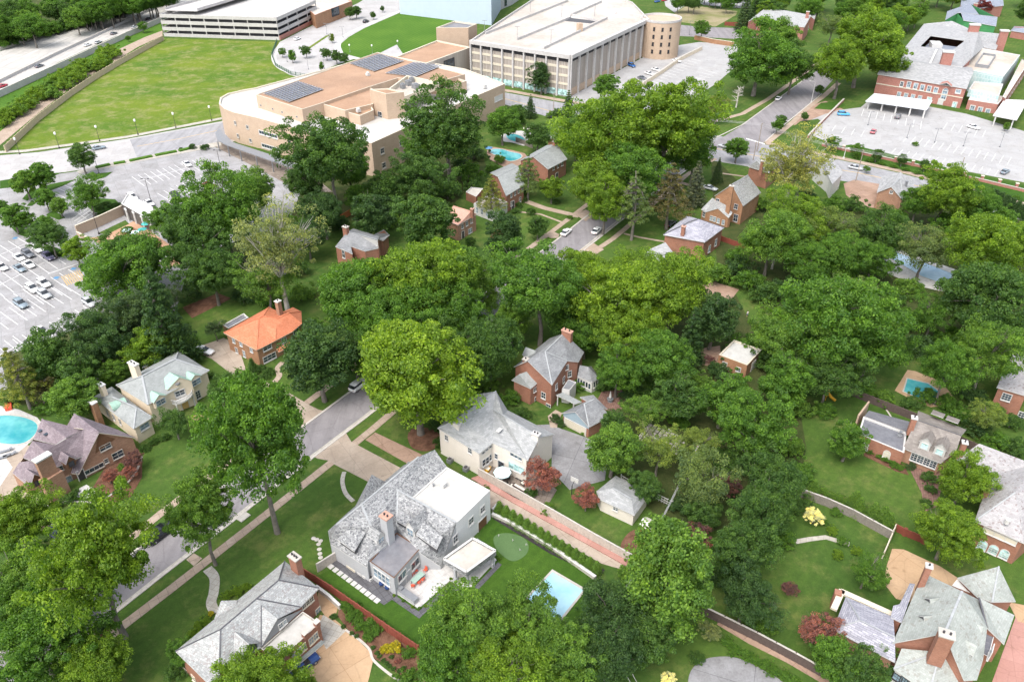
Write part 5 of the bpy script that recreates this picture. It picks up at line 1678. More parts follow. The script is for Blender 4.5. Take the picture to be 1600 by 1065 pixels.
V['a']=K(A,1410,295,5.4); V['b']=K(A,1600,350,5.4); V['c']=K(A,1500,110,7.4); V['d']=K(A,1700,130,7.4); V['e']=K(A,1475,150,6.0); V['f']=K(A,1560,0,5.4); V['g']=K(A,1800,40,5.4)
b.roof(['a b d c e','c d g f'],'slate_pink',ridges=['c d'],ridge_mat='ridge_pale')
b.walls('a b d g f c e','brick_red',over=0.3)
b.win('a-b',A(1470,355),1.6,1.6,cols=3,rows=3,fw=0.14); b.win('a-b',A(1570,470),1.6,1.6,cols=3,rows=3,fw=0.14)
A=crop(1140,0,8.889)
b=Bld('brick_house','red brick house with pale roof on the back street behind the tall spruce','house',(1210,60),az=20)
V=b.V
V['a']=K(A,258,300,8.0); V['g']=K(A,395,235,9.6); V['b']=K(A,455,320,7.8); V['h']=K(A,485,120,9.6); V['c']=K(A,1040,380,7.8); V['k']=K(A,1135,215,9.8); V['d']=K(A,1180,290,7.8); V['m']=K(A,750,145,9.8)
V['n']=K(A,700,100,8.0)
b.roof(['a g h','g b m h','b c k m'],'slate_mixed',ridges=['m k'],ridge_mat='ridge_pale')
b.walls('a g b c k m h','brick_school',over=0.25)
b.wins('g-b',A(370,380),A(370,380),1,1.6,1.8); b.win('c-k',A(1090,390),1.6,1.8,pane='glass_pale')
b.chimney(A(1090,160),12.5,1.6,1.4,6.0,'brick_school','stone_pale',1)
b=Bld('pale_house','pale grey roofed house at the top edge behind the brick house','house',(1265,25),az=20)
V=b.V
V['a']=K(A,970,100,6); V['b']=K(A,1180,270,6); V['c']=K(A,1240,60,7.5); V['d']=K(A,1060,10,7.5)
b.roof(['a b c d'],'shingle_school')
b.walls('a b c d','brick_school',over=0.25)
b.chimney(A(1130,10),11,3.0,1.2,4.0,'brick_school','stone_pale',1)
A=crop(1360,0,6.667)
b=Bld('green_gable_house','house with bright green gable boards and blue grey roof beyond the school','house',(1520,45),az=18)
V=b.V
V['a']=K(A,970,215,7.0); V['b']=K(A,1310,275,7.0); V['c']=K(A,1325,180,9.5); V['d']=K(A,945,135,9.5); V['e']=K(A,910,135,9.5); V['f']=K(A,780,210,7.0); V['g']=K(A,1040,35,9.5); V['h']=K(A,800,120,7.0)
V['g2']=K(A,1130,150,8.0)
b.roof(['a b c d','e f h g'],'slate_bluegrey',ridges=['d c'],ridge_mat='ridge_pale')
V['gg']=K(A,930,250,5.5)
b.walls('f e a b c g h','boards_green',over=0.3)
b.roof(['d g2 g e'],'slate_bluegrey',name='rear_roof')
b=Bld('blue_roof_house','large house with blue grey roofs at the top right corner','house',(1530,12),az=18)
V=b.V
V['a']=K(A,1040,100,6.0); V['b']=K(A,1390,60,6.0); V['c']=K(A,1380,-30,9.0); V['d']=K(A,950,-20,9.0); V['e']=K(A,940,60,6.0)
b.roof(['e a b c d'],'slate_bluegrey')
b.walls('e a b c d','brick_school',over=0.3)
b.chimney(A(1100,35),9.5,2.0,1.4,4.0,'brick_school','stone_pale',1)
b=Bld('blue_roof_garage','small building with blue grey roof at the right edge beyond the school','garage',(1590,52),az=18)
V=b.V
V['a']=K(A,1460,320,3.5); V['b']=K(A,1640,350,3.5); V['c']=K(A,1640,280,5.5); V['d']=K(A,1500,275,5.5)
b.roof(['a b c d'],'slate_bluegrey')
b.walls('a b c d','brick_school',over=0.3)
# ---------------- the large buildings ----------------
def tan_centre():
 b=Bld('tan_building','large tan brick building with solar panels on a brown gravel roof','building',(560,260),az=50)
 C1=crop(0,0,3.945)
 A=crop(400,0,3.945)
 V=b.V
 Z1,Z2=11.2,15.5
 V['a']=K(A,712,883,Z1); V['c']=K(A,1537,522,Z1)
 ring=[]
 left=[(580.5,224),(476,205),(400,184),(365,176),(350,170),(342,162),(344,153),(356,146),(378,141),(400,137),(470,118),(600,84),(727,108),(789,131),(740,152)]
 for i,p in enumerate(left):
  V['r%d'%i]=P(p[0],p[1],Z1)
  ring.append('r%d'%i)
 b.flat(ring,'brick_tan','white_membrane',0.5,0.5,coping='trim_cream')
 up=[(472,171),(400,148),(590,82),(727,116),(686,128),(622,122),(577,136),(501,162)]
 for i,p in enumerate(up):
  V['u%d'%i]=P(p[0],p[1],Z2)
 b.flat(['u%d'%i for i in range(8)],'brick_tan','gravel_roof',0.2,0.3,z0=Z1-0.5,coping='trim_cream',name='upper_wall',roofname='upper_roof')
 for k,p in enumerate([(501,162),(539,173),(582,163),(600,150),(577,136)]):
  V['m%d'%k]=P(p[0],p[1],Z2-0.6)
 b.flat('m0 m1 m2 m3 m4','brick_tan','gravel_roof',0.5,0.4,z0=Z1-0.5,coping='trim_cream',name='upper_wall',roofname='middle_roof')
 V['n0']=K(A,548,688,14.0); V['n1']=K(A,640,715,14.0); V['n2']=K(A,725,680,14.0); V['n3']=K(A,700,640,14.0)
 b.flat('n0 n1 n2 n3','brick_tan','gravel_roof',0.6,0.4,z0=Z1-0.5,coping='trim_cream',name='block_wall',roofname='block_roof')
 V['t0']=K(A,700,552,19.5); V['t1']=K(A,800,580,19.5); V['t2']=K(A,912,568,19.5); V['t3']=K(A,815,545,19.5)
 b.flat('t0 t1 t2 t3','brick_tan','gravel_roof',0.4,0.4,z0=Z1-0.5,coping='trim_cream',name='tower_wall',roofname='tower_roof')
 b.win('t0-t1',A(765,712),2.0,2.6,frame='trim_white',pane='glass')
 V['p0']=K(A,800,560,16.8); V['p1']=K(A,905,600,16.8); V['p2']=K(A,1135,508,16.8); V['p3']=K(A,930,465,16.8)
 b.flat('p0 p1 p2 p3','stucco_cream','cream_membrane',1.6,0.5,z0=Z2-1,coping='trim_cream',name='plant_wall',roofname='plant_roof')
 V['s0']=K(A,1138,515,15.2); V['s1']=K(A,1290,492,15.2); V['s2']=K(A,1180,468,15.2)
 V['s3']=V['s0']+V['s2']-V['s1']
 V['x0']=K(A,1140,545,14.5); V['x1']=K(A,1298,500,14.5); V['x2']=K(A,1200,470,14.5); V['x3']=K(A,1095,500,14.5)
 b.flat('x0 x1 x2 x3','brick_tan','gravel_roof',0.5,0.4,z0=Z1-0.5,coping='trim_cream',name='block_wall',roofname='block_roof')
 for x,y,s in ((940,520,2.2),(985,540,2.6),(905,540,1.8),(960,500,1.6)):
  m=MB()
  c=K(A,x,y,15.6)
  m.box(c+UP*0.5,(s,s*0.8,1.6),50)
  m.lathe(c+UP*1.3,[(s*0.3,0),(s*0.3,0.3)],10)
  b.part('air_unit',m,'metal_grey')
 for x,y,z in ((690,465,Z2),(1410,540,Z1),(632,688,14)):
  m=MB()
  c=K(A,x,y,z)
  m.box(c+UP*0.3,(1.3,1.3,0.8),50); m.lathe(c+UP*0.6,[(0.6,0),(0.7,0.5),(0.2,0.8)],10)
  b.part('roof_vent',m,'trim_white')
 e='r0-r1'
 for (x,y,w,h) in ((895,880,1.8,1.8),(778,930,1.8,1.8),(788,1018,1.8,1.8),(905,960,1.6,1.6)):
  b.win('r0-r14',A(x,y),w,h,frame='stone_pale',cols=2,rows=2,fw=0.3)
 b.win('r13-r14',A(1495,605),5.5,2.0,frame='trim_white',pane='trim_white',cols=1,rows=1)
 b.win('r1-r2',A(75,828),9.5,1.3,frame='trim_white',cols=7,rows=1,fw=0.25)
 b.win('r1-r2',A(92,910),9.5,1.3,frame='trim_white',cols=7,rows=1,fw=0.25)
 b.win('r1-r2',A(205,870),1.3,1.3,frame='stone_pale',fw=0.25)
 for x,y in ((1450,757),(1525,783),(1467,836),(1545,866)):
  b.win('r3-r4' if x<1500 else 'r2-r3',C1(x,y),1.2,1.2,frame='stone_pale',fw=0.25)
 for x,y in ((30,650),(103,672),(162,692),(252,720)):
  b.win('u0-u1',A(x,y),0.9,0.6,frame='stone_pale',rows=1,sill=False)
 for x,y in ((338,713),(450,708)):
  b.win('u0-u7',A(x,y),0.9,0.6,frame='stone_pale',rows=1,sill=False)
 m=MB()
 pts=[(343,200),(336,208),(340,219),(352,226),(400,243),(455,262),(470,258),(405,236),(362,222),(352,212)]
 m.prism([P(u,v,3.8).to_tuple()[:2] for u,v in pts],3.6,3.9)
 b.part('canopy',m,'metal_grey')
 for u,v in ((340,221),(356,229),(375,236),(400,245),(425,253),(450,262)):
  m=MB()
  p=P(u,v,3.6)
  m.box((p.x,p.y,1.8),(0.3,0.3,3.6),50)
  b.part('canopy_post',m,'metal_grey')
 V['l0']=K(A,858,352,12.5); V['l1']=K(A,1050,392,12.5); V['l2']=K(A,1325,292,12.5); V['l3']=K(A,1115,250,12.5)
 b.flat('l0 l1 l2 l3','fins_pale','gravel_roof',0.5,0.6,name='link_wall',roofname='link_roof',coping='trim_cream')
 b.win('l1-l2',A(1190,392),7.5,3.4,frame='trim_dark',pane='glass',cols=4,rows=2,fw=0.3)
 V['q0']=K(A,1110,172,17.5); V['q1']=K(A,1308,172,17.5) ; V['q2']=K(A,1362,148,17.5); V['q3']=K(A,1225,130,17.5)
 b.flat('q0 q1 q2 q3','brick_tan','grey_membrane',0.6,0.5,name='stair_wall',roofname='stair_roof',coping='trim_cream')
M_tiles('fins_pale',(0.396,0.353,0.310),(0.447,0.404,0.361),(0.310,0.275,0.241),1.5,30.0,0.05,stain=0.08)
tan_centre()
def solar(label,A,z,p00,p10,p01,nu,nv):
 o=K(A,*p00,z)
 ux,vx=K(A,*p10,z)-o,K(A,*p01,z)-o
 r=thing('solar_array',label,'solar panels',o,'solar arrays on the gravel roof')
 for j in range(nv):
  m=MB()
  for i in range(nu):
   c=o+ux*((i+0.5)/nu)+vx*((j+0.5)/nv)+UP*0.35
   m.obox(c+UP*0.04,ux/nu*0.43,vx/nv*0.26+UP*0.04,UP*0.03,0)
   m.obox(c-UP*0.05,ux/nu*0.485,vx/nv*0.42+UP*0.07,UP*0.03,1)
   for s in (-1,1):
    q=c+ux/nu*0.4*s
    m.bar(q-UP*0.38,q-UP*0.05,0.08,0.08,1)
  m.build('panel_row',['solar_cells','trim_white'],r,az=50)
A=crop(400,0,3.945)
solar('solar array nearest the curved left end of the gravel roof',A,15.4,(45,580),(260,505),(205,635),12,10)
solar('solar array at the back middle of the gravel roof',A,15.4,(575,395),(760,335),(730,445),12,10)
solar('solar array at the back right of the gravel roof',A,15.4,(795,455),(970,388),(985,478),11,9)
def tall_garage():
 b=Bld('parking_garage','tall concrete parking garage with white fins and a round brick stair tower','parking garage',(890,130),az=68)
 A=crop(730,0,4.571)
 V=b.V
 Z=17.2
 V['l']=K(A,28,285,Z); V['f']=K(A,737,392,Z); V['r']=K(A,1293,130,Z)
 V['rb']=K(A,1180,15,Z); V['lb']=V['l']+(V['rb']-V['r'])*1.3
 V['lb']=K(A,700,-160,Z)
 b.flat('l f r rb lb','fins_tan','deck_concrete',0.8,0.5,coping='precast')
 def facade(a,c,n,tot_px,split,top=2.8):
  a,c=V[a],V[c]
  t=(c-a); L=t.length; t.normalize()
  nrm=Vector((t.y,-t.x,0))
  if nrm.y>0:nrm=-nrm
  m=MB()
  for i in range(n+1):
   p=a+t*L*i/n
   m.obox(Vector((p.x,p.y,Z/2))+nrm*0.45,t*0.32,nrm*0.5,UP*Z/2)
  b.part('fins',m,'precast')
  m=MB()
  p=mid(a,c)
  m.obox(Vector((p.x,p.y,Z-0.75))+nrm*0.5,t*L/2,nrm*0.62,UP*0.8)
  b.part('band',m,'precast')
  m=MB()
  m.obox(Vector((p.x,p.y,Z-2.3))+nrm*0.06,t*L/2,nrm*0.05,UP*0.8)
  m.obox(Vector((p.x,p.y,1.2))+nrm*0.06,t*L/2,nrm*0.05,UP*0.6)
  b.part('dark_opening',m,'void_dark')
  if split:
   m=MB()
   for z in (5.2,8.6,12.0):
    m.obox(Vector((p.x,p.y,z))+nrm*0.06,t*L/2,nrm*0.1,UP*0.5)
   b.part('spandrel',m,'trim_cream')
   m=MB()
   m.obox(Vector((p.x,p.y,1.6))+nrm*0.12,t*L/2*0.98,nrm*0.06,UP*1.2)
   b.part('shop_glazing',m,'glass_teal')
  else:
   m=MB()
   m.obox(Vector((p.x,p.y,1.6))+nrm*0.14,t*L/2*0.99,nrm*0.06,UP*1.5)
   b.part('plinth',m,'brick_tan')
 facade('l','f',9,0,True)
 facade('f','r',11,0,False)
 c=K(A,1385,135,16.5)
 m=MB()
 m.lathe(Vector((c.x,c.y-1,0)),[(9.5,0),(9.5,16.5)],36,0)
 b.part('stair_tower',m,'brick_tan')
 m=MB()
 for i in range(36):
  a0,a1=2*math.pi*i/36,2*math.pi*(i+1)/36
  cc=Vector((c.x,c.y-1,17.0))
  m.bar(cc+Vector((math.cos(a0),math.sin(a0),0))*9.4,cc+Vector((math.cos(a1),math.sin(a1),0))*9.4,0.5,1.0)
 b.part('tower_parapet',m,'precast')
 for k in range(3):
  for j in range(4):
   a=math.radians(-118+k*24)
   d=Vector((math.cos(a),math.sin(a),0))
   t=Vector((-d.y,d.x,0))
   m=MB()
   cc=Vector((c.x,c.y-1,3.5+j*3.4))+d*9.5
   m.obox(cc,t*0.5,d*0.12,UP*0.9)
   b.part('window',m,'void_dark')
 m=MB()
 for q in ([(130,240),(720,5)],[(360,280),(740,125)],[(545,345),(1000,130)],[(735,110),(960,12)],[(735,105),(925,150)],[(1060,95),(1290,125)]):
  p0,p1=K(A,*q[0],Z-0.3),K(A,*q[1],Z-0.3)
  m.bar(p0,p1,0.4,1.1)
 b.part('ramp_wall',m,'precast')
 m=MB()
 q=[K(A,740,128,0),K(A,910,152,0),K(A,830,195,0),K(A,640,180,0)]
 m.prism([K(A,x,y,Z-0.7).to_tuple()[:2] for x,y in ((735,128),(925,152),(880,168),(700,150))],Z-0.8,Z-0.72)
 b.part('ramp_opening',m,'shade_grey')
 m=MB(); c2=K(A,803,195,Z+1); m.box(c2,(2.2,2.2,3.4),68); b.part('stair_head',m,'brick_tan')
 for x,y in ((125,240),(357,285),(598,310),(675,125),(450,85),(910,120)):
  m=MB(); p=K(A,x,y,Z-0.6)
  m.tube([p,p+UP*5.5],[0.12,0.08],6); m.bar(p+UP*5.5-Vector((1.1,0,0)),p+UP*5.5+Vector((1.1,0,0)),0.3,0.12)
  b.part('deck_lamp',m,'metal_grey')
tall_garage()
def white_garage():
 b=Bld('parking_garage','white open deck parking garage behind the green field at the top left','parking garage',(350,55),az=75)
 V=b.V
 L=P(257,57); R=P(437,63); Q=P(497,33)
 back=Q-R
 LB=L+back*1.1
 Zs=[0.4,3.6,6.8,10.0,12.6]
 def deck(z,k):
  m=MB()
  pts=[L,R,Q,LB]
  m.prism([(p.x,p.y) for p in pts],z-0.35,z-0.02)
  ring=pts
  for i in range(4):
   a,c=ring[i],ring[(i+1)%4]
   m.bar(Vector((a.x,a.y,z+0.45)),Vector((c.x,c.y,z+0.45)),0.35,1.7)
  b.part('deck',m,'precast')
 for k,z in enumerate(Zs[:-1]+[12.2] if False else [0.3,3.5,6.7,9.9]):
  deck(z,k)
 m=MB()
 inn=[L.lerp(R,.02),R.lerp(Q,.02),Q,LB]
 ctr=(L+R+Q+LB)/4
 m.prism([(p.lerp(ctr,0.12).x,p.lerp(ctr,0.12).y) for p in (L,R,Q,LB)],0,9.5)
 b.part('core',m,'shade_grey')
 m=MB()
 for a,c,n in ((L,R,8),(R,Q,4),(L,LB,4)):
  for i in range(n+1):
   p=a.lerp(c,i/n)
   p=p.lerp(ctr,0.006)
   m.box((p.x,p.y,5.0),(0.5,0.5,10.0),75)
 b.part('columns',m,'precast')
 m=MB()
 p0,p1=L.lerp(LB,0.15),LB.lerp(Q,0.2)
 for s in (0.0,0.28):
  a=L.lerp(R,s+0.02); c=LB.lerp(Q,s+0.12)
  m.bar(Vector((a.x,a.y+6,12.6)),Vector((c.x,c.y,13.4)),0.35,1.3)
 q=[L.lerp(R,0.02),L.lerp(R,0.30),LB.lerp(Q,0.40),LB.lerp(Q,0.12)]
 m.prism([(p.x,p.y+5) for p in q],11.9,12.2)
 b.part('ramp',m,'precast')
 m=MB()
 p=R.lerp(Q,1.05)
 q=[R.lerp(Q,0.0),R.lerp(Q,1.0)]
 m.bar(Vector((R.x+.4,R.y-.4,1.0)),Vector((Q.x+.4,Q.y-.4,1.0)),0.5,2.2)
 b.part('brick_base',m,'brick_school')
white_garage()
def mall_bits():
 b=Bld('brick_entrance','orange brick shop entrance block at the top beside the white garage','shop',(515,22),az=60)
 V=b.V
 V['a']=P(492,24,7); V['b']=P(512,16,7); V['c']=P(550,2,7); V['d']=P(520,-12,7); V['e']=P(470,6,7)
 b.flat('a b c d e','brick_orange','cream_membrane',0.4,0.5,coping='clay_pale')
 b.win('b-c',(524,18),8,4.0,frame='trim_dark',cols=4,rows=2,fw=0.3)
 b=Bld('blue_hall','large building with blank pale blue wall at the top edge','building',(700,30),az=80)
 V=b.V
 g=[P(625,22),P(768,40),P(815,-40),P(660,-50)]
 for k,p in zip('abcd',g):
  V[k]=Vector((p.x,p.y,26.0))
 b.flat('a b c d','blue_cladding','cream_membrane',0.4,0.5,coping='trim_white')
 b.edge['bc']=b.edge['b-c']
 b=Bld('grey_hall','dark glazed building at the top edge between the blue hall and garage','building',(790,15),az=60)
 V=b.V
 g=[P(757,26),P(800,8),P(840,-20),P(780,-30)]
 for k,p in zip('abcd',g):
  V[k]=Vector((p.x,p.y,22.0))
 b.flat('a b c d','siding_grey','cream_membrane',0.4,0.5,coping='trim_dark')
 for px in ((762,10),(776,6),(790,2)):
  b.win('a-b',px,3,5,frame='trim_dark',cols=2,rows=2,fw=0.2)
M_tiles('blue_cladding',(0.413,0.490,0.585),(0.421,0.499,0.593),(0.378,0.456,0.550),6.0,30.0,0.03,stain=0.05)
mall_bits()
def school():
 b=Bld('school','large brick school with pale grey roofs, tall chimneys and white framed windows','school',(1430,160),az=14)
 A=crop(1340,60,6.154)
 B=crop(1200,0,3.945)
 C3=crop(1360,0,6.667)
 V=b.V
 Z=8.0
 V['a']=K(A,190,345,Z); V['b']=K(A,1050,485,Z); V['m']=K(A,265,175,11.2); V['n']=K(A,1115,320,11.2)
 bk=(V['m']-V['a']); bk.z=0
 V['c']=V['b']+bk*2; V['d']=V['a']+bk*2
 b.roof(['a b n m','m n c d'],'shingle_school',ridges=['m n'],ridge_mat='ridge_pale')
 b.walls('a b n c d m','brick_school',over=0.4)
 m=MB()
 e0,e1=b.edge['a-b']
 t=(e1-e0).normalized(); nr=Vector((t.y,-t.x,0))
 m.bar(Vector((e0.x,e0.y,4.2))+nr*0.08,Vector((e1.x,e1.y,4.2))+nr*0.08,0.16,0.35)
 b.part('string_course',m,'trim_cream')
 b.wins('a-b',A(425,440),A(425,440),1,1.3,2.0,fw=0.25)
 b.wins('a-b',A(493,445),A(752,500),5,1.5,2.3,fw=0.25,pane='glass_pale')
 b.wins('a-b',A(397,540),A(597,575),4,1.4,2.0,fw=0.25,pane='glass_pale'); b.win('a-b',A(688,590),1.7,2.0,fw=0.25,pane='glass_teal')
 b.win('a-b',A(832,545),1.9,3.6,fw=0.3,cols=2,rows=3,arch=True,pane='glass_pale'); b.win('a-b',A(968,510),1.9,1.4,fw=0.25,cols=2,pane='glass_pale')
 b.win('a-b',A(925,660),1.5,4.0,fw=0.3,cols=1,rows=3,pane='glass_teal')
 b.door('a-b',A(780,670),1.8,2.4,'trim_white')
 V['g1']=K(A,795,440,8.2); V['g3']=K(A,905,465,8.2); V['g2']=on(V['g1'],V['g3'],A(860,425));
 for k in '123':
  V['h'+k]=V['g'+k]+bk.normalized()*3
  V['g'+k]=V['g'+k]-bk.normalized()*0.15
 b.roof(['g1 g2 h2 h1','g2 g3 h3 h2'],'brick_school',name='gable')
 V['r1']=K(C3,275,600,9.0); V['r2']=K(C3,555,255,9.0); V['r3']=K(C3,1030,300,11.5); V['r4']=K(C3,1060,600,11.5)
 V['r5']=K(C3,960,700,9.5)
 V['p1']=K(C3,520,485,10.6); V['p2']=K(C3,630,375,10.6); V['p3']=K(C3,985,425,10.6); V['p4']=K(C3,860,520,10.6)
 V['q1']=K(C3,850,220,12.0); V['q2']=K(C3,555,250,8.5); V['q3']=K(C3,1350,350,8.5); V['q4']=K(C3,1100,290,11.0)
 b.roof(['r1 r2 p2 p1','r2 r3 p3 p2','r3 r4 r5 p4 p3','r5 r1 p1 p4'],'shingle_school',name='rear_roof',fascia='trim_white')
 b.walls('r1 r2 r3 r4 r5','brick_school',over=0.4,name='rear_wall')
 m=MB()
 m.prism([V[k].to_tuple()[:2] for k in ('p1','p2','p3','p4')],7.0,7.4)
 b.part('roof_well',m,'slate_bluegrey')
 m=MB(); m.box(K(C3,680,470,8.6),(4.5,7,2.2),14); b.part('air_unit',m,'trim_white')
 V['s1']=K(C3,1030,300,11.5); V['s2']=K(C3,1130,330,11.5); V['s3']=K(C3,1180,495,8.0); V['s4']=K(C3,1310,520,8.0); V['s5']=K(C3,1370,355,9.5)
 b.roof(['s2 s3 s4 s5','r3 s2 s3 r4'],'shingle_school',name='rear_roof')
 b.walls('s2 s3 s4 s5','brick_school',over=0.4,name='rear_wall')
 b.roof(['q2 q1 r3 r2'],'shingle_school',name='rear_roof')
 for x,y,w in ((1090,262,4.4),(815,545,4.2),(1400,325,3.4)):
  zt=14.5
  c=K(C3,x,y,zt)
  m=MB()
  m.box((c.x,c.y,zt/2),(w,2.2,zt),14,0); m.box((c.x,c.y,zt+0.2),(w+0.5,2.7,0.5),14,1)
  ch=b.part('chimney',m,['brick_school','trim_white'])
 m=MB(); m.bar(K(C3,690,520,10.8),K(C3,620,665,9.6),0.8,0.4); b.part('ridge_flashing',m,'trim_white')
 V['f1']=K(C3,955,715,8.6); V['f2']=K(C3,1385,800,8.6); V['f3']=K(C3,1560,575,8.6); V['f4']=K(C3,1150,500,8.6)
 b.flat('f1 f2 f3 f4','glass_wall','cream_membrane',0.3,0.4,name='glass_wall',roofname='flat_roof')
 V['v1']=K(C3,1095,665,9.6); V['v2']=K(C3,1235,685,9.6); V['v3']=K(C3,1310,570,9.6); V['v4']=K(C3,1175,550,9.6)
 b.flat('v1 v2 v3 v4','metal_grey','cream_membrane',0.8,0.3,z0=8.3,name='screen_wall',roofname='screen_roof',coping='metal_grey')
 V['k1']=K(A,1070,490,6.4); V['k2']=K(A,1360,555,6.4); V['k3']=K(A,1400,440,6.4); V['k4']=K(A,1120,415,6.4)
 b.flat('k1 k2 k3 k4','glass_wall','cream_membrane',0.3,0.4,z0=3.6,name='glass_wall',roofname='flat_roof')
 V['j1']=K(A,1065,590,3.8); V['j2']=K(A,1350,635,3.8); V['j3']=K(A,1410,560,3.8); V['j4']=K(A,1110,520,3.8)
 b.flat('j1 j2 j3 j4','brick_school','cream_membrane',0.15,0.3,name='wall',roofname='flat_roof')
 b.wins('j1-j2',A(1103,672),A(1250,705),3,1.6,2.2,fw=0.3,pane='glass_pale')
 V['o1']=K(A,1395,560,5.0); V['o2']=K(A,1420,580,5.0); V['o3']=K(A,1640,240,6.5); V['o4']=K(A,1580,200,6.5)
 b.flat('o1 o2 o3 o4','brick_school','cream_membrane',0.2,0.3,name='east_wall',roofname='east_roof')
 b.wins('o2-o3',A(1450,570),A(1600,340),8,0.9,1.8,pane='glass_pale')
 for lab,q,zc in (('long',((160,530),(720,600),(665,690),(75,605)),3.4),):
  m=MB()
  m.prism([K(A,x,y,zc).to_tuple()[:2] for x,y in q],zc-0.15,zc+0.1)
  b.part('canopy',m,'canopy_white')
  for x,y in ((120,600),(250,622),(385,645),(520,668),(655,690)):
   m=MB(); p=K(A,x,y,zc); m.box((p.x,p.y+0.6,zc/2),(0.5,0.5,zc),14); b.part('canopy_post',m,'trim_white')
 m=MB()
 m.prism([K(A,x,y,3.8).to_tuple()[:2] for x,y in ((1300,745),(1530,790),(1640,600),(1410,590))],3.7,4.0)
 b.part('canopy',m,'trim_white')
 for x,y in ((1330,750),(1500,780),(1450,620),(1590,640)):
  m=MB(); p=K(A,x,y,3.7); m.box((p.x,p.y,1.85),(0.4,0.4,3.7),14); b.part('canopy_post',m,'trim_white')
M_tiles('glass_wall',(0.36,0.52,0.52),(0.46,0.60,0.60),(0.7,0.72,0.72),1.2,1.6,0.05,stain=0.05,rough=0.25)
M_plain('canopy_white',(0.568,0.602,0.636),rough=0.5,grain=0.1)
school()
def pavilion():
 b=Bld('pavilion','low white roofed pavilion with white columns at the terracotta court','pavilion',(215,345),az=50)
 A=crop(90,250,6.265)
 V=b.V
 V['a']=K(A,622,428,4.0); V['b']=K(A,905,590,4.0); V['c']=K(A,965,480,4.0); V['d']=V['a']+V['c']-V['b']
 b.flat('a b c d','glass_dark_wall','white_membrane',0.2,0.4,coping='trim_white')
 for x,y in ((655,470),(730,500),(810,545),(890,590)):
  m=MB(); p=K(A,x,y,3.9); q=K(A,x+45,y+125,0)
  m.tube([Vector((q.x,q.y,0)),Vector((q.x,q.y,3.4)),p],[0.3,0.3,0.3],8)
  b.part('column',m,'trim_white')
M_plain('glass_dark_wall',(0.10,0.09,0.085),rough=0.4,grain=0.3)
pavilion()
# ---------------- trees and shrubs ----------------
M_leaf('leaves')
M_noise('bark',(0.14,0.125,0.11),(0.26,0.235,0.205),0.8,6.0,rough=0.95,bump=0.6,spec=0.1)
M_noise('bark_pale',(0.36,0.34,0.30),(0.55,0.52,0.46),0.8,6.0,rough=0.9,spec=0.1)
def leaf_mesh(name,C,Nrm,size,var,aspect=0.62):
 n=len(C)
 rng=np.random.default_rng(len(name)*7+n)
 a=rng.normal(size=(n,3))
 t=np.cross(Nrm,a)
 t/=np.linalg.norm(t,axis=1)[:,None]+1e-9
 b=np.cross(Nrm,t)
 s=size[:,None]
 v=np.empty((n,4,3),dtype=np.float32)
 droop=Nrm*s*0.12
 v[:,0]=C-t*s-droop
 v[:,1]=C+b*s*aspect
 v[:,2]=C+t*s-droop
 v[:,3]=C-b*s*aspect
 me=bpy.data.meshes.new(name)
 me.vertices.add(n*4)
 me.vertices.foreach_set('co',v.reshape(-1))
 me.loops.add(n*4)
 me.loops.foreach_set('vertex_index',np.arange(n*4,dtype=np.int32))
 me.polygons.add(n)
 me.polygons.foreach_set('loop_start',np.arange(0,n*4,4,dtype=np.int32))
 me.polygons.foreach_set('loop_total',np.full(n,4,dtype=np.int32))
 me.update(calc_edges=True)
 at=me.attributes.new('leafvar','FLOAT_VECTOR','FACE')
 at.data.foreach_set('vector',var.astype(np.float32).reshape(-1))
 me.materials.append(MATS['leaves'])
 return me
def unit(n,rng):
 d=rng.normal(size=(n,3))
 return d/np.linalg.norm(d,axis=1)[:,None]
def clump_cloud(rng,centres,radii,per,leaf,flat=0.72,upbias=0.35):
 k=len(centres)
 idx=np.repeat(np.arange(k),per)
 n=len(idx)
 d=unit(n,rng)
 d[:,2]=np.where((d[:,2]<-0.15) & (rng.random(n)<0.65),-d[:,2],d[:,2])
 r=radii[idx]*(0.55+0.55*rng.random(n)**0.6)
 off=d*r[:,None]
 off[:,2]*=flat
 C=centres[idx]+off
 N=d*0.6+unit(n,rng)*0.75+np.array([0,0,upbias])
 N/=np.linalg.norm(N,axis=1)[:,None]
 cv=rng.random(k)
 var=np.zeros((n,3))
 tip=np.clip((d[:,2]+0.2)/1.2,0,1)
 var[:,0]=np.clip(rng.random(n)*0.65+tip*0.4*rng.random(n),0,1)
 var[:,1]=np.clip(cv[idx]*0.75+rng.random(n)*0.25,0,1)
 S=leaf*(0.7+0.6*rng.random(n))
 return C,N,S,var
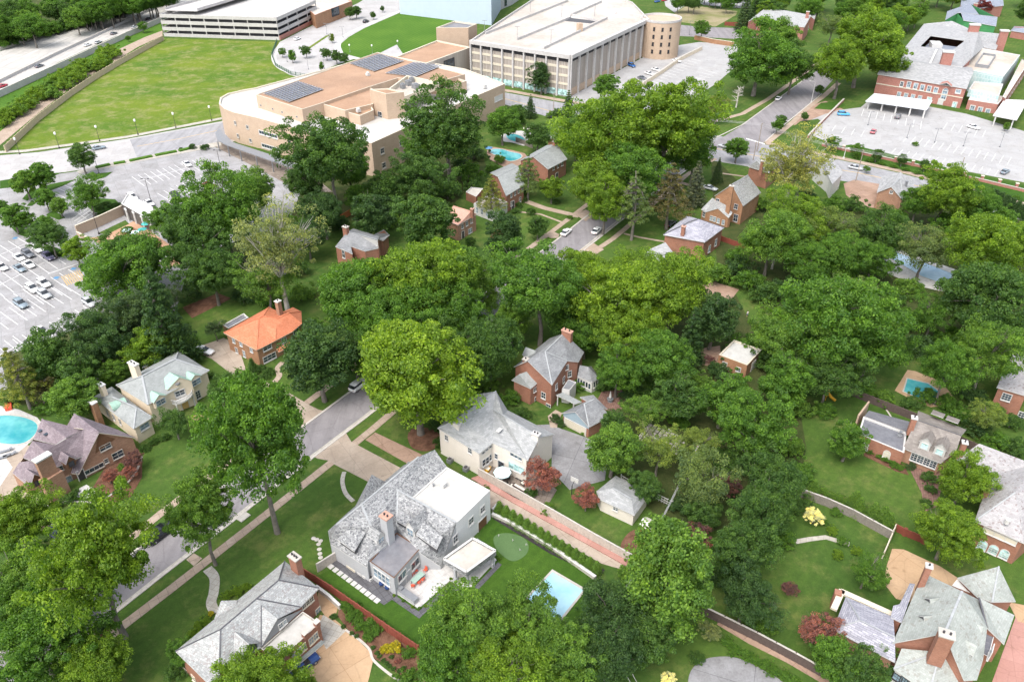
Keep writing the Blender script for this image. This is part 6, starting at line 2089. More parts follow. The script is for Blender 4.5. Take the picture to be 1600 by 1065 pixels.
def crown_broad(name,seed,R=7.0,Ht=5.5,nclump=210,cr=1.15,per=125,leaf=0.24,lobes=7,low=-0.8,open_=0.0,conic=0.0,flat=0.72):
 rng=np.random.default_rng(seed)
 ld=unit(lobes,rng)
 ld[:,2]=np.abs(ld[:,2])*0.8-0.1
 ld/=np.linalg.norm(ld,axis=1)[:,None]
 la=0.10+0.30*rng.random(lobes)
 d=unit(nclump*4,rng)
 d=d[d[:,2]>low]
 gaps=unit(9,rng)
 gw=rng.uniform(0.012,0.045,9)
 d=d[~((1-d @ gaps.T)<gw[None,:]).any(1)][:nclump]
 e=0.74+(la[None,:]*np.exp(-((1-d @ ld.T)/0.16))).sum(1)
 rad=np.clip(rng.random(len(d)),0,1)**(0.30+open_)*0.98
 inner=rng.random(len(d))<0.18
 rad[inner]*=0.6
 c=d*(rad*e)[:,None]
 c[:,0]*=R; c[:,1]*=R
 c[:,2]*=np.where(c[:,2]<0,Ht*0.95,Ht)
 if conic:
  sc=1-conic*np.clip((c[:,2]+Ht*0.5)/(1.6*Ht),0,1)
  c[:,0]*=sc; c[:,1]*=sc
 radii=cr*(0.45+1.0*rng.random(len(c))**1.3)
 c+=rng.normal(size=c.shape)*0.05*R*(rng.random(len(c))<0.3)[:,None]
 C,N,S,var=clump_cloud(rng,c,radii,per,leaf,flat)
 return leaf_mesh(name,C,N,S,var),c
def crown_conifer(name,seed,R=3.2,Ht=12.0,layers=16,leaf=0.2,droop=0.35,per=90):
 rng=np.random.default_rng(seed)
 cs,rr=[],[]
 for i in range(layers):
  t=i/(layers-1)
  r=R*(1-t)**0.85+0.15
  n=max(3,int(11*(1-t)+3))
  a0=rng.random()*6.28
  for j in range(n):
   a=a0+6.283*j/n+rng.normal()*0.15
   for q in (0.45,0.9):
    L=r*q*(0.85+0.3*rng.random())
    cs.append((math.cos(a)*L,math.sin(a)*L,t*Ht-L*droop*0.5))
    rr.append(0.35+0.45*(1-t)*(1.2-q*0.5))
 c=np.array(cs); radii=np.array(rr)
 C,N,S,var=clump_cloud(rng,c,radii,per // 2,leaf,0.55,0.6)
 return leaf_mesh(name,C,N,S,var,0.4),c
def trunk_mesh(name,seed,H,r,limbs,targets,mat='bark',thin=0.6,z0=0.0):
 rng=random.Random(seed)
 m=MB()
 fork=H*0.42
 pts=[Vector((0,0,z0-0.2)),Vector((rng.uniform(-.15,.15),rng.uniform(-.15,.15),fork*0.5)),Vector((rng.uniform(-.3,.3),rng.uniform(-.3,.3),fork))]
 top=Vector((rng.uniform(-.6,.6),rng.uniform(-.6,.6),H*0.8))
 m.tube(pts+[top],[r*1.35,r*0.95,r*0.8,r*0.2],8)
 for i in range(limbs):
  tg=targets[rng.randrange(len(targets))]
  tg=Vector(tg)
  s=pts[2].lerp(top,rng.random()*0.7)
  md=s.lerp(tg,0.5)+Vector((rng.uniform(-.5,.5),rng.uniform(-.5,.5),rng.uniform(0,.8)))
  m.tube([s,md,tg],[r*0.42,r*0.26,r*0.06],5,cap=False)
  for k in range(2):
   q=tg+Vector((rng.uniform(-1.3,1.3),rng.uniform(-1.3,1.3),rng.uniform(-.3,1.0)))
   m.tube([md.lerp(tg,0.4),md.lerp(q,0.6),q],[r*0.16,r*0.1,r*0.03],4,cap=False)
 me=bpy.data.meshes.new(name)
 me.from_pydata([tuple(v) for v in m.v],[],m.f)
 me.materials.append(MATS[mat])
 me.polygons.foreach_set('use_smooth',[True]*len(me.polygons))
 return me
PROTO={}
def proto(kind,crown,cz,H,trunk,R,name):
 PROTO.setdefault(kind,[]).append(dict(crown=crown,cz=cz,H=H,trunk=trunk,R=R*(0.9 if kind in ('broad','oak','round','maple') else 1),name=name))
def mk_broad(kind,seed,name,R=7.0,Ht=5.6,cz=8.2,limbs=16,bark='bark',tr=0.34,**kw):
 cm,c=crown_broad('crown_mesh',seed,R,Ht,**kw)
 tg=c[c[:,2]>-0.2*Ht]+np.array([0,0,cz])
 tg=[tuple(x*np.array([.8,.8,1])) for x in tg[::3]]
 tm=trunk_mesh('trunk_mesh',seed,cz+Ht*0.5,tr,limbs,tg,bark)
 proto(kind,cm,cz,cz+Ht,tm,R,name)
for s in (1,2,3,4):
 mk_broad('broad',s,'broadleaf_tree',R=7.0,Ht=6.2,nclump=330,cr=1.0,per=150,leaf=0.155)
for s in (11,12):
 mk_broad('oak',s,'broadleaf_tree',R=8.0,Ht=6.4,cz=8.6,nclump=300,cr=1.1,per=150,leaf=0.165,open_=0.10,lobes=10,limbs=30,low=-0.6)
for s in (21,22):
 mk_broad('round',s,'round_tree',R=4.2,Ht=4.4,cz=5.2,nclump=190,cr=0.72,per=130,leaf=0.135,limbs=8,tr=0.25)
for s in (31,):
 mk_broad('maple',s,'conical_tree',R=5.2,Ht=7.5,cz=7.0,nclump=260,cr=0.9,per=140,leaf=0.15,conic=0.45,limbs=8,tr=0.3)
for s in (41,):
 mk_broad('airy',s,'airy_tree',R=6.0,Ht=5.0,cz=8.0,nclump=170,cr=0.9,per=110,leaf=0.13,open_=0.22,limbs=24,tr=0.26,bark='bark')
mk_broad('pale',43,'pale_barked_tree',R=7.0,Ht=7.2,cz=9.5,nclump=250,cr=0.9,per=80,leaf=0.14,open_=0.2,limbs=80,tr=0.42,bark='bark_pale')
mk_broad('weep',47,'weeping_tree',R=5.0,Ht=4.6,cz=6.5,nclump=150,cr=0.9,per=140,leaf=0.14,limbs=12,tr=0.25,flat=1.3)
for s in (51,52):
 cm,c=crown_conifer('crown_mesh',s)
 proto('spruce',cm,1.0,13.0,trunk_mesh('trunk_mesh',s,15,0.25,4,[(0.3,0.3,6),(-.4,.2,5)]),3.2,'spruce')
cm,c=crown_conifer('crown_mesh',55,R=4.6,Ht=10,layers=9,leaf=0.18,droop=-0.1,per=130)
proto('pine',cm,4.0,14.0,trunk_mesh('trunk_mesh',55,15,0.3,22,[(2.5,0,8),(-2,1,7),(0.5,-2.4,9),(-1,-2,6),(1.5,1.8,10)]),4.6,'pine_tree')
cm,c=crown_conifer('crown_mesh',58,R=1.0,Ht=3.6,layers=10,leaf=0.11,droop=0.2,per=90)
proto('arbor',cm,0.2,3.8,trunk_mesh('trunk_mesh',58,3.4,0.06,2,[(0.1,0.1,2.0)]),1.0,'arborvitae')
cm,c=crown_broad('crown_mesh',61,1.0,0.95,nclump=34,cr=0.3,per=80,leaf=0.075,low=-0.2)
proto('shrub',cm,0.45,1.4,trunk_mesh('trunk_mesh',61,0.8,0.05,5,[(0.3,0.1,0.7),(-.3,.2,.6),(0,-.3,.7)]),1.0,'shrub')
cm,c=crown_broad('crown_mesh',62,2.6,1.9,nclump=75,cr=0.6,per=100,leaf=0.13,low=-0.3,lobes=9)
proto('bush',cm,1.3,3.2,trunk_mesh('trunk_mesh',62,2.0,0.09,8,[(1.3,0.1,1.7),(-1.3,.6,1.6),(0,-1.3,1.7)]),2.6,'bush')
cm,c=crown_broad('crown_mesh',71,2.6,2.1,nclump=120,cr=0.42,per=110,leaf=0.085,low=-0.35,lobes=8,open_=0.1)
proto('small',cm,2.9,5.0,trunk_mesh('trunk_mesh',71,4.2,0.12,14,[(1.3,0.1,3.4),(-1.3,.6,3.0),(0,-1.3,3.3),(.8,1.2,3.8)]),2.6,'ornamental_tree')
def dead_tree():
 rng=random.Random(5)
 m=MB()
 m.tube([(0,0,-.2),(0.1,0,4),(0,.2,8)],[0.35,0.25,0.06],7)
 for i in range(26):
  a=rng.random()*6.28; z=2.5+5*rng.random(); L=3.6-z*0.25
  p=Vector((0.05,0.05,z)); q=p+Vector((math.cos(a)*L,math.sin(a)*L,L*rng.uniform(.1,.7)))
  m.tube([p,p.lerp(q,.5)+UP*0.2,q],[0.11,0.07,0.02],5,cap=False)
  for k in range(3):
   w=p.lerp(q,rng.uniform(.4,.9)); m.tube([w,w+Vector((rng.uniform(-1,1),rng.uniform(-1,1),rng.uniform(0,.9)))],[0.045,0.015],4,cap=False)
 return m
BASE={(398,680):(414,832),(311,796):(347,882),(143,872):(222,995),(650,588):(657,678),(515,240):(542,345),(1482,572):(1452,632),(990,336):(994,375),(846,445):(862,540),(1545,550):(1500,625),(190,425):(215,470),(20,815):(40,880),(432,385):(462,500),(700,205):(722,290),(1185,100):(1192,150),(1447,390):(1418,440)}
def place_tree(u,v,rpx,kind,color,label,group=None,hs=1.0,name=None,cat=None):
 pr=PROTO[kind][int(u*7+v*3)%len(PROTO[kind])]
 s=1.0
 bs=BASE.get((u,v))
 if kind in ('broad','oak') and not bs:
  hs*=1.1
 hb=None
 if bs:
  g=P(*bs)
  lo,hi=1.0,22.0
  for _ in range(30):
   hb=(lo+hi)/2
   if P(u,v,hb).y>g.y:lo=hb
   else:hi=hb
 for _ in range(6):
  hc=hb if hb else pr['cz']*s*hs if kind not in ('spruce','arbor','pine') else (pr['cz']+(pr['H']-pr['cz'])*0.42)*s*hs
  p=P(u,v,hc)
  depth=p.y*CP+(CAMH-hc)*SP
  s=rpx*depth/FPX/(pr['R']*1.0)
 rot=(u*12.9898+v*78.233)%6.283
 root=thing(name or pr['name'],label,cat or ('shrub' if kind in ('shrub','bush') else 'tree'),(p.x,p.y,0),group)
 root.rotation_euler=(0,0,rot)
 root.scale=(s,s,s*hs)
 c=bpy.data.objects.new('crown' if kind not in ('shrub','bush') else 'foliage',pr['crown'])
 COL.objects.link(c)
 c.parent=root
 c.location=(0,0,hb/s if hb else pr['cz'])
 w=1+0.1*math.sin(u*3.1+v)
 c.scale=(w,2-w,min(1.55,max(1,0.58*hb/s/(pr['H']-pr['cz']))) if hb else 1)
 c.color=(*color,1)
 t=bpy.data.objects.new('trunk' if kind not in ('shrub','bush') else 'stem',pr['trunk'])
 COL.objects.link(t)
 t.parent=root
 if hb:
  k=(hb/s+1.5)/(pr['cz']+1.5)
  t.scale=(1,1,k)
  g=P(*bs)-Vector((p.x,p.y,0))
 return root
LIME=(0.132,0.245,0.030)
LIME2=(0.156,0.275,0.030)
MIDG=(0.086,0.200,0.036)
MID2=(0.112,0.230,0.048)
DARK=(0.066,0.150,0.042)
DEEP=(0.050,0.116,0.044)
BLUE=(0.068,0.130,0.066)
PALE=(0.170,0.255,0.075)
OLIVE=(0.169,0.215,0.061)
GREYG=(0.125,0.200,0.085)
BROWN=(0.120,0.120,0.065)
PURP=(0.160,0.085,0.115)
ROSE=(0.270,0.120,0.140)
MAUVE=(0.270,0.125,0.150)
WHITE=(0.72,0.74,0.64)
YELL=(0.42,0.40,0.03)
TREES=[
(143,872,84,'broad',LIME,'huge lime green street tree overhanging the bottom left of the street'),
(70,925,52,'broad',MIDG,'mid green street tree below and left of the huge lime tree'),
(20,815,52,'broad',LIME,'lime green tree cut off by the left edge below the Tudor house'),
(22,925,62,'oak',MID2,'spreading tree with pale limbs at the lower left edge'),
(60,1010,70,'broad',MIDG,'mid green tree filling the lower left corner'),
(150,1040,50,'broad',LIME,'yellow green tree at the bottom edge beside the pavement'),
(398,680,79,'broad',MIDG,'large maple over the pavement right of the villa lawn'),
(311,796,50,'broad',MID2,'street tree with thin leaning trunk below the large maple'),
(650,588,96,'broad',LIME2,'huge bright lime tree above the wide driveway'),
(498,568,54,'round',DEEP,'dark green round tree beside the orange roofed house'),
(555,556,34,'round',DARK,'dark green tree squeezed between the round tree and lime tree'),
(765,545,52,'broad',DARK,'dark tree left of the red brick house'),
(688,545,40,'broad',DARK,'dark crown behind the huge lime tree'),
(560,462,62,'broad',MIDG,'left crown of the big central tree cluster'),
(652,442,74,'oak',LIME,'topmost lime crown of the big central cluster'),
(715,430,58,'oak',MID2,'right crown of the big central cluster beside the street'),
(590,500,60,'oak',MIDG,'lower left crown of the big central cluster'),
(680,490,62,'oak',MIDG,'lower right crown of the big central cluster'),
(765,470,30,'airy',MID2,'thin tree leaning over the street in the middle'),
(846,445,64,'broad',MIDG,'tall green street tree between the two street gaps'),
(790,378,34,'maple',DEEP,'dark egg shaped tree in front of the shuttered house'),
(840,355,16,'round',DARK,'small dark tree on the front lawn beside the parked white car'),
(670,348,44,'round',DARK,'dark round tree above the central cluster'),
(585,338,34,'round',DEEP,'dark globe shaped tree behind the grey roofed brick house'),
(604,302,30,'round',DARK,'dark tree above the globe shaped tree'),
(560,310,22,'round',MIDG,'small tree right of the bare tall trunk'),
(655,280,40,'broad',DARK,'dark tree left of the upper back gardens'),
(700,205,62,'broad',DARK,'tall dark tree in front of the tan building corner'),
(660,235,30,'broad',MIDG,'mid green tree at the foot of the tan building corner'),
(515,240,58,'broad',DARK,'tall dark tree in front of the tan building entrance'),
(545,262,36,'broad',MIDG,'mid green crown beside the tall dark tree at the tan building'),
(478,285,30,'broad',DARK,'dark tree at the parking lot corner below the canopy'),
(505,330,34,'broad',DEEP,'very dark tree left of the chimney of the grey roofed house'),
(480,370,30,'broad',DEEP,'very dark tree behind the pale sycamore'),
(350,335,60,'broad',MIDG,'big green tree at the parking lot edge above the sycamore'),
(390,300,40,'broad',MID2,'lime tinted tree at the top right of the parking lot trees'),
(300,375,52,'broad',DARK,'dark tree right of the terracotta court'),
(330,425,42,'broad',DARK,'dark tree below the parking lot edge'),
(262,345,28,'round',MIDG,'medium tree beside the white roofed pavilion'),
(432,385,68,'pale',(0.21,0.27,0.15),'pale sycamore with white branching limbs'),
(415,440,50,'airy',MID2,'soft green crown below the pale sycamore'),
(190,425,66,'oak',MIDG,'large tree with pale split trunks at the parking lot edge'),
(215,400,40,'broad',DARK,'dark crown behind the large split trunk tree'),
(150,530,44,'broad',DEEP,'bluish dark tree at the lower parking lot edge'),
(212,495,40,'broad',BLUE,'blue green tree right of the lower parking lot edge'),
(255,505,44,'spruce',DEEP,'dark evergreen left of the orange roofed house'),
(262,465,26,'airy',BLUE,'thin bluish evergreen above the dark evergreen'),
(202,513,11,'spruce',(0.16,0.22,0.24),'small silvery blue spruce among dark trees'),
(335,513,18,'airy',BLUE,'small grey green tree on the dark lawn left of the orange roof'),
(230,545,34,'round',LIME,'lime tree behind the villa roof ridge'),
(176,582,22,'round',MID2,'small green tree beside the big villa chimney'),
(110,628,34,'round',MID2,'green tree between the round pool and villa'),
(122,585,34,'round',DARK,'dark green tree above the villa chimneys'),
(25,585,38,'pine',OLIVE,'tall pine at the left edge above the round pool'),
(78,560,40,'round',DARK,'dark tree beside the tall pine at the left edge'),
(60,605,24,'airy',BROWN,'brownish thin tree above the round pool'),
(272,660,26,'weep',DARK,'weeping tree in front of the villa balcony'),
(345,610,26,'weep',DARK,'dark weeping tree right of the villa'),
(380,630,26,'weep',MIDG,'low weeping crown behind the large maple'),
(725,500,44,'broad',MIDG,'green crown closing over the street above the huge lime tree'),
(800,500,34,'broad',MID2,'green crown over the street right of the central cluster'),
(905,425,40,'broad',LIME,'lime crown over the street between the two street gaps'),
(890,480,42,'broad',MIDG,'green crown below the tall green street tree'),
(915,520,34,'broad',MIDG,'green crown above the red brick house'),
(945,320,36,'broad',LIME,'lime crown over the far street just above the parked white cars'),
(1010,232,40,'broad',MIDG,'lower middle crown of the group near the upper road'),
(1080,205,30,'broad',MIDG,'right crown of the group over the street end'),
(960,470,66,'broad',LIME2,'bright lime tree right of the street middle'),
(1050,450,60,'broad',LIME,'lime tree below the white roofed house'),
(985,430,45,'oak',LIME,'lime crown behind the bright lime tree'),
(990,530,52,'oak',LIME,'lime tree above the white sunroom'),
(1030,560,48,'broad',MIDG,'mid green tree below the right lime group'),
(965,580,36,'broad',MIDG,'mid green tree directly beside the white sunroom'),
(1115,500,40,'round',DEEP,'dark round tree left of the striped lawn'),
(1080,530,26,'spruce',DEEP,'dark pointed evergreen left of the tan garage'),
(1060,415,30,'airy',(0.10,0.17,0.05),'soft green tree in front of the lavender grey roof'),
(960,215,72,'broad',LIME,'largest lime tree of the group near the upper road'),
(1040,195,72,'broad',LIME,'right hand lime tree of the group near the upper road'),
(930,285,44,'broad',LIME,'lime tree reaching over the house driveways'),
(985,275,50,'broad',MIDG,'mid green tree below the large lime group'),
(900,215,34,'broad',MID2,'left edge tree of the large lime group'),
(1085,240,36,'broad',MIDG,'right edge tree of the large lime group'),
(1048,300,36,'pine',BROWN,'brownish old pine near the street'),
(990,336,32,'pine',GREYG,'pale grey green flat topped pine with bare trunk'),
(1088,290,18,'spruce',(0.12,0.16,0.14),'silvery spruce left of the orange gabled house'),
(1122,268,10,'spruce',BLUE,'small blue spruce near the path'),
(1152,232,17,'round',MIDG,'small round tree at the crossing corner'),
(825,272,24,'pine',GREYG,'tall grey pine between the two shuttered houses'),
(768,302,24,'pine',OLIVE,'olive pine over the white flat wing'),
(862,295,18,'round',LIME,'lime shrub like tree against the shuttered brick house'),
(735,378,8,'round',DARK,'small dark tree by the terracotta roofed house'),
(846,122,17,'maple',DEEP,'dark conical evergreen in front of the tall garage'),
(945,135,18,'round',MIDG,'small tree at the corner of the tall garage'),
(988,138,13,'round',LIME,'small lime tree beside the garage car park'),
(829,168,9,'spruce',DEEP,'small dark conifer on the upper road'),
(888,168,12,'spruce',DEEP,'second small dark conifer on the upper road'),
(806,178,14,'round',DARK,'bushy dark tree above the upper pool'),
(872,180,9,'round',DARK,'small round tree left of the second dark conifer'),
(785,195,24,'round',MIDG,'green tree left of the upper pool'),
(840,215,20,'round',DARK,'dark tree right of the upper pool'),
(1097,46,12,'round',MIDG,'small round tree beside the back street'),
(1165,20,14,'spruce',BLUE,'tall blue spruce by the back street'),
(1180,15,12,'spruce',DEEP,'dark spruce behind the blue spruce'),
(1185,100,55,'broad',MIDG,'large green tree left of the diagonal street'),
(1215,65,34,'broad',MID2,'green tree in front of the back street brick house'),
(1240,105,30,'broad',DARK,'dark tree between the large green tree and diagonal street'),
(1120,165,22,'airy',OLIVE,'olive thin tree right of the lime group'),
(1350,65,50,'broad',LIME,'lime tree left of the school roof'),
(1315,100,38,'broad',LIME,'lime tree overhanging the diagonal street'),
(1385,95,30,'broad',LIME,'lime tree next to the school gable'),
(1300,42,24,'airy',GREYG,'grey green thin tree by the little roundabout'),
(1240,262,62,'pale',(0.26,0.30,0.13),'pale yellow green spring tree with visible branches'),
(1205,375,50,'oak',MID2,'green tree right of the orange gabled house'),
(1250,345,44,'oak',LIME,'lime tree below the pale spring tree'),
(1300,355,46,'airy',(0.13,0.21,0.07),'soft pale green tree below the courtyard'),
(1318,400,40,'broad',MIDG,'green tree with pale trunk above the long gardens'),
(1260,410,36,'broad',MIDG,'green tree beside the bleached dead tree'),
(1375,370,38,'broad',DARK,'dark tree below the brick house by the courtyard'),
(1365,405,30,'broad',MIDG,'green tree left of the covered pool'),
(1447,390,50,'airy',(0.13,0.20,0.09),'airy pale tree hanging over the covered pool'),
(1435,315,26,'broad',MIDG,'green tree right of the courtyard brick house'),
(1480,300,42,'broad',LIME,'lime tree by the upper road on the right'),
(1530,320,30,'broad',MIDG,'green tree right of the upper road lime tree'),
(1535,385,60,'oak',LIME,'wide yellow green tree near the right edge'),
(1590,385,40,'broad',MID2,'tree cut off by the right edge above the dark tree'),
(1540,470,66,'broad',DARK,'large dark green tree with layered boughs near the right edge'),
(1460,490,40,'airy',MIDG,'dull green tree below the covered pool'),
(1545,550,46,'oak',MID2,'tree with pale limbs below the large dark tree'),
(1482,572,40,'oak',MIDG,'tree leaning over the turquoise pool'),
(1300,500,84,'oak',MIDG,'broad old oak with bleached branches in the right gardens'),
(1235,530,56,'oak',MID2,'left crown of the broad old oaks'),
(1360,545,52,'oak',MIDG,'right crown of the broad old oaks'),
(1295,590,44,'oak',DARK,'dark lower crown of the broad old oaks'),
(1340,470,44,'airy',GREYG,'grey twiggy tree above the broad old oak'),
(1225,600,42,'round',MIDG,'dense round tree left of the long lawn'),
(1175,665,56,'broad',MIDG,'bright dense tree right of the pale willow like trees'),
(1030,700,44,'airy',PALE,'pale feathery tree above the pale garage'),
(1095,755,50,'weep',GREYG,'pale grey green feathery tree right of the pale garage'),
(1090,690,34,'airy',PALE,'pale flowering tree beside the chequered terrace'),
(1130,625,40,'round',MIDG,'green tree below the tan garage'),
(1008,640,34,'airy',MID2,'light green tree right of the brick paved patio'),
(1062,625,36,'round',DARK,'dark tree above the chequered terrace'),
(958,702,42,'round',MID2,'dense rounded conifer beside the grey drive'),
(962,665,24,'round',DARK,'dark conifer behind the dense rounded one'),
(1010,760,26,'round',DARK,'dark tree just behind the pale garage'),
(1210,745,44,'broad',DARK,'dark tree left of the long lawn'),
(1195,800,48,'broad',DARK,'dark tree below the purple tree'),
(1160,860,48,'broad',DARK,'dark tree in the middle of the lower right woods'),
(1165,930,44,'broad',DEEP,'darkest tree above the wooden back fence'),
(1100,800,28,'round',DARK,'dark tree between the purple trees'),
(1042,895,78,'maple',MID2,'bright conical maple at the end of the long fence'),
(955,950,50,'weep',DEEP,'dark bluish evergreen left of the conical maple'),
(950,1020,52,'broad',DEEP,'dark tree at the bottom edge right of the pool'),
(1010,1000,40,'round',DARK,'dark bush like tree below the conical maple'),
(740,985,62,'broad',MID2,'left crown of the big trees beside the rectangular pool'),
(820,975,62,'oak',MID2,'middle crown of the big trees covering the rectangular pool'),
(880,1030,60,'broad',MID2,'right crown of the big trees at the bottom edge'),
(700,1030,56,'broad',MIDG,'lower left crown of the big trees at the bottom edge'),
(790,1055,70,'oak',LIME,'bottom crown of the big trees below the pool'),
(400,1062,60,'oak',LIME,'lime tree at the bottom edge over the mixed slate roof'),
(470,1075,26,'broad',LIME,'lime branch crown at the bottom edge beside the tan drive'),
(285,1020,22,'round',MIDG,'small tree at the corner of the mixed slate house'),
(1325,690,29,'round',MIDG,'single round tree on the long right lawn'),
(1505,752,42,'broad',LIME,'lime tree against the pink slate house'),
(1482,828,46,'broad',LIME,'lime tree below the brick terrace'),
(1355,890,32,'airy',MIDG,'small weeping tree left of the tan court'),
(1368,905,18,'round',MIDG,'round bush tree against the tan court wall'),
(1545,650,30,'airy',PALE,'pale tree in front of the right edge brick house'),
(1300,1030,34,'round',MIDG,'green tree beside the low lavender roof'),
(1345,1050,36,'round',DARK,'dark tree at the bottom edge left of the sage roof'),
(1390,1010,24,'airy',MID2,'light tree against the lavender roofed wing'),
(1590,560,24,'broad',MIDG,'tree at the right edge above the pool house'),
(127,247,20,'round',DARK,'thin dark tree on the boulevard verge'),
(65,275,22,'round',MIDG,'small tree on the upper lot island'),
(38,286,20,'round',MID2,'small lime tinted tree left of the upper lot island'),
(70,310,16,'round',MIDG,'small tree on the long lot island'),
(92,322,14,'round',MID2,'smallest tree on the parking lot'),
(138,305,27,'oak',MIDG,'largest parking lot tree beside the sunken court'),
(20,340,20,'round',MIDG,'small parking lot tree at the left edge'),
(38,346,14,'round',MIDG,'little tree right of the left edge parking lot tree'),
(78,372,27,'oak',DARK,'parking lot tree above the row of parked cars'),
(70,352,16,'round',MIDG,'upper crown by the row of parked cars'),
(118,392,20,'round',LIME,'lime crown at the left of the large split trunk tree'),
(2,322,10,'round',MIDG,'tree half cut by the left edge of the parking lot'),
(160,372,6,'round',DARK,'tiny tree in the sunken court'),
(478,80,8,'round',DARK,'plaza tree on the central island'),
(510,84,8,'round',DARK,'left tree of the pair behind the gravel roof'),
(525,88,9,'round',DARK,'right tree of the pair behind the gravel roof'),
(537,92,8,'round',DARK,'third tree behind the gravel roof'),
(441,82,6,'round',MIDG,'young plaza tree nearest the field'),
(456,88,7,'maple',MIDG,'young plaza tree second from the field'),
(502,104,5,'maple',MIDG,'thin plaza tree near the gravel roof edge'),
(519,60,5,'maple',PALE,'thin pale plaza tree'),
(546,20,8,'round',DARK,'left tree of the pair by the shop entrance'),
(556,18,8,'round',DARK,'right tree of the pair by the shop entrance'),
(583,24,5,'round',DARK,'small tree near the lawn corner'),
(597,14,4,'round',DARK,'small tree at the top of the plaza road'),
(1300,224,10,'round',MIDG,'first small tree along the school fence'),
(1338,234,9,'round',MIDG,'second small tree along the school fence'),
(1370,242,9,'round',DARK,'third small tree along the school fence'),
(1410,250,8,'round',DARK,'fourth small tree along the school fence'),
(1446,258,8,'round',DARK,'fifth small tree along the school fence'),
(1215,196,10,'round',MIDG,'larger tree on the street corner verge'),
(1222,188,8,'round',DARK,'smaller tree on the street corner verge'),
(1258,182,6,'round',DARK,'small tree on the school front lawn'),
(1280,140,7,'round',DARK,'small dark tree beside the street lamp'),
(1572,198,5,'maple',MID2,'thin young tree in the school lot'),
(1340,240,6,'maple',MIDG,'narrow young tree on the courtyard island'),
(850,748,30,'small',ROSE,'rose red maple beside the umbrella patio'),
(916,780,22,'small',ROSE,'smaller rose red maple next to the pale garage'),
(1137,757,22,'small',PURP,'dark purple tree in the lower right woods'),
(1078,835,24,'small',PURP,'purple tree above the conical maple'),
(1095,850,14,'small',MAUVE,'mauve crown right of the purple tree'),
(1275,985,32,'small',MAUVE,'mauve maple beside the lavender roofed wing'),
(778,368,14,'small',MAUVE,'mauve bush tree by the terracotta roofed house'),
(1111,563,9,'small',PURP,'small purple tree beside the tan garage'),
(1540,12,14,'small',(0.16,0.03,0.04),'dark red tree behind the blue grey roof'),
(1232,918,14,'small',PURP,'ball shaped purple shrub on the lower right lawn'),
(207,722,17,'small',PURP,'purple maple at the end of the Tudor gable'),
(203,737,14,'small',ROSE,'low rose maple in front of the Tudor gable'),
(170,745,13,'small',ROSE,'low rose shrub below the Tudor windows'),
(1356,265,6,'small',MIDG,'young tree on the right of the courtyard island'),
(1352,262,4,'small',LIME,'tiny lime tree on the courtyard island'),
(1273,805,17,'small',WHITE,'white blossoming tree by the wooden fence'),
(1037,988,17,'small',WHITE,'white blossoming bush below the conical maple'),
(1112,988,18,'small',(0.20,0.26,0.14),'round bush with white blossom above the grey drive'),
(1042,1062,13,'small',WHITE,'white blossoming bush at the bottom edge'),
(690,955,5,'small',MIDG,'small tree at the patio corner'),
]
for t in TREES:
 place_tree(*t)
rw=random.Random(9)
WOOD=[]
for i in range(46):
 k=rw.random()
 u=-30+300*k
 v=70-68*k-rw.random()*(34-22*k)-8
 WOOD.append((u,v,rw.uniform(15,22)))
for u,v,r in WOOD:
 c=rw.choice([MIDG,DARK,MID2,DARK,MIDG])
 place_tree(u,v,r,'broad',c,'green crown in the dense wood beyond the highway','trees of the wood beyond the highway')
for i in range(46):
 k=(i+rw.random())/46
 place_tree(-10+255*k,74-70*k-rw.uniform(0,9),rw.uniform(11,15),'bush',rw.choice([MIDG,DARK,MID2]),'green bush along the edge of the wood beyond the highway','bushes at the edge of the highway wood')
for i in range(40):
 u=1180+440*rw.random(); v=rw.uniform(-14,22)
 if 1350<u<1440:v=rw.uniform(-10,40)
 elif 1440<u<1560:v=rw.uniform(-25,-6)
 place_tree(u,v,rw.uniform(13,20),'broad',rw.choice([MIDG,DARK,MID2,LIME,DARK]),'green crown in the tree belt along the top right edge','trees of the belt at the top right edge')
for i in range(44):
 k=(i+rw.random())/44
 place_tree(-5+180*k+rw.uniform(-8,8),186-102*k+rw.uniform(-11,9),rw.uniform(11,15),'bush',rw.choice([LIME,MID2,LIME]),'bright green bushy tree in the dense strip between the highway and field path','bushy strip along the highway')
for i in range(14):
 k=i/13
 place_tree(1060+110*k,rw.uniform(-10,6),rw.uniform(9,12),'broad',rw.choice([DARK,MIDG]),'dark crown in the hedge of trees along the top edge','trees behind the vacant lot')
place_tree(222,42,7,'round',MIDG,'single small tree between the highway and the field path')
place_tree(200,60,4,'round',MIDG,'little tree on the highway bank')
d=thing('dead_tree','bleached leafless tree in front of the dark tree by the diagonal street','tree',P(1150,168))
dead_tree().build('branches','bark_pale').parent=d
d2=thing('dead_tree','bleached leafless tree among the right hand gardens','tree',P(1206,420))
dead_tree().build('branches','bark_pale').parent=d2
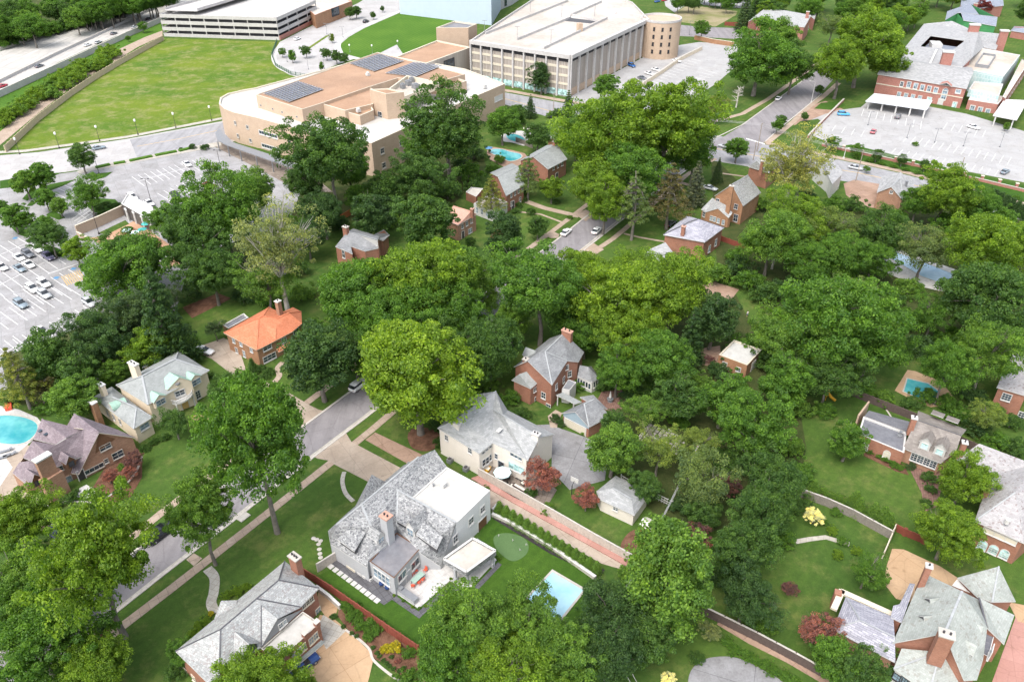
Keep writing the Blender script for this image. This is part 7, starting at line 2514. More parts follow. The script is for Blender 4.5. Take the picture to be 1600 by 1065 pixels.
BUSH=[
(1010,610,20),(1060,660,18),(1120,580,18),(1090,600,20),(1150,600,20),(1140,720,26),(1180,710,22),(1060,790,18),(1240,700,20),(1250,740,22),(1240,790,20),
(1225,840,20),(1110,900,22),(1200,970,20),(1180,960,22),(1140,900,24),(1100,700,22),(980,620,14),(1250,640,20),(1290,640,16),(1200,560,26),(1170,540,24),(1150,420,24),(1120,430,24),
(1170,440,24),(1200,460,26),(1150,400,18),(1240,450,26),(1280,440,26),(1330,440,24),(1390,470,26),(1420,500,26),(1440,540,24),(1390,520,22),(1490,530,26),(1530,510,26),(1580,520,26),(1500,450,24),
(1420,450,22),(1400,340,20),(1330,320,18),(1300,320,18),(1260,310,18),(1390,380,20),(1480,350,24),(1520,350,20),(1570,340,20),(1420,360,18),(1190,320,16),(1450,620,18),(1420,630,14),(1480,630,18),
(1520,620,22),(1550,640,18),(1560,690,20),(1590,700,20),(1500,650,18),(1530,670,20),(1380,620,16),(1350,610,18),(1580,660,18),
(480,330,18),(530,350,18),(610,345,18),(640,320,20),(700,300,22),(730,270,22),(740,240,18),(620,290,18),(450,350,20),(460,420,22),(420,470,22),(380,465,18),(470,460,20),(490,510,16),(700,330,16),(720,340,10),
(100,560,20),(140,560,22),(190,540,22),(270,530,18),(240,490,22),(300,460,18),(90,590,20),(60,580,20),(20,620,16),(70,640,14),(180,480,22),(140,500,20),(285,580,10),(330,590,12),(300,530,8),(350,600,12),
(760,600,18),(800,620,16),(815,645,12),(730,620,16),(690,665,14),(825,590,14),(905,600,12),(940,600,16),
(40,870,26),(10,980,28),(60,960,22),(100,1050,22),(270,1050,16),(640,1060,18),(930,920,20),(980,900,18),(1000,960,22),(920,980,22),(1060,960,22),
(1385,315,9),(1370,335,8),(890,340,5),(830,330,8),(812,305,8),(850,290,10),(1430,225,5),(780,250,10),(740,290,14),(770,265,10),(720,255,12),(860,180,8),(815,190,8),
]
for i,(u,v,r) in enumerate(BUSH):
 place_tree(u,v,r,'bush',(DARK,MIDG,DEEP,MID2,MIDG)[i%5],'rounded green understorey bush between the garden trees','understorey bushes')
def shrub(u,v,r,c,label,group=None,kind='shrub',hs=1.0,**k):
 return place_tree(u,v,r,kind,c,label,group,hs,**k)
ABV=[(780+152*i/14,794+93*i/14) for i in range(15)]
for i,(u,v) in enumerate(ABV):
 shrub(u,v,6.9,MID2,'narrow arborvitae in the row along the white garden wall','arborvitae row along the white wall','arbor',0.95)
for i,(u,v,r) in enumerate([(541,948,11),(555,945,9),(548,962,10),(562,955,9),(565,978,10),(582,970,11),(588,985,10),(575,996,9),(590,968,8),(560,970,8),(640,1020,11),(574,985,8)]):
 shrub(u,v,r,MIDG,'leafy green shrub in the mulch bed beside the red fence','leafy shrubs in the mulch bed','bush',1.0)
for i,(u,v) in enumerate([(583,1011),(589,1020),(593,1025),(599,1031),(604,1036),(609,1040),(615,1044),(623,1048),(631,1043),(631,1056),(638,1061),(550,989),(557,993),(536,979),(612,1026)]):
 shrub(u,v,4.0,DARK,'small clipped ball shrub in the mulch bed beside the tan drive','clipped ball shrubs in the mulch bed')
shrub(521,963,6,DARK,'clipped ball shrub at the terrace corner of the mixed slate house')
shrub(601,1013,8,YELL,'small golden shrub in the mulch bed'); shrub(618,1012,11,YELL,'largest golden shrub in the mulch bed')
shrub(621,1033,5,ROSE,'little red shrub in the mulch bed')
shrub(330,958,5,YELL,'yellow flowering shrub at the end of the curved path')
for i,(u,v) in enumerate([(370,925),(382,918),(310,978),(322,972),(300,990),(355,930)]):
 shrub(u,v,9,LIME,'lime shrub along the front wall of the mixed slate house','lime shrubs at the mixed slate house','bush')
for i,(u,v) in enumerate([(1150,1015),(1138,1005),(1165,1022),(1180,1032),(1195,1038),(1210,1048),(1225,1056),(1240,1062)]):
 shrub(u,v,10,MIDG,'rounded shrub of the hedge between the grey drive and narrow lane','hedge above the grey drive','bush')
for i,(u,v) in enumerate([(1375,712),(1385,718),(1395,724),(1405,730),(1362,706),(1353,701)]):
 shrub(u,v,7,MIDG,'low shrub along the arched window wing','low shrubs along the wing','bush')
for i,(u,v,r) in enumerate([(1425,728,8),(1450,745,12),(1455,765,9),(1447,785,9)]):
 shrub(u,v,r,(BLUE,DARK,DARK,DARK)[i],('pale blue green shrub at the brick terrace','dark shrub at the brick terrace table','dark oval shrub at the brick terrace','dark oval shrub at the end of the brick terrace')[i],None,'bush')
for i,(u,v) in enumerate([(1320,785),(1336,782),(1350,798),(1380,806),(1300,775),(1365,800),(1285,768),(1270,764),(1310,778),(1342,792),(1372,810),(1388,815)]):
 shrub(u,v,9,MID2,'upright shrub in the border inside the wooden fence','border shrubs inside the wooden fence','arbor' if i%2 else 'bush')
for i,(u,v) in enumerate([(1300,830),(1315,845),(1340,862),(1285,815),(1310,865),(1305,800)]):
 shrub(u,v,9,(LIME,MIDG)[i%2],'low plant in the wild border along the flagstone path','wild border plants','bush')
for i,(u,v,r,c) in enumerate([(186,757,10,MIDG),(185,770,9,DARK),(152,775,10,DARK),(112,778,11,DARK),(90,790,9,DARK),(190,730,8,MID2),(118,768,6,DARK),(225,700,8,DARK),(240,690,8,DARK),(258,683,8,DARK)]):
 shrub(u,v,r,c,'garden shrub in the planting around the Tudor house','garden shrubs around the Tudor house','bush')
for i,(u,v) in enumerate([(400,578),(412,588),(397,592),(420,580),(408,575),(385,583)]):
 shrub(u,v,8,DARK,'green shrub at the corner of the orange roofed house','shrubs at the orange roofed house','bush')
for i,(u,v) in enumerate([(394,572),(372,590),(378,596)]):
 shrub(u,v,6,DARK,'narrow dark cypress beside the driveway of the orange roofed house','dark cypresses beside the driveway','arbor',1.1)
for i,(u,v) in enumerate([(820,300),(810,320),(818,312),(805,330),(870,315)]):
 shrub(u,v,6,DARK,'clipped shrub below the shuttered windows','clipped shrubs at the shuttered house','bush')
for u,v,r,l in [(300,230,6,'left dark hedge ball at the building entrance'),(320,231,7,'right dark hedge ball at the building entrance'),(283,233,3,'smallest dark hedge ball on the boulevard kerb')]:
 shrub(u,v,r,DEEP,l)
for i in range(14):
 shrub(1340+i*19,246+i*4.8,6,MIDG,'hedge shrub along the school fence','hedge shrubs along the school fence','bush',0.8)
for i in range(9):
 shrub(1545+i*9,303+i*4.5,8,DEEP,'dark clipped evergreen in the hedge row at the right edge','dark hedge row at the right edge','arbor',0.7)
for i,(u,v) in enumerate([(705,904),(712,909),(719,913),(726,918),(734,919),(740,912),(616,930),(630,938),(645,948),(655,950),(665,946),(774,868),(780,873),(620,924)]):
 shrub(u,v,3,(LIME,MIDG)[i%2],'small patio edge plant in the dark gravel strip','plants in the gravel strip')
for i,(u,v) in enumerate([(168,974),(160,980),(154,986)]):
 shrub(u,v,7,DEEP,'dark hedge plant in the kerbside bed','kerbside hedge','bush',0.7)
for i,(u,v,r,c,l) in enumerate([(757,805-40,7,MIDG,'round shrub at the patio lawn edge'),(858,793,11,MID2,'light green shrub beside the long fence'),(832,770,10,DARK,'dark low shrub below the rose red maple'),(868,652,8,DEEP,'left dark cone shrub at the grey garage door'),(876,660,8,DEEP,'right dark cone shrub at the grey garage door'),(912,675,6,MID2,'small shrub at the garage corner'),(1091,1030,12,DARK,'low round flower shrub in the lawn above the grey drive'),(690,690,13,DARK,'dark shrub at the corner of the cream house')]):
 shrub(u,v,r,c,l,None,'bush')
for i,(u,v) in enumerate([(155,325),(165,318),(175,322),(162,332),(182,320),(148,320),(84,395),(75,388),(92,396)]):
 shrub(u,v,7,DARK,'low dark shrub on a parking lot island','shrubs on the parking lot islands','bush',0.7)
# ---------------- vehicles ----------------
M_objcolor('car_paint',0.25,0.6)
M_glass('car_glass',(0.02,0.025,0.03),0.08)
M_plain('tyre',(0.018,0.018,0.018),rough=0.9,grain=0.1)
M_plain('wheel_metal',(0.45,0.45,0.46),rough=0.35,metal=0.6,grain=0.1)
M_plain('lamp_clear',(0.75,0.75,0.72),rough=0.2,grain=0.05)
M_plain('lamp_red',(0.35,0.02,0.02),rough=0.3,grain=0.05)
def lofted(secs):
 m=MB()
 rows=[]
 for y,prof in secs:
  row=[Vector((x,y,z)) for x,z in prof]+[Vector((-x,y,z)) for x,z in reversed(prof)]
  rows.append(row)
 for a,b in zip(rows,rows[1:]):
  n=len(a)
  for i in range(n):
   j=(i+1)%n
   m.poly([a[i],a[j],b[j],b[i]])
 m.poly(list(reversed(rows[0])))
 m.poly(rows[-1])
 return m
def car_proto(kind):
 L,W,H,hood={'sedan':(4.7,0.90,1.42,0.92),'suv':(4.75,0.95,1.72,1.06),'truck':(5.7,0.98,1.85,1.12)}[kind]
 h=L/2
 parts=[]
 def S(y,w,z0,z1):
  return (y,[(w*0.86,z0),(w,z0+0.18),(w,z1-0.16),(w*0.90,z1)])
 body=lofted([S(-h,W*.84,.42,hood*.86),S(-h+.15,W*.96,.3,hood*.98),S(-h*.55,W,.25,hood),S(0,W,.25,hood),S(h*.5,W,.25,hood*.98),S(h-.35,W*.96,.3,hood*.84),S(h,W*.82,.42,hood*.70)])
 parts.append(('body',body,'car_paint',True))
 if kind=='sedan':
  y0,y1,y2,y3=-h+.55,-h+1.25,h-2.35,h-1.45
 else:
  y0,y1,y2,y3=-h+.12,-h+.45,h-2.2,h-1.4
 def G(y,w,z):
  return (y,[(w,hood-.12),(w*.99,hood),(w*.98,hood+.02),(w*.97,z)])
 cab=lofted([G(y0,W*.84,hood+.03),G(y1,W*.78,H-.06),G(y2,W*.78,H-.06),G(y3,W*.86,hood+.03)])
 parts.append(('windows',cab,'car_glass',False))
 roof=lofted([(y1+.02,[(W*.70,H-.09),(W*.775,H-.07),(W*.74,H-.02),(W*.6,H)]),((y1+y2)/2,[(W*.74,H-.07),(W*.79,H-.05),(W*.76,H),(W*.6,H+.03)]),(y2-.02,[(W*.70,H-.09),(W*.775,H-.07),(W*.74,H-.02),(W*.6,H)])])
 parts.append(('roof',roof,'car_paint',True))
 for sx in (-1,1):
  for sy in (-h*.62,h*.62):
   m=MB()
   x=sx*(W-.12)
   a=Vector((x-.11,sy,.33)); b=Vector((x+.11,sy,.33))
   m.tube([a,b],[.33,.33],14,0)
   m.f.append(tuple(range(len(m.v)-14,len(m.v)-28-0,-1))[:14]) if False else None
   m.tube([b if sx>0 else a,(b if sx>0 else a)+Vector((sx*.012,0,0))],[.2,.18],10,1)
   parts.append(('wheel',m,['tyre','wheel_metal'],False))
  m=MB(); m.box((sx*W*.62,h-.03,hood*.62),(.34,.14,.14)); parts.append(('headlight',m,'lamp_clear',False))
  m=MB(); m.box((sx*W*.66,-h+.03,hood*.74),(.3,.12,.14)); parts.append(('tail_light',m,'lamp_red',False))
 out=[]
 for n,m,mat,sm in parts:
  me=bpy.data.meshes.new(n)
  me.from_pydata([tuple(v) for v in m.v],[],m.f)
  for q in (mat if isinstance(mat,list) else [mat]):
   me.materials.append(MATS[q])
  if isinstance(mat,list):
   me.polygons.foreach_set('material_index',m.m)
  bm=bmesh.new(); bm.from_mesh(me); bmesh.ops.remove_doubles(bm,verts=bm.verts,dist=0.0005); bmesh.ops.recalc_face_normals(bm,faces=bm.faces); bm.to_mesh(me); bm.free()
  if sm:
   me.polygons.foreach_set('use_smooth',[True]*len(me.polygons))
  out.append((n,me))
 return out
CARS={k:car_proto(k) for k in ('sedan','suv','truck')}
def car(rear,front,kind,color,label,group='cars'):
 a,b=P(*rear),P(*front)
 c=mid(a,b)
 d=b-a
 r=thing('parked_car',label,'car',(c.x,c.y,0.045),group)
 r.rotation_euler=(0,0,-math.atan2(d.x,d.y))
 for n,me in CARS[kind]:
  o=bpy.data.objects.new(n,me)
  o.color=(*color,1)
  COL.objects.link(o)
  o.parent=r
WH=(0.78,0.78,0.78); SI=(0.42,0.44,0.46); GY=(0.13,0.14,0.16); BG=(0.20,0.25,0.29); BK=(0.012,0.014,0.02); RE=(0.42,0.03,0.05); BL=(0.03,0.12,0.35)
G1='cars in the large parking lot'
def lot(cx,cy,kind,col,label,k=1.0):
 car((cx-11*k,cy-7.5*k),(cx+11*k,cy+7.5*k),kind,col,label,G1)
lot(60,392,'suv',WH,'white pickup like car at the top end of the row below the lot tree')
lot(45,400,'suv',GY,'dark grey car left of the topmost white car in the lot')
lot(77,404,'suv',(0.10,0.09,0.16),'dark violet car right of the topmost white car in the lot')
lot(31,405,'sedan',WH,'white sedan left of the dark grey car in the lot')
lot(46,416,'sedan',WH,'white sedan below the dark grey car in the lot')
lot(32,422,'sedan',BG,'blue grey sedan in the lot beside a white sedan')
lot(4,420,'sedan',WH,'white car cut by the left edge of the photo')
lot(70,446,'suv',WH,'white car nearest the accessible bays')
lot(52,454,'suv',WH,'white van like car above the silver car')
lot(71,463,'suv',SI,'silver car below two white cars in the lot')
lot(34,478,'suv',BG,'single grey blue car in the middle row of the lot')
lot(66,520,'sedan',(0.62,0.62,0.60),'single pale car in the lowest row of the lot')
lot(141,476,'suv',SI,'silver car half hidden by trees at the lot edge')
lot(293,259,'sedan',WH,'white car near the boulevard kerb in the upper lot',.7)
lot(276,309,'suv',BK,'black car in the upper lot above the big trees',.75)
lot(345,281,'sedan',WH,'white car right of the red car',.7)
lot(208,311,'suv',WH,'white car directly above the pavilion roof',.7)
lot(234,320,'sedan',WH,'white car at the lamp post behind the pavilion',.7)
car((316,289),(338,295),'sedan',RE,'red car in the upper lot',G1)
car((245,407),(258,398),'sedan',BK,'black car beside the terracotta court',G1)
car((254,413),(272,402),'sedan',WH,'white car beside the terracotta court',G1)
car((146,235),(163,232),'sedan',BG,'blue grey car driving on the boulevard')
G2='cars on the highway'
for x,y,c,l in ((62,105,GY,'grey car alone on the highway'),(137,72,WH,'white car on the highway'),(154,68,SI,'silver car behind the white highway car'),(178,54,GY,'grey car in the middle of the highway'),(210,44,SI,'silver car near the shrub by the highway'),(233,31,BK,'black car farthest along the highway'),(5,136,RE,'red car at the left edge on the highway')):
 car((x-6,y+2.2),(x+6,y-2.2),'sedan',c,l,G2)
car((458,65),(472,60),'sedan',WH,'white car on the plaza road'); car((568,37),(576,34),'suv',BK,'black car by the small plaza trees'); car((519,24),(530,21),'suv',BK,'dark car at the shop entrance')
car((981,102),(993,107),'suv',BL,'blue car under the tall garage')
for x,y,c,l in ((1058,97,WH,'white car alone on the garage lane'),(1026,111,WH,'white car nearest the ramp wall'),(1015,117,WH,'second white car at the ramp wall'),(1004,124,GY,'grey car at the ramp wall')):
 car((x-6,y-1.5),(x+5,y+1.5),'sedan',c,l,'cars on the garage lane')
car((963,146),(980,149),'sedan',WH,'white car behind the small lime tree')
car((1022,5),(1032,3),'sedan',BL,'dark blue car at the top edge'); car((1034,3),(1042,1),'sedan',RE,'red car at the top edge')
car((877,372),(892,359),'sedan',WH,'white sedan parked at the kerb in the middle of the street'); car((926,369),(938,357),'sedan',WH,'white car under the tree on the right kerb')
car((231,852),(275,819),'truck',BK,'long black car parked on the street beside the huge lime tree')
car((553,611),(569,599),'suv',WH,'white car peeking out behind the dark round tree'); car((99,845),(78,828),'sedan',(0.02,0.03,0.07),'dark blue car on the red driveway')
car((1100,294),(1119,299),'sedan',SI,'silver white car left of the orange gabled house'); car((1140,233),(1124,229),'sedan',SI,'silver car at the crossing'); car((1211,160),(1221,152),'sedan',WH,'white car on the diagonal street')
car((1307,180),(1328,181),'suv',(0.08,0.35,0.65),'bright blue car at the school gate'); car((1399,189),(1406,180),'suv',GY,'dark grey car below the school canopy'); car((1361,212),(1367,203),'sedan',(0.45,0.15,0.17),'faded red car in the school lot')
car((1513,199),(1528,203),'sedan',WH,'white car in the school lot'); car((1562,275),(1577,266),'sedan',BG,'blue car half hidden at the right of the school lot')
car((1324,262),(1349,267),'sedan',SI,'silver car on the upper road'); car((468,1046),(481,1037),'sedan',(0.02,0.06,0.2),'blue car nose out of the garage bottom left')
car((312,549),(328,553),'sedan',WH,'white car beside the orange roofed house'); car((1043,355),(1052,349),'sedan',BK,'black car half hidden behind the pale pine'); car((150,570),(164,562),'sedan',GY,'dark car on the shaded lane behind the villa')
# ---------------- fences and walls ----------------
M_plain('fence_tan',(0.55,0.46,0.32),rough=.9,grain=.3,scale=2); M_plain('fence_green',(0.05,0.12,0.07),rough=.8); M_plain('wood_orange',(0.45,0.16,0.06),rough=.8); M_plain('pole_wood',(0.34,0.29,0.24),rough=.9,grain=.3); M_plain('wire_grey',(0.45,0.45,0.46),rough=.6,grain=.1); M_plain('cafe_teal',(0.05,0.35,0.33),rough=.7)
def fence(px,h,mat,label,name='wooden_fence',step=2.4,w=0.1,post=0.16,cap=None,cat='fence',gap=False,group=None):
 pts=[P(u,v) for u,v in px]
 r=thing(name,label,cat,pts[0],group)
 m=MB()
 for a,b in zip(pts,pts[1:]):
  L=(b-a).length
  if gap:
   for z in (h*.25,h*.55,h*.9):
    m.bar(a+UP*z,b+UP*z,w,0.12)
   n=int(L/0.5)
   for i in range(n):
    p=a.lerp(b,i/n); m.bar(p,p+UP*h*.95,0.06)
  else:
   m.bar(a+UP*h*.5,b+UP*h*.5,w,h-.1)
   n=int(L/0.45)
   for i in range(n):
    p=a.lerp(b,(i+.5)/n); t=(b-a).normalized(); nn=Vector((t.y,-t.x,0))
    m.obox(p+UP*h*.5+nn*(0.03*(i%2)),t*0.19,nn*(w*.5+.03),UP*(h*.5))
  if cap:
   m.bar(a+UP*(h+.04),b+UP*(h+.04),w+.16,0.08,1)
 m.build('panel',[mat,cap] if cap else mat,r)
 if post:
  for a,b in zip(pts,pts[1:]):
   n=max(1,int((b-a).length/step))
   for i in range(n+(b is pts[-1])):
    p=a.lerp(b,i/n)
    q=MB(); q.box(p+UP*(h*.5+.08),(post,post,h+.16),AZ1); q.build('post',mat,r)
 return r
def wall(px,h,w,mat,label,cap='stone_pale',name='garden_wall'):
 pts=[P(u,v) for u,v in px]
 r=thing(name,label,'wall',pts[0])
 m=MB()
 ribbon(m,pts,w,0,h)
 m.build('masonry',mat,r)
 m=MB(); ribbon(m,pts,w+.12,h,h+.08); m.build('coping',cap,r)
 return r
fence([(748,744),(804,775),(864,809),(924,844),(988,880)],1.9,'wood_weathered','long weathered board fence between the patio and driveway lane',cap='stone_pale')
fence([(471,896),(520,927),(560,955),(600,983),(655,1020)],1.8,'wood_red','red painted board fence between the turf and mulch bed','red_fence')
fence([(497,893),(530,872)],1.8,'wood_weathered','short board fence at the left corner of the slate house',cap='stone_pale')
wall([(769,806),(800,820),(860,856),(930,905)],.7,.4,'stone_pale','low white garden wall beside the putting green','trim_white')
wall([(770,800),(779,790)],.7,.4,'stone_pale','short return of the low white garden wall','trim_white')
fence([(1318,612),(1360,630),(1432,658)],1.8,'wood_dark','dark board fence above the flat roofed wing')
fence([(1495,692),(1540,712),(1600,735)],1.8,'wood_dark','dark board fence behind the pink slate house')
fence([(1252,776),(1290,790),(1330,808),(1392,842)],1.8,'wood_grey','weathered fence between the long lawn and wild garden',cap='stone_pale')
fence([(1387,822),(1412,836),(1442,848)],1.5,'wood_red','red brown fence with piers left of the lime tree','garden_fence',post=.5)
fence([(1378,872),(1396,830)],1.6,'trim_cream','narrow cream fence running down to the tan court','garden_fence')
fence([(1095,958),(1130,975),(1180,1000),(1240,1032),(1290,1060)],1.8,'wood_dark','dark board fence along the narrow lane at the bottom',cap='stone_pale')
fence([(10,238),(60,190),(112,150),(152,123),(190,100),(256,63)],2.4,'fence_tan','tan palisade fence beside the green field','palisade_fence',step=3.2,post=.3)
fence([(433,66),(425,88),(431,104),(455,117),(492,124)],1.6,'fence_green','dark green fence around the field corner at the plaza','green_fence',gap=True)
wall([(-30,143),(0,129),(86,87),(170,48),(246,11)],1.2,.5,'precast','concrete median barrier along the highway',name='median_barrier')
wall([(-30,167),(0,152),(130,91),(200,58),(252,35)],2.6,.5,'precast','tall concrete retaining wall on the near side of the highway',name='retaining_wall')
wall([(0,80),(89,47),(152,27),(243,-1)],1.6,.5,'stone_pale','low wall at the foot of the wood beyond the highway',name='retaining_wall')
wall([(122,368),(160,352),(196,335)],3.0,.4,'brick_tan','tan brick wall of the sunken court','trim_cream')
wall([(122,368),(140,378)],1.2,.4,'brick_tan','short tan wall closing the sunken court','trim_cream')
wall([(1003,135),(1035,114),(1062,95),(1096,78)],1.6,.8,'stucco_cream','ramp wall in the garage car park',name='ramp_wall')
wall([(1085,62),(1112,68),(1146,73)],2.2,.6,'brick_orange','orange brick wall above the garage car park','trim_cream')
fence([(1132,40),(1168,42)],2,'wood_red','red fence in front of the spruces','red_fence')
fence([(970,752),(1000,768),(1050,793)],1.6,'trim_white','white lattice fence behind the pale garage','lattice_fence',gap=True)
fence([(523,350),(548,336)],1.8,'wood_orange','orange brown fence beside the tall bare trunk','garden_fence')
wall([(1284,228),(1330,238),(1480,271),(1600,300)],.9,.4,'brick_school','low brick wall with piers around the school lot')
for i in range(12):
 u=1290+i*27; v=229.5+i*5.95
 m=MB(); p=P(u,v); m.box(p+UP*.9,(.8,.8,1.8),14,0); m.box(p+UP*1.85,(1,1,.14),14,1)
 tag(m.build('brick_pier',['brick_school','trim_cream']),'square brick pier on the low school wall','pier','brick piers of the school wall')
wall([(1262,216),(1282,194),(1318,158)],1.0,.5,'brick_school','low brick wall beside the school gate')
fence([(806,222),(818,226),(832,232)],1.8,'wood_grey','grey fence between the two upper pools')
fence([(1115,372),(1150,385),(1170,392)],1.5,'wood_red','thin fence right of the lavender roofed house','garden_fence')
wall([(495,921),(515,936),(532,952)],1.0,.3,'stone_pale','pierced white balustrade of the mixed slate house court','trim_white')
# ---------------- lamps and poles ----------------
def lamp(u,v,h,label,mat='metal_grey',kind='double',r=.09):
 p=P(u,v)
 t=thing('street_lamp',label,'lamp',p,'lamp posts')
 m=MB(); m.lathe(p,[(r*3,0),(r*3,.5),(r,.55),(r*.7,h)],8); m.build('post',mat,t)
 m=MB()
 q=p+UP*h
 if kind=='double':
  m.bar(q-Vector((.9,0,0)),q+Vector((.9,0,0)),.08,.08)
  for s in (-1,1):m.box(q+Vector((s*.95,0,0)),(.6,.35,.14))
 elif kind=='arm':
  m.tube([q,q+Vector((-.7,.1,.5)),q+Vector((-1.9,.2,.6))],[.07,.06,.05],6); m.box(q+Vector((-2.1,.2,.58)),(.7,.3,.14))
 else:
  m.lathe(q,[(.12,0),(.34,.15),(.38,.75),(.2,.95)],8)
 m.build('lamp_head','lamp_clear' if kind=='globe' else mat,t)
lamp(236,314.6,7.4,'tall twin headed lamp behind the pavilion','trim_dark'); lamp(346,268,7.4,'tall twin headed lamp near the entrance canopy','trim_dark'); lamp(155,366,6.5,'lamp post against the tan court wall','trim_dark')
for i,(u,v) in enumerate(((31,241),(93,232),(156,221),(216,211),(275,200),(331,189))):
 lamp(u,v,5.0,('white headed lamp at the left end of the boulevard','second white headed boulevard lamp from the left','third white headed boulevard lamp from the left','fourth white headed boulevard lamp from the left','fifth white headed boulevard lamp from the left','boulevard lamp nearest the tan building')[i],'trim_dark','globe')
for u,v,l in ((449,97,'plaza lamp nearest the field fence'),(482,109,'plaza lamp left of the thin trees'),(507,108,'plaza lamp at the gravel roof edge'),(511,54,'plaza lamp at the end of the green verge'),(536,59,'plaza lamp beside the campus lawn')):
 lamp(u,v,5.5,l,'metal_grey')
lamp(547,82,3.0,'low white lamp at the left of the campus lawn','metal_grey','globe',.06); lamp(582,84,3.4,'low white lamp in the middle of the campus lawn','metal_grey','globe',.06); lamp(622,77,3.4,'low white lamp at the right of the campus lawn','metal_grey','globe',.06)
lamp(1267.5,160,8.0,'white street lamp with long arm at the school corner','trim_white','arm'); lamp(1318,248,3.8,'short white post by the upper pavement','trim_white','double',.12)
for u,v,l in ((1356,196,'lamp post left in the school lot'),(1417,216,'second lamp post of the school lot'),(1460,223,'third lamp post of the school lot'),(1505,229,'fourth lamp post of the school lot'),(1562,230,'fifth lamp post of the school lot')):
 lamp(u,v,5.2,l)
lamp(155,272,6.0,'lamp post on the grass island by the boulevard','trim_dark'); lamp(1077,55,7,'tall pole beside the vacant lot','metal_grey')
POLES=[(1183,237,10.2,'wooden utility pole with lamp at the crossing'),(1177,250,6.5,'short wooden pole left of the crossing utility pole'),(1337,283,10.5,'tall utility pole on the courtyard island'),(1495,283,8,'utility pole by the upper road on the right'),(1082,742,7.0,'pale utility pole among the feathery trees'),(945,1010,6.0,'utility pole hidden in the trees near the pool'),(283,560,7.5,'pale pole behind the villa roof'),(206,478,6.0,'utility pole in front of the split trunk tree'),(865,172,7,'utility pole by the upper road below the garage'),(1302,100,6.0,'utility pole by the small roundabout')]
PT=[]
for u,v,h,l in POLES:
 p=P(u,v)
 t=thing('utility_pole',l,'pole',p)
 m=MB(); m.tube([p,p+UP*h],[.17,.11],8); m.build('pole','pole_wood',t)
 m=MB(); m.bar(p+UP*(h-.6)-SD*1.1,p+UP*(h-.6)+SD*1.1,.12,.14)
 for s in (-1,0,1):m.lathe(p+UP*(h-.53)+SD*s,[(.05,0),(.07,.12),(.03,.2)],6)
 m.build('crossarm','pole_wood',t)
 PT.append(p+UP*(h-.4))
def wires(a,b,label,n=3,sag=1.0):
 r=thing('power_line',label,'cable',(a.x,a.y,0))
 for k in range(n):
  off=SD*(k-(n-1)/2)
  pts=[a.lerp(b,i/10)+off-UP*sag*4*(i/10)*(1-i/10) for i in range(11)]
  m=MB(); m.tube(pts,[.028]*11,4); m.build('wire','wire_grey',r)
wires(PT[4],PT[5],'power cables over the pale garage lawn'); wires(PT[5],P(1010,1100,7.0),'power cables leaving the bottom edge',2)
wires(PT[0],PT[2],'power cables over the upper road'); wires(PT[2],PT[3],'power cables right of the courtyard pole'); wires(PT[8],PT[0],'power cables above the large lime group',3,1.5)
wires(P(-30,600,7),PT[7],'power cables behind the left pine')
# ---------------- pools ----------------
def pool(px,label,water='pool_water',deck=None,deckmat='sidewalk',rim=.35,group=None):
 pts=[P(u,v) for u,v in px]
 c=sum(pts,Vector())/len(pts)
 r=thing('swimming_pool',label,'swimming pool',c,group)
 if deck:
  m=MB(); m.prism([P(u,v).to_tuple()[:2] for u,v in deck],-.2,.09); m.build('pool_deck',deckmat,r)
 m=MB()
 n=len(pts)
 out=[p+(p-c).normalized()*rim for p in pts]
 for i in range(n):
  j=(i+1)%n
  q=[pts[i],out[i],out[j],pts[j]]
  m.prism([(p.x,p.y) for p in q],0,.16)
 m.build('coping','stone_pale',r)
 m=MB(); m.prism([(p.x,p.y) for p in pts],-.1,.11); m.build('water',water,r)
 return r
pool(smoothpx([(-30,660),(0,650),(30,651),(52,658),(59,667),(54,680),(38,692),(12,694),(-25,685)],True,4),'round turquoise pool cut by the left edge')
pool([(863,894),(911,922),(868,976),(818,942)],'rectangular pale blue pool half under the big trees','pale_water',rim=.55)
pool(smoothpx([(766,237),(772,233.5),(785,234),(798,238),(812,241),(814,247),(800,252),(790,250),(784,244),(772,242)],True,4),'curved turquoise pool behind the brick houses','pool_water',[(764,229),(778,231),(800,235),(820,240),(826,248),(806,262),(790,262),(766,250),(760,240)],'driveway_red')
pool(smoothpx([(791,213),(796,210),(808,211),(818,216),(820,222),(808,222),(796,219)],True,4),'upper turquoise pool with terrace furniture','pool_water',[(783,212),(795,205),(815,205),(838,210),(834,224),(818,228),(800,223),(786,221)],'white_paving')
pool([(1418,592),(1450,600),(1466,612),(1459,628),(1440,624),(1412,612)],'turquoise garden pool under the leaning tree','pool_water',[(1398,610),(1418,578),(1430,580),(1470,596),(1488,618),(1482,632),(1455,636),(1428,626)],'driveway_tan')
pool([(1392,404),(1400,394),(1488,428),(1484,448),(1440,432)],'large pale blue pool seen through the airy tree','cover_water',[(1366,418),(1384,394),(1400,388),(1500,424),(1494,460),(1430,446)],'white_paving')
pool([(1535,12),(1550,10),(1556,16),(1540,19)],'tiny pool among the trees in the top right','pool_water') if False else None
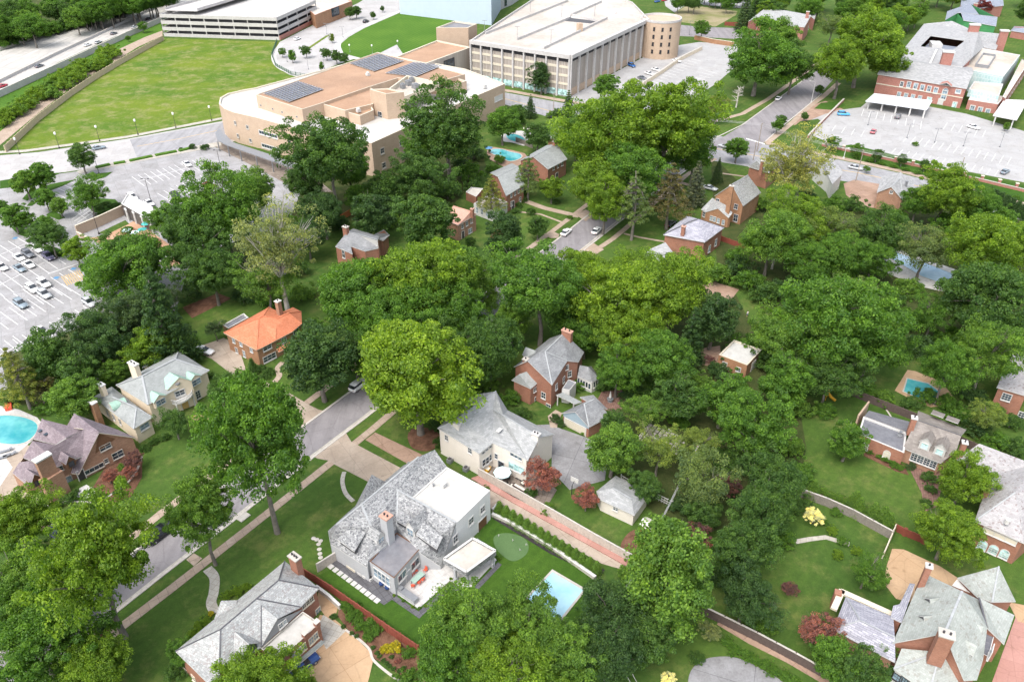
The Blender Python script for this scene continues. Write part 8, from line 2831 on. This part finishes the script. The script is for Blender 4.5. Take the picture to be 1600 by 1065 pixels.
# ---------------- garden furniture ----------------
def multi(name,label,cat,parts,base,group=None):
 r=thing(name,label,cat,base,group)
 for n,m,mat in parts:
  m.build(n,mat,r)
 return r
def chairm(c,az,m=None):
 m=MB()
 a=azd(az); s=Vector((a.y,-a.x,0))
 m.obox(c+UP*.45,s*.25,a*.25,UP*.03)
 m.obox(c+UP*.72-a*.24,s*.25,a*.03,UP*.26)
 for x in (-1,1):
  for y in (-1,1):
   m.obox(c+s*.22*x+a*.22*y+UP*.22,s*.025,a*.025,UP*.22)
 return m
def chair(px,az,mat,label,group):
 c=P(*px); c.z=.12
 m=chairm(c,az)
 tag(m.build('patio_chair',mat,origin=c),label,'chair',group)
M_plain('coral_plastic',(0.62,0.10,0.05),rough=.4,grain=.05); M_plain('glass_green',(0.30,0.42,0.36),rough=.2,grain=.1); M_plain('canvas_blue',(0.56,0.74,0.76),rough=.8,grain=.06); M_plain('play_yellow',(0.62,0.34,0.02),rough=.6,grain=.1); M_plain('canvas_cream',(0.6,0.57,0.5),rough=.9,grain=.1); M_plain('navy',(0.02,0.05,0.16),rough=.7)
c=P(653,907); c.z=.12
m=MB(); m.box(c+UP*.74,(1.0,2.3,.05),AZ2); m2=MB()
for x in (-.4,.4):
 for y in (-1,1):m2.box(c+RR*x+RD*y+UP*.36,(.07,.07,.72),AZ2)
multi('patio_table','grey green table with red chairs on the white patio','table',[('table_top',m,'glass_green'),('table_legs',m2,'metal_grey')],c)
for px,az in (((645,898),130),((650,894),130),((665,893),215),((655,913),-50),((661,908),-50),((646,918),20)):
 chair(px,az,'coral_plastic','red patio chair at the grey green table','red chairs on the white patio')
c=P(785,752)
m=MB(); m.tube([c,c+UP*2.5],[.04,.04],6); m2=MB()
for i in range(8):
 a0,a1=math.pi*i/4,math.pi*(i+1)/4
 p0,p1=[c+Vector((math.cos(a)*1.6,math.sin(a)*1.6,2.25)) for a in (a0,a1)]
 m2.poly([p0,p1,c+UP*2.75]); m2.poly([p1,p0,c+UP*2.70]); m2.poly([p0-UP*.12,p1-UP*.12,p1,p0])
multi('patio_umbrella','pale blue patio umbrella beside the cream house','umbrella',[('pole',m,'metal_grey'),('canopy',m2,'canvas_blue')],c)
m=MB(); m.lathe(c,[(.4,.05),(.05,.1),(.05,.7),(.75,.72),(.75,.76)],16)
tag(m.build('patio_table','wood_dark'),'round dark table under the pale blue umbrella','table')
for a in (0,72,144,216,288):
 q=c+azd(a)*1.15; q.z=.06
 tag(chairm(q,a+180).build('patio_chair','plastic_black',origin=q),'dark patio chair around the umbrella table','chair','dark chairs under the umbrella')
def sofa(px,az,L,mat,cush,label,group='outdoor seats beside the umbrella patio'):
 c=P(*px); a=azd(az); s=Vector((a.y,-a.x,0))
 m=MB(); m.obox(c+UP*.25,s*L/2,a*.4,UP*.2); m.obox(c+UP*.55-a*.38,s*L/2,a*.06,UP*.28)
 for x in (-1,1):m.obox(c+UP*.4+s*x*(L/2+.05),s*.06,a*.4,UP*.3)
 q=MB(); q.obox(c+UP*.52+a*.06,s*(L/2-.06),a*.32,UP*.08)
 multi('outdoor_seat',label,'seat',[('frame',m,mat),('cushion',q,cush)],c,group)
sofa((811,765),AZ1-60+65,2.4,'wood_dark','canvas_cream','long dark outdoor sofa with cream cushion by the fence')
sofa((800,761),100,.8,'wood_dark','canvas_cream','left dark armchair with cream cushion by the sofa'); sofa((818,757),230,.8,'wood_dark','canvas_cream','right dark armchair with cream cushion by the sofa')
sofa((762,735),120,1.0,'play_yellow','canvas_cream','yellowish wooden seat left of the umbrella')
m=MB(); m.box(P(812,747)+UP*.07,(1.4,1.0,.03),AZ1); tag(m.build('door_mat','plastic_black'),'dark mat on the patio below the picture window','mat')
m=MB(); m.box(P(799,738)+UP*.45,(1.6,.8,.8),AZ1+90); tag(m.build('storage_box','trim_white'),'white storage box under the picture window','box')
for px,l in (((703,722),'air conditioner at the left wall of the cream house'),((728,735),'air conditioner at the corner of the cream house')):
 c=P(*px); m=MB(); m.box(c+UP*.45,(.9,.9,.85),AZ1); m2=MB(); m2.lathe(c+UP*.88,[(.36,0),(.36,.04),(.1,.07)],14)
 multi('air_conditioner',l,'air conditioner',[('casing',m,'metal_grey'),('fan_guard',m2,'trim_dark')],c)
c=P(635,932); c.z=.12
m=MB(); m.box(c+UP*.45,(4.2,.9,.9),AZ2); m2=MB(); m2.box(c+UP*.93,(4.3,1.0,.07),AZ2); m3=MB(); m3.box(c+UP*1.12-RR*1.3,(1.2,.7,.35),AZ2)
multi('grill_island','long grey outdoor kitchen at the edge of the white patio','grill',[('counter',m,'siding_grey'),('counter_top',m2,'metal_grey'),('grill_hood',m3,'metal_grey')],c)
for i,px in enumerate(((564,896),(571,901),(579,905))):
 c=P(*px); m=MB(); m.box(c+UP*.3,(.8,.8,.5),AZ2); m2=MB(); m2.lathe(c+UP*.55,[(.3,0),(.28,.05)],10)
 multi('air_conditioner',('first','second','third')[i]+' white cooling unit from the left beside the garden room','air conditioner',[('casing',m,'trim_white'),('fan_guard',m2,'trim_dark')],c)
for px,l in (((597,915),'dark round grill left of the white patio'),((606,921),'dark round grill nearest the white patio')):
 c=P(*px); m=MB(); m.lathe(c,[(.25,.3),(.42,.55),(.45,.7),(.35,.95),(.1,1.05)],14); m2=MB()
 for a in (0,120,240):m2.bar(c+azd(a)*.35,c+azd(a)*.2+UP*.5,.05)
 multi('grill',l,'grill',[('bowl',m,'navy'),('legs',m2,'trim_dark')],c)
for px,l in (((535,874),'planter box with soil left of the slate house'),((552,887),'planter box with soil beside the cooling units')):
 c=P(*px); m=MB()
 for s in (-1,1):m.box(c+RR*s*.9+UP*.25,(.12,1.1,.5),AZ2); m.box(c+RD*s*.5+UP*.25,(1.7,.12,.48),AZ2)
 m2=MB(); m2.box(c+UP*.2,(1.66,.86,.36),AZ2); multi('planter_box',l,'planter',[('frame',m,'trim_cream'),('soil',m2,'mulch')],c)
c=P(742,873); c.z=.12
c=P(749,856); m=MB(); m.box(c+UP*.5,(2.2,1.5,.9),AZ2+0); m2=MB(); m2.box(c+UP*.98,(2.0,1.3,.1),AZ2)
multi('hot_tub','dark covered hot tub beside the covered terrace','hot tub',[('tub',m,'siding_grey'),('cover',m2,'slate_bluegrey')],c)
c=P(1012,838)
m=MB()
for x in (-1,1):
 for y in (-1,1):m.bar(c+RR*x*.9+RD*y*.8,c+RR*x*.9+RD*y*.8+UP*2.9,.12)
m2=MB(); m2.poly([c+RR*-1.3+RD*-1.2+UP*2.9,c+RR*1.3+RD*-1.2+UP*2.9,c+RR*1.3+UP*3.5,c-RR*1.3+UP*3.5]); m2.poly([c+RR*1.3+RD*1.2+UP*2.9,c+RR*-1.3+RD*1.2+UP*2.9,c-RR*1.3+UP*3.5,c+RR*1.3+UP*3.5])
m3=MB(); m3.tube([c+RR*1+UP*1.4,c+RR*2.0+UP*.7,c+RR*3.1+UP*.15],[.35,.35,.35],8)
m4=MB()
for k in range(6):m4.bar(c+RD*(1+k*.25)+RR*-.5+UP*(1.5-k*.24),c+RD*(1+k*.25)+RR*.5+UP*(1.5-k*.24),.08)
for s in (-.5,.5):m4.bar(c+RD*.9+RR*s+UP*1.6,c+RD*2.4+RR*s,.1)
multi('play_set','yellow wooden play set with pale roof behind the conical maple','playground',[('frame',m,'play_yellow'),('roof',m2,'canvas_cream'),('slide',m3,'play_yellow'),('ladder',m4,'play_yellow')],c)
c=P(1291,622); m=MB(); m.bar(c-SD*.8,c-SD*.8+UP*2,.1); m.bar(c+SD*.8,c+SD*.8+UP*2,.1); m.bar(c-SD*.8+UP*2,c+SD*.8+UP*2,.1); m2=MB(); m2.tube([c+UP*1.5,c+SR*.8+UP*.7,c+SR*1.8+UP*.2],[.3,.3,.3],8)
multi('garden_slide','small yellow slide under the broad old oak','slide',[('frame',m,'play_yellow'),('chute',m2,'play_yellow')],c)
c=P(893,775); m=MB(); m.tube([c,c+UP*2.6,c+UP*3.1+SD*.7],[.09,.08,.06],8); m2=MB(); m2.box(c+UP*3.3+SD*.75,(1.5,.06,1.0),AZ1); m3=MB()
for i in range(10):
 a0,a1=.628*i,.628*(i+1); q=c+UP*3.05+SD*1.05
 m3.bar(q+Vector((math.cos(a0),math.sin(a0),0))*.23,q+Vector((math.cos(a1),math.sin(a1),0))*.23,.03)
multi('basketball_hoop','basketball hoop beside the grey drive','basketball hoop',[('post',m,'plastic_black'),('backboard',m2,'trim_white'),('rim',m3,'coral_plastic')],c)
m=MB()
o=P(1035,686)
for i in range(9):
 for j in range(6):
  q=o+SR*(i-4)*.95+SD*(j-2.5)*.95
  m.box(q+UP*.05,(.72,.72,.12),AZ1)
struct('chequered_terrace',m,'path_stone')
m=MB(); m.lathe(P(1028,694),[(.3,0),(.05,.1),(.05,.7),(.6,.72),(.6,.76)],14); tag(m.build('garden_table','trim_white'),'white round table on the chequered terrace','table')
for px in ((1024,690),(1032,697),(1046,676)):chair(px,40,'trim_white','white chair on the chequered terrace','white chairs on the chequered terrace')
c=P(953,627); m=MB(); m.tube([c,c+UP*2.6],[.04,.03],6); m2=MB(); m2.lathe(c+UP*1.1,[(.3,0),(.2,.6),(.05,1.5)],10)
multi('folded_umbrella','folded white umbrella on the brick paved patio','umbrella',[('pole',m,'metal_grey'),('canopy',m2,'trim_white')],c)
m=MB(); m.lathe(c,[(.5,.05),(.05,.1),(.05,.7),(.7,.72),(.7,.76)],14); tag(m.build('patio_table','metal_grey'),'round grey table on the brick paved patio','table')
c=P(972,617); m=MB(); m.lathe(c,[(.5,0),(.55,.5),(.4,.55)],12); tag(m.build('fire_pit','navy'),'dark blue round fire pit on the brick paved patio','fire pit')
for px,az,l in (((8,706),60,'pale lounger nearest the round pool'),((14,712),60,'second pale lounger below the round pool'),((4,716),60,'pale lounger at the left edge below the round pool')):
 c=P(*px); a=azd(az); s=Vector((a.y,-a.x,0)); m=MB(); m.obox(c+UP*.3,s*.32,a*.9,UP*.04); m.obox(c+a*1.1+UP*.5,s*.32,a*.25,UP*.05)
 for x in (-.25,.25):
  for y in (-.7,.7):m.obox(c+s*x+a*y+UP*.14,s*.03,a*.03,UP*.14)
 tag(m.build('sun_lounger','metal_grey'),l,'lounger')
c=P(14,637); m=MB(); m.box(c+UP*.35,(2.2,1.2,.6),60); tag(m.build('pool_float','coral_plastic'),'red covered bench behind the round pool','bench')
for px,mt,l in (((764,240),'blue_paint','blue umbrella left of the curved pool'),((823,209),'canvas_cream','cream umbrella beside the upper pool')):
 c=P(*px); m=MB(); m.tube([c,c+UP*2.3],[.04,.04],6); m2=MB(); m2.lathe(c+UP*2.1,[(1.4,0),(.7,.25),(.05,.5)],8)
 multi('pool_umbrella',l,'umbrella',[('pole',m,'metal_grey'),('canopy',m2,mt)],c)
A=crop(90,250,6.265)
for i,(x,y) in enumerate(((690,700),(935,810))):
 c=K(A,x,y,0); m=MB(); m.lathe(c,[(2.0,0),(2.0,.6),(1.7,.62)],8); m2=MB(); m2.lathe(c,[(1.7,.5),(1.5,1.0),(.4,1.3)],10)
 multi('round_planter',('larger','smaller')[i]+' octagonal planter on the terracotta court','planter',[('rim',m,'brick_orange'),('planting',m2,'lawn_dark')],c)
for i,(x,y) in enumerate(((880,685),(845,740),(770,770),(690,750))):
 c=K(A,x,y,0); m=MB(); m.tube([c,c+UP*2.2],[.04,.04],6); m2=MB(); m2.lathe(c+UP*2.0,[(1.3,0),(.6,.25),(.05,.45)],8)
 multi('cafe_umbrella',('teal umbrella nearest the pavilion','teal umbrella in the middle of the court','pale umbrella in front of the court','pale umbrella beside the larger planter')[i],'umbrella',[('pole',m,'metal_grey'),('canopy',m2,'cafe_teal' if i<2 else 'canvas_blue')],c)
for px,l in (((193,857),'small white post box at the left pavement'),((432,712+60),'pale utility box beside the right pavement')):
 pass
m=MB(); m.box(P(381,808)+UP*.08,(1.2,2.0,.16),AZ1); tag(m.build('drain_cover','stone_pale'),'stone drain inlet at the right kerb of the street','drain')
for i,(u,v) in enumerate([(490,841),(495,843),(501,845),(498,850),(499,858),(500,865),(501,871)]):
 m=MB(); m.lathe(P(u,v),[(.35,0),(.4,.1),(.3,.14)],8); tag(m.build('garden_rock','stone_pale'),'small pale stone in the stepping line left of the slate house','stone','stepping stones on the front lawn')
for i,(u,v) in enumerate([(779,838),(801,845),(812,860),(822,852)]):
 m=MB(); p=P(u,v); m.lathe(p,[(.05,.06),(.05,.5)],6); m.poly([p+UP*.5,p+UP*.3,p+UP*.4+RR*.3]); tag(m.build('golf_flag','trim_white'),'small flag marker on the putting green','flag','flag markers on the putting green')
MATS.get('x')
# ---------------- the person on the striped lawn ----------------
def person():
 b=P(1167,495)
 V_=[(0,0,.95),(0,0,1.2),(0,.01,1.42),(0,.02,1.53),(0,.02,1.64),(0,.03,1.74)]
 R_=[.16,.15,.15,.06,.10,.07]
 E_=[(0,1),(1,2),(2,3),(3,4),(4,5)]
 def add(i,p,r):
  V_.append(p); R_.append(r); E_.append((i,len(V_)-1)); return len(V_)-1
 for s in (-1,1):
  k=add(0,(s*.1,0,.86),.10); k=add(k,(s*.11,.04*s,.48),.065); k=add(k,(s*.12,.02*s-.03,.09),.04); add(k,(s*.13,.14,.05),.04)
  a=add(2,(s*.19,0,1.4),.06); a=add(a,(s*.25,-.02,1.12),.045); a=add(a,(s*.24,.06,.88),.03); h=add(a,(s*.24,.08,.80),.032)
  for j in range(4):add(h,(s*(.235+.0),.06+j*.016,.71+abs(j-1.4)*.008),.009)
  add(h,(s*.21,.11,.77),.010)
 me=bpy.data.meshes.new('person')
 me.from_pydata(V_,E_,[])
 o=bpy.data.objects.new('person',me); COL.objects.link(o); o.location=b
 md=o.modifiers.new('skin','SKIN')
 for i,r in enumerate(R_):
  me.skin_vertices[0].data[i].radius=(r,r)
 me.skin_vertices[0].data[0].use_root=True
 o.modifiers.new('sub','SUBSURF').levels=1
 me.materials.append(MATS['skin'])
 tag(o,'person in white shirt and dark shorts standing on the striped lawn','person')
 ORIG[o.name]=b
 def cl(n,prof,mat,cx=0):
  m=MB(); m.lathe(b+Vector((cx,0,0)),prof,12); m.build(n,mat,o)
 cl('shirt',[(.19,.9),(.185,1.2),(.21,1.38),(.10,1.5)],'trim_white'); cl('shorts',[(.20,.62),(.20,.93)],'navy'); cl('hair',[(.112,1.66),(.115,1.74),(.08,1.81),(.02,1.83)],'wood_dark')
M_plain('skin',(0.45,0.27,0.19),rough=.6,grain=.05)
person()
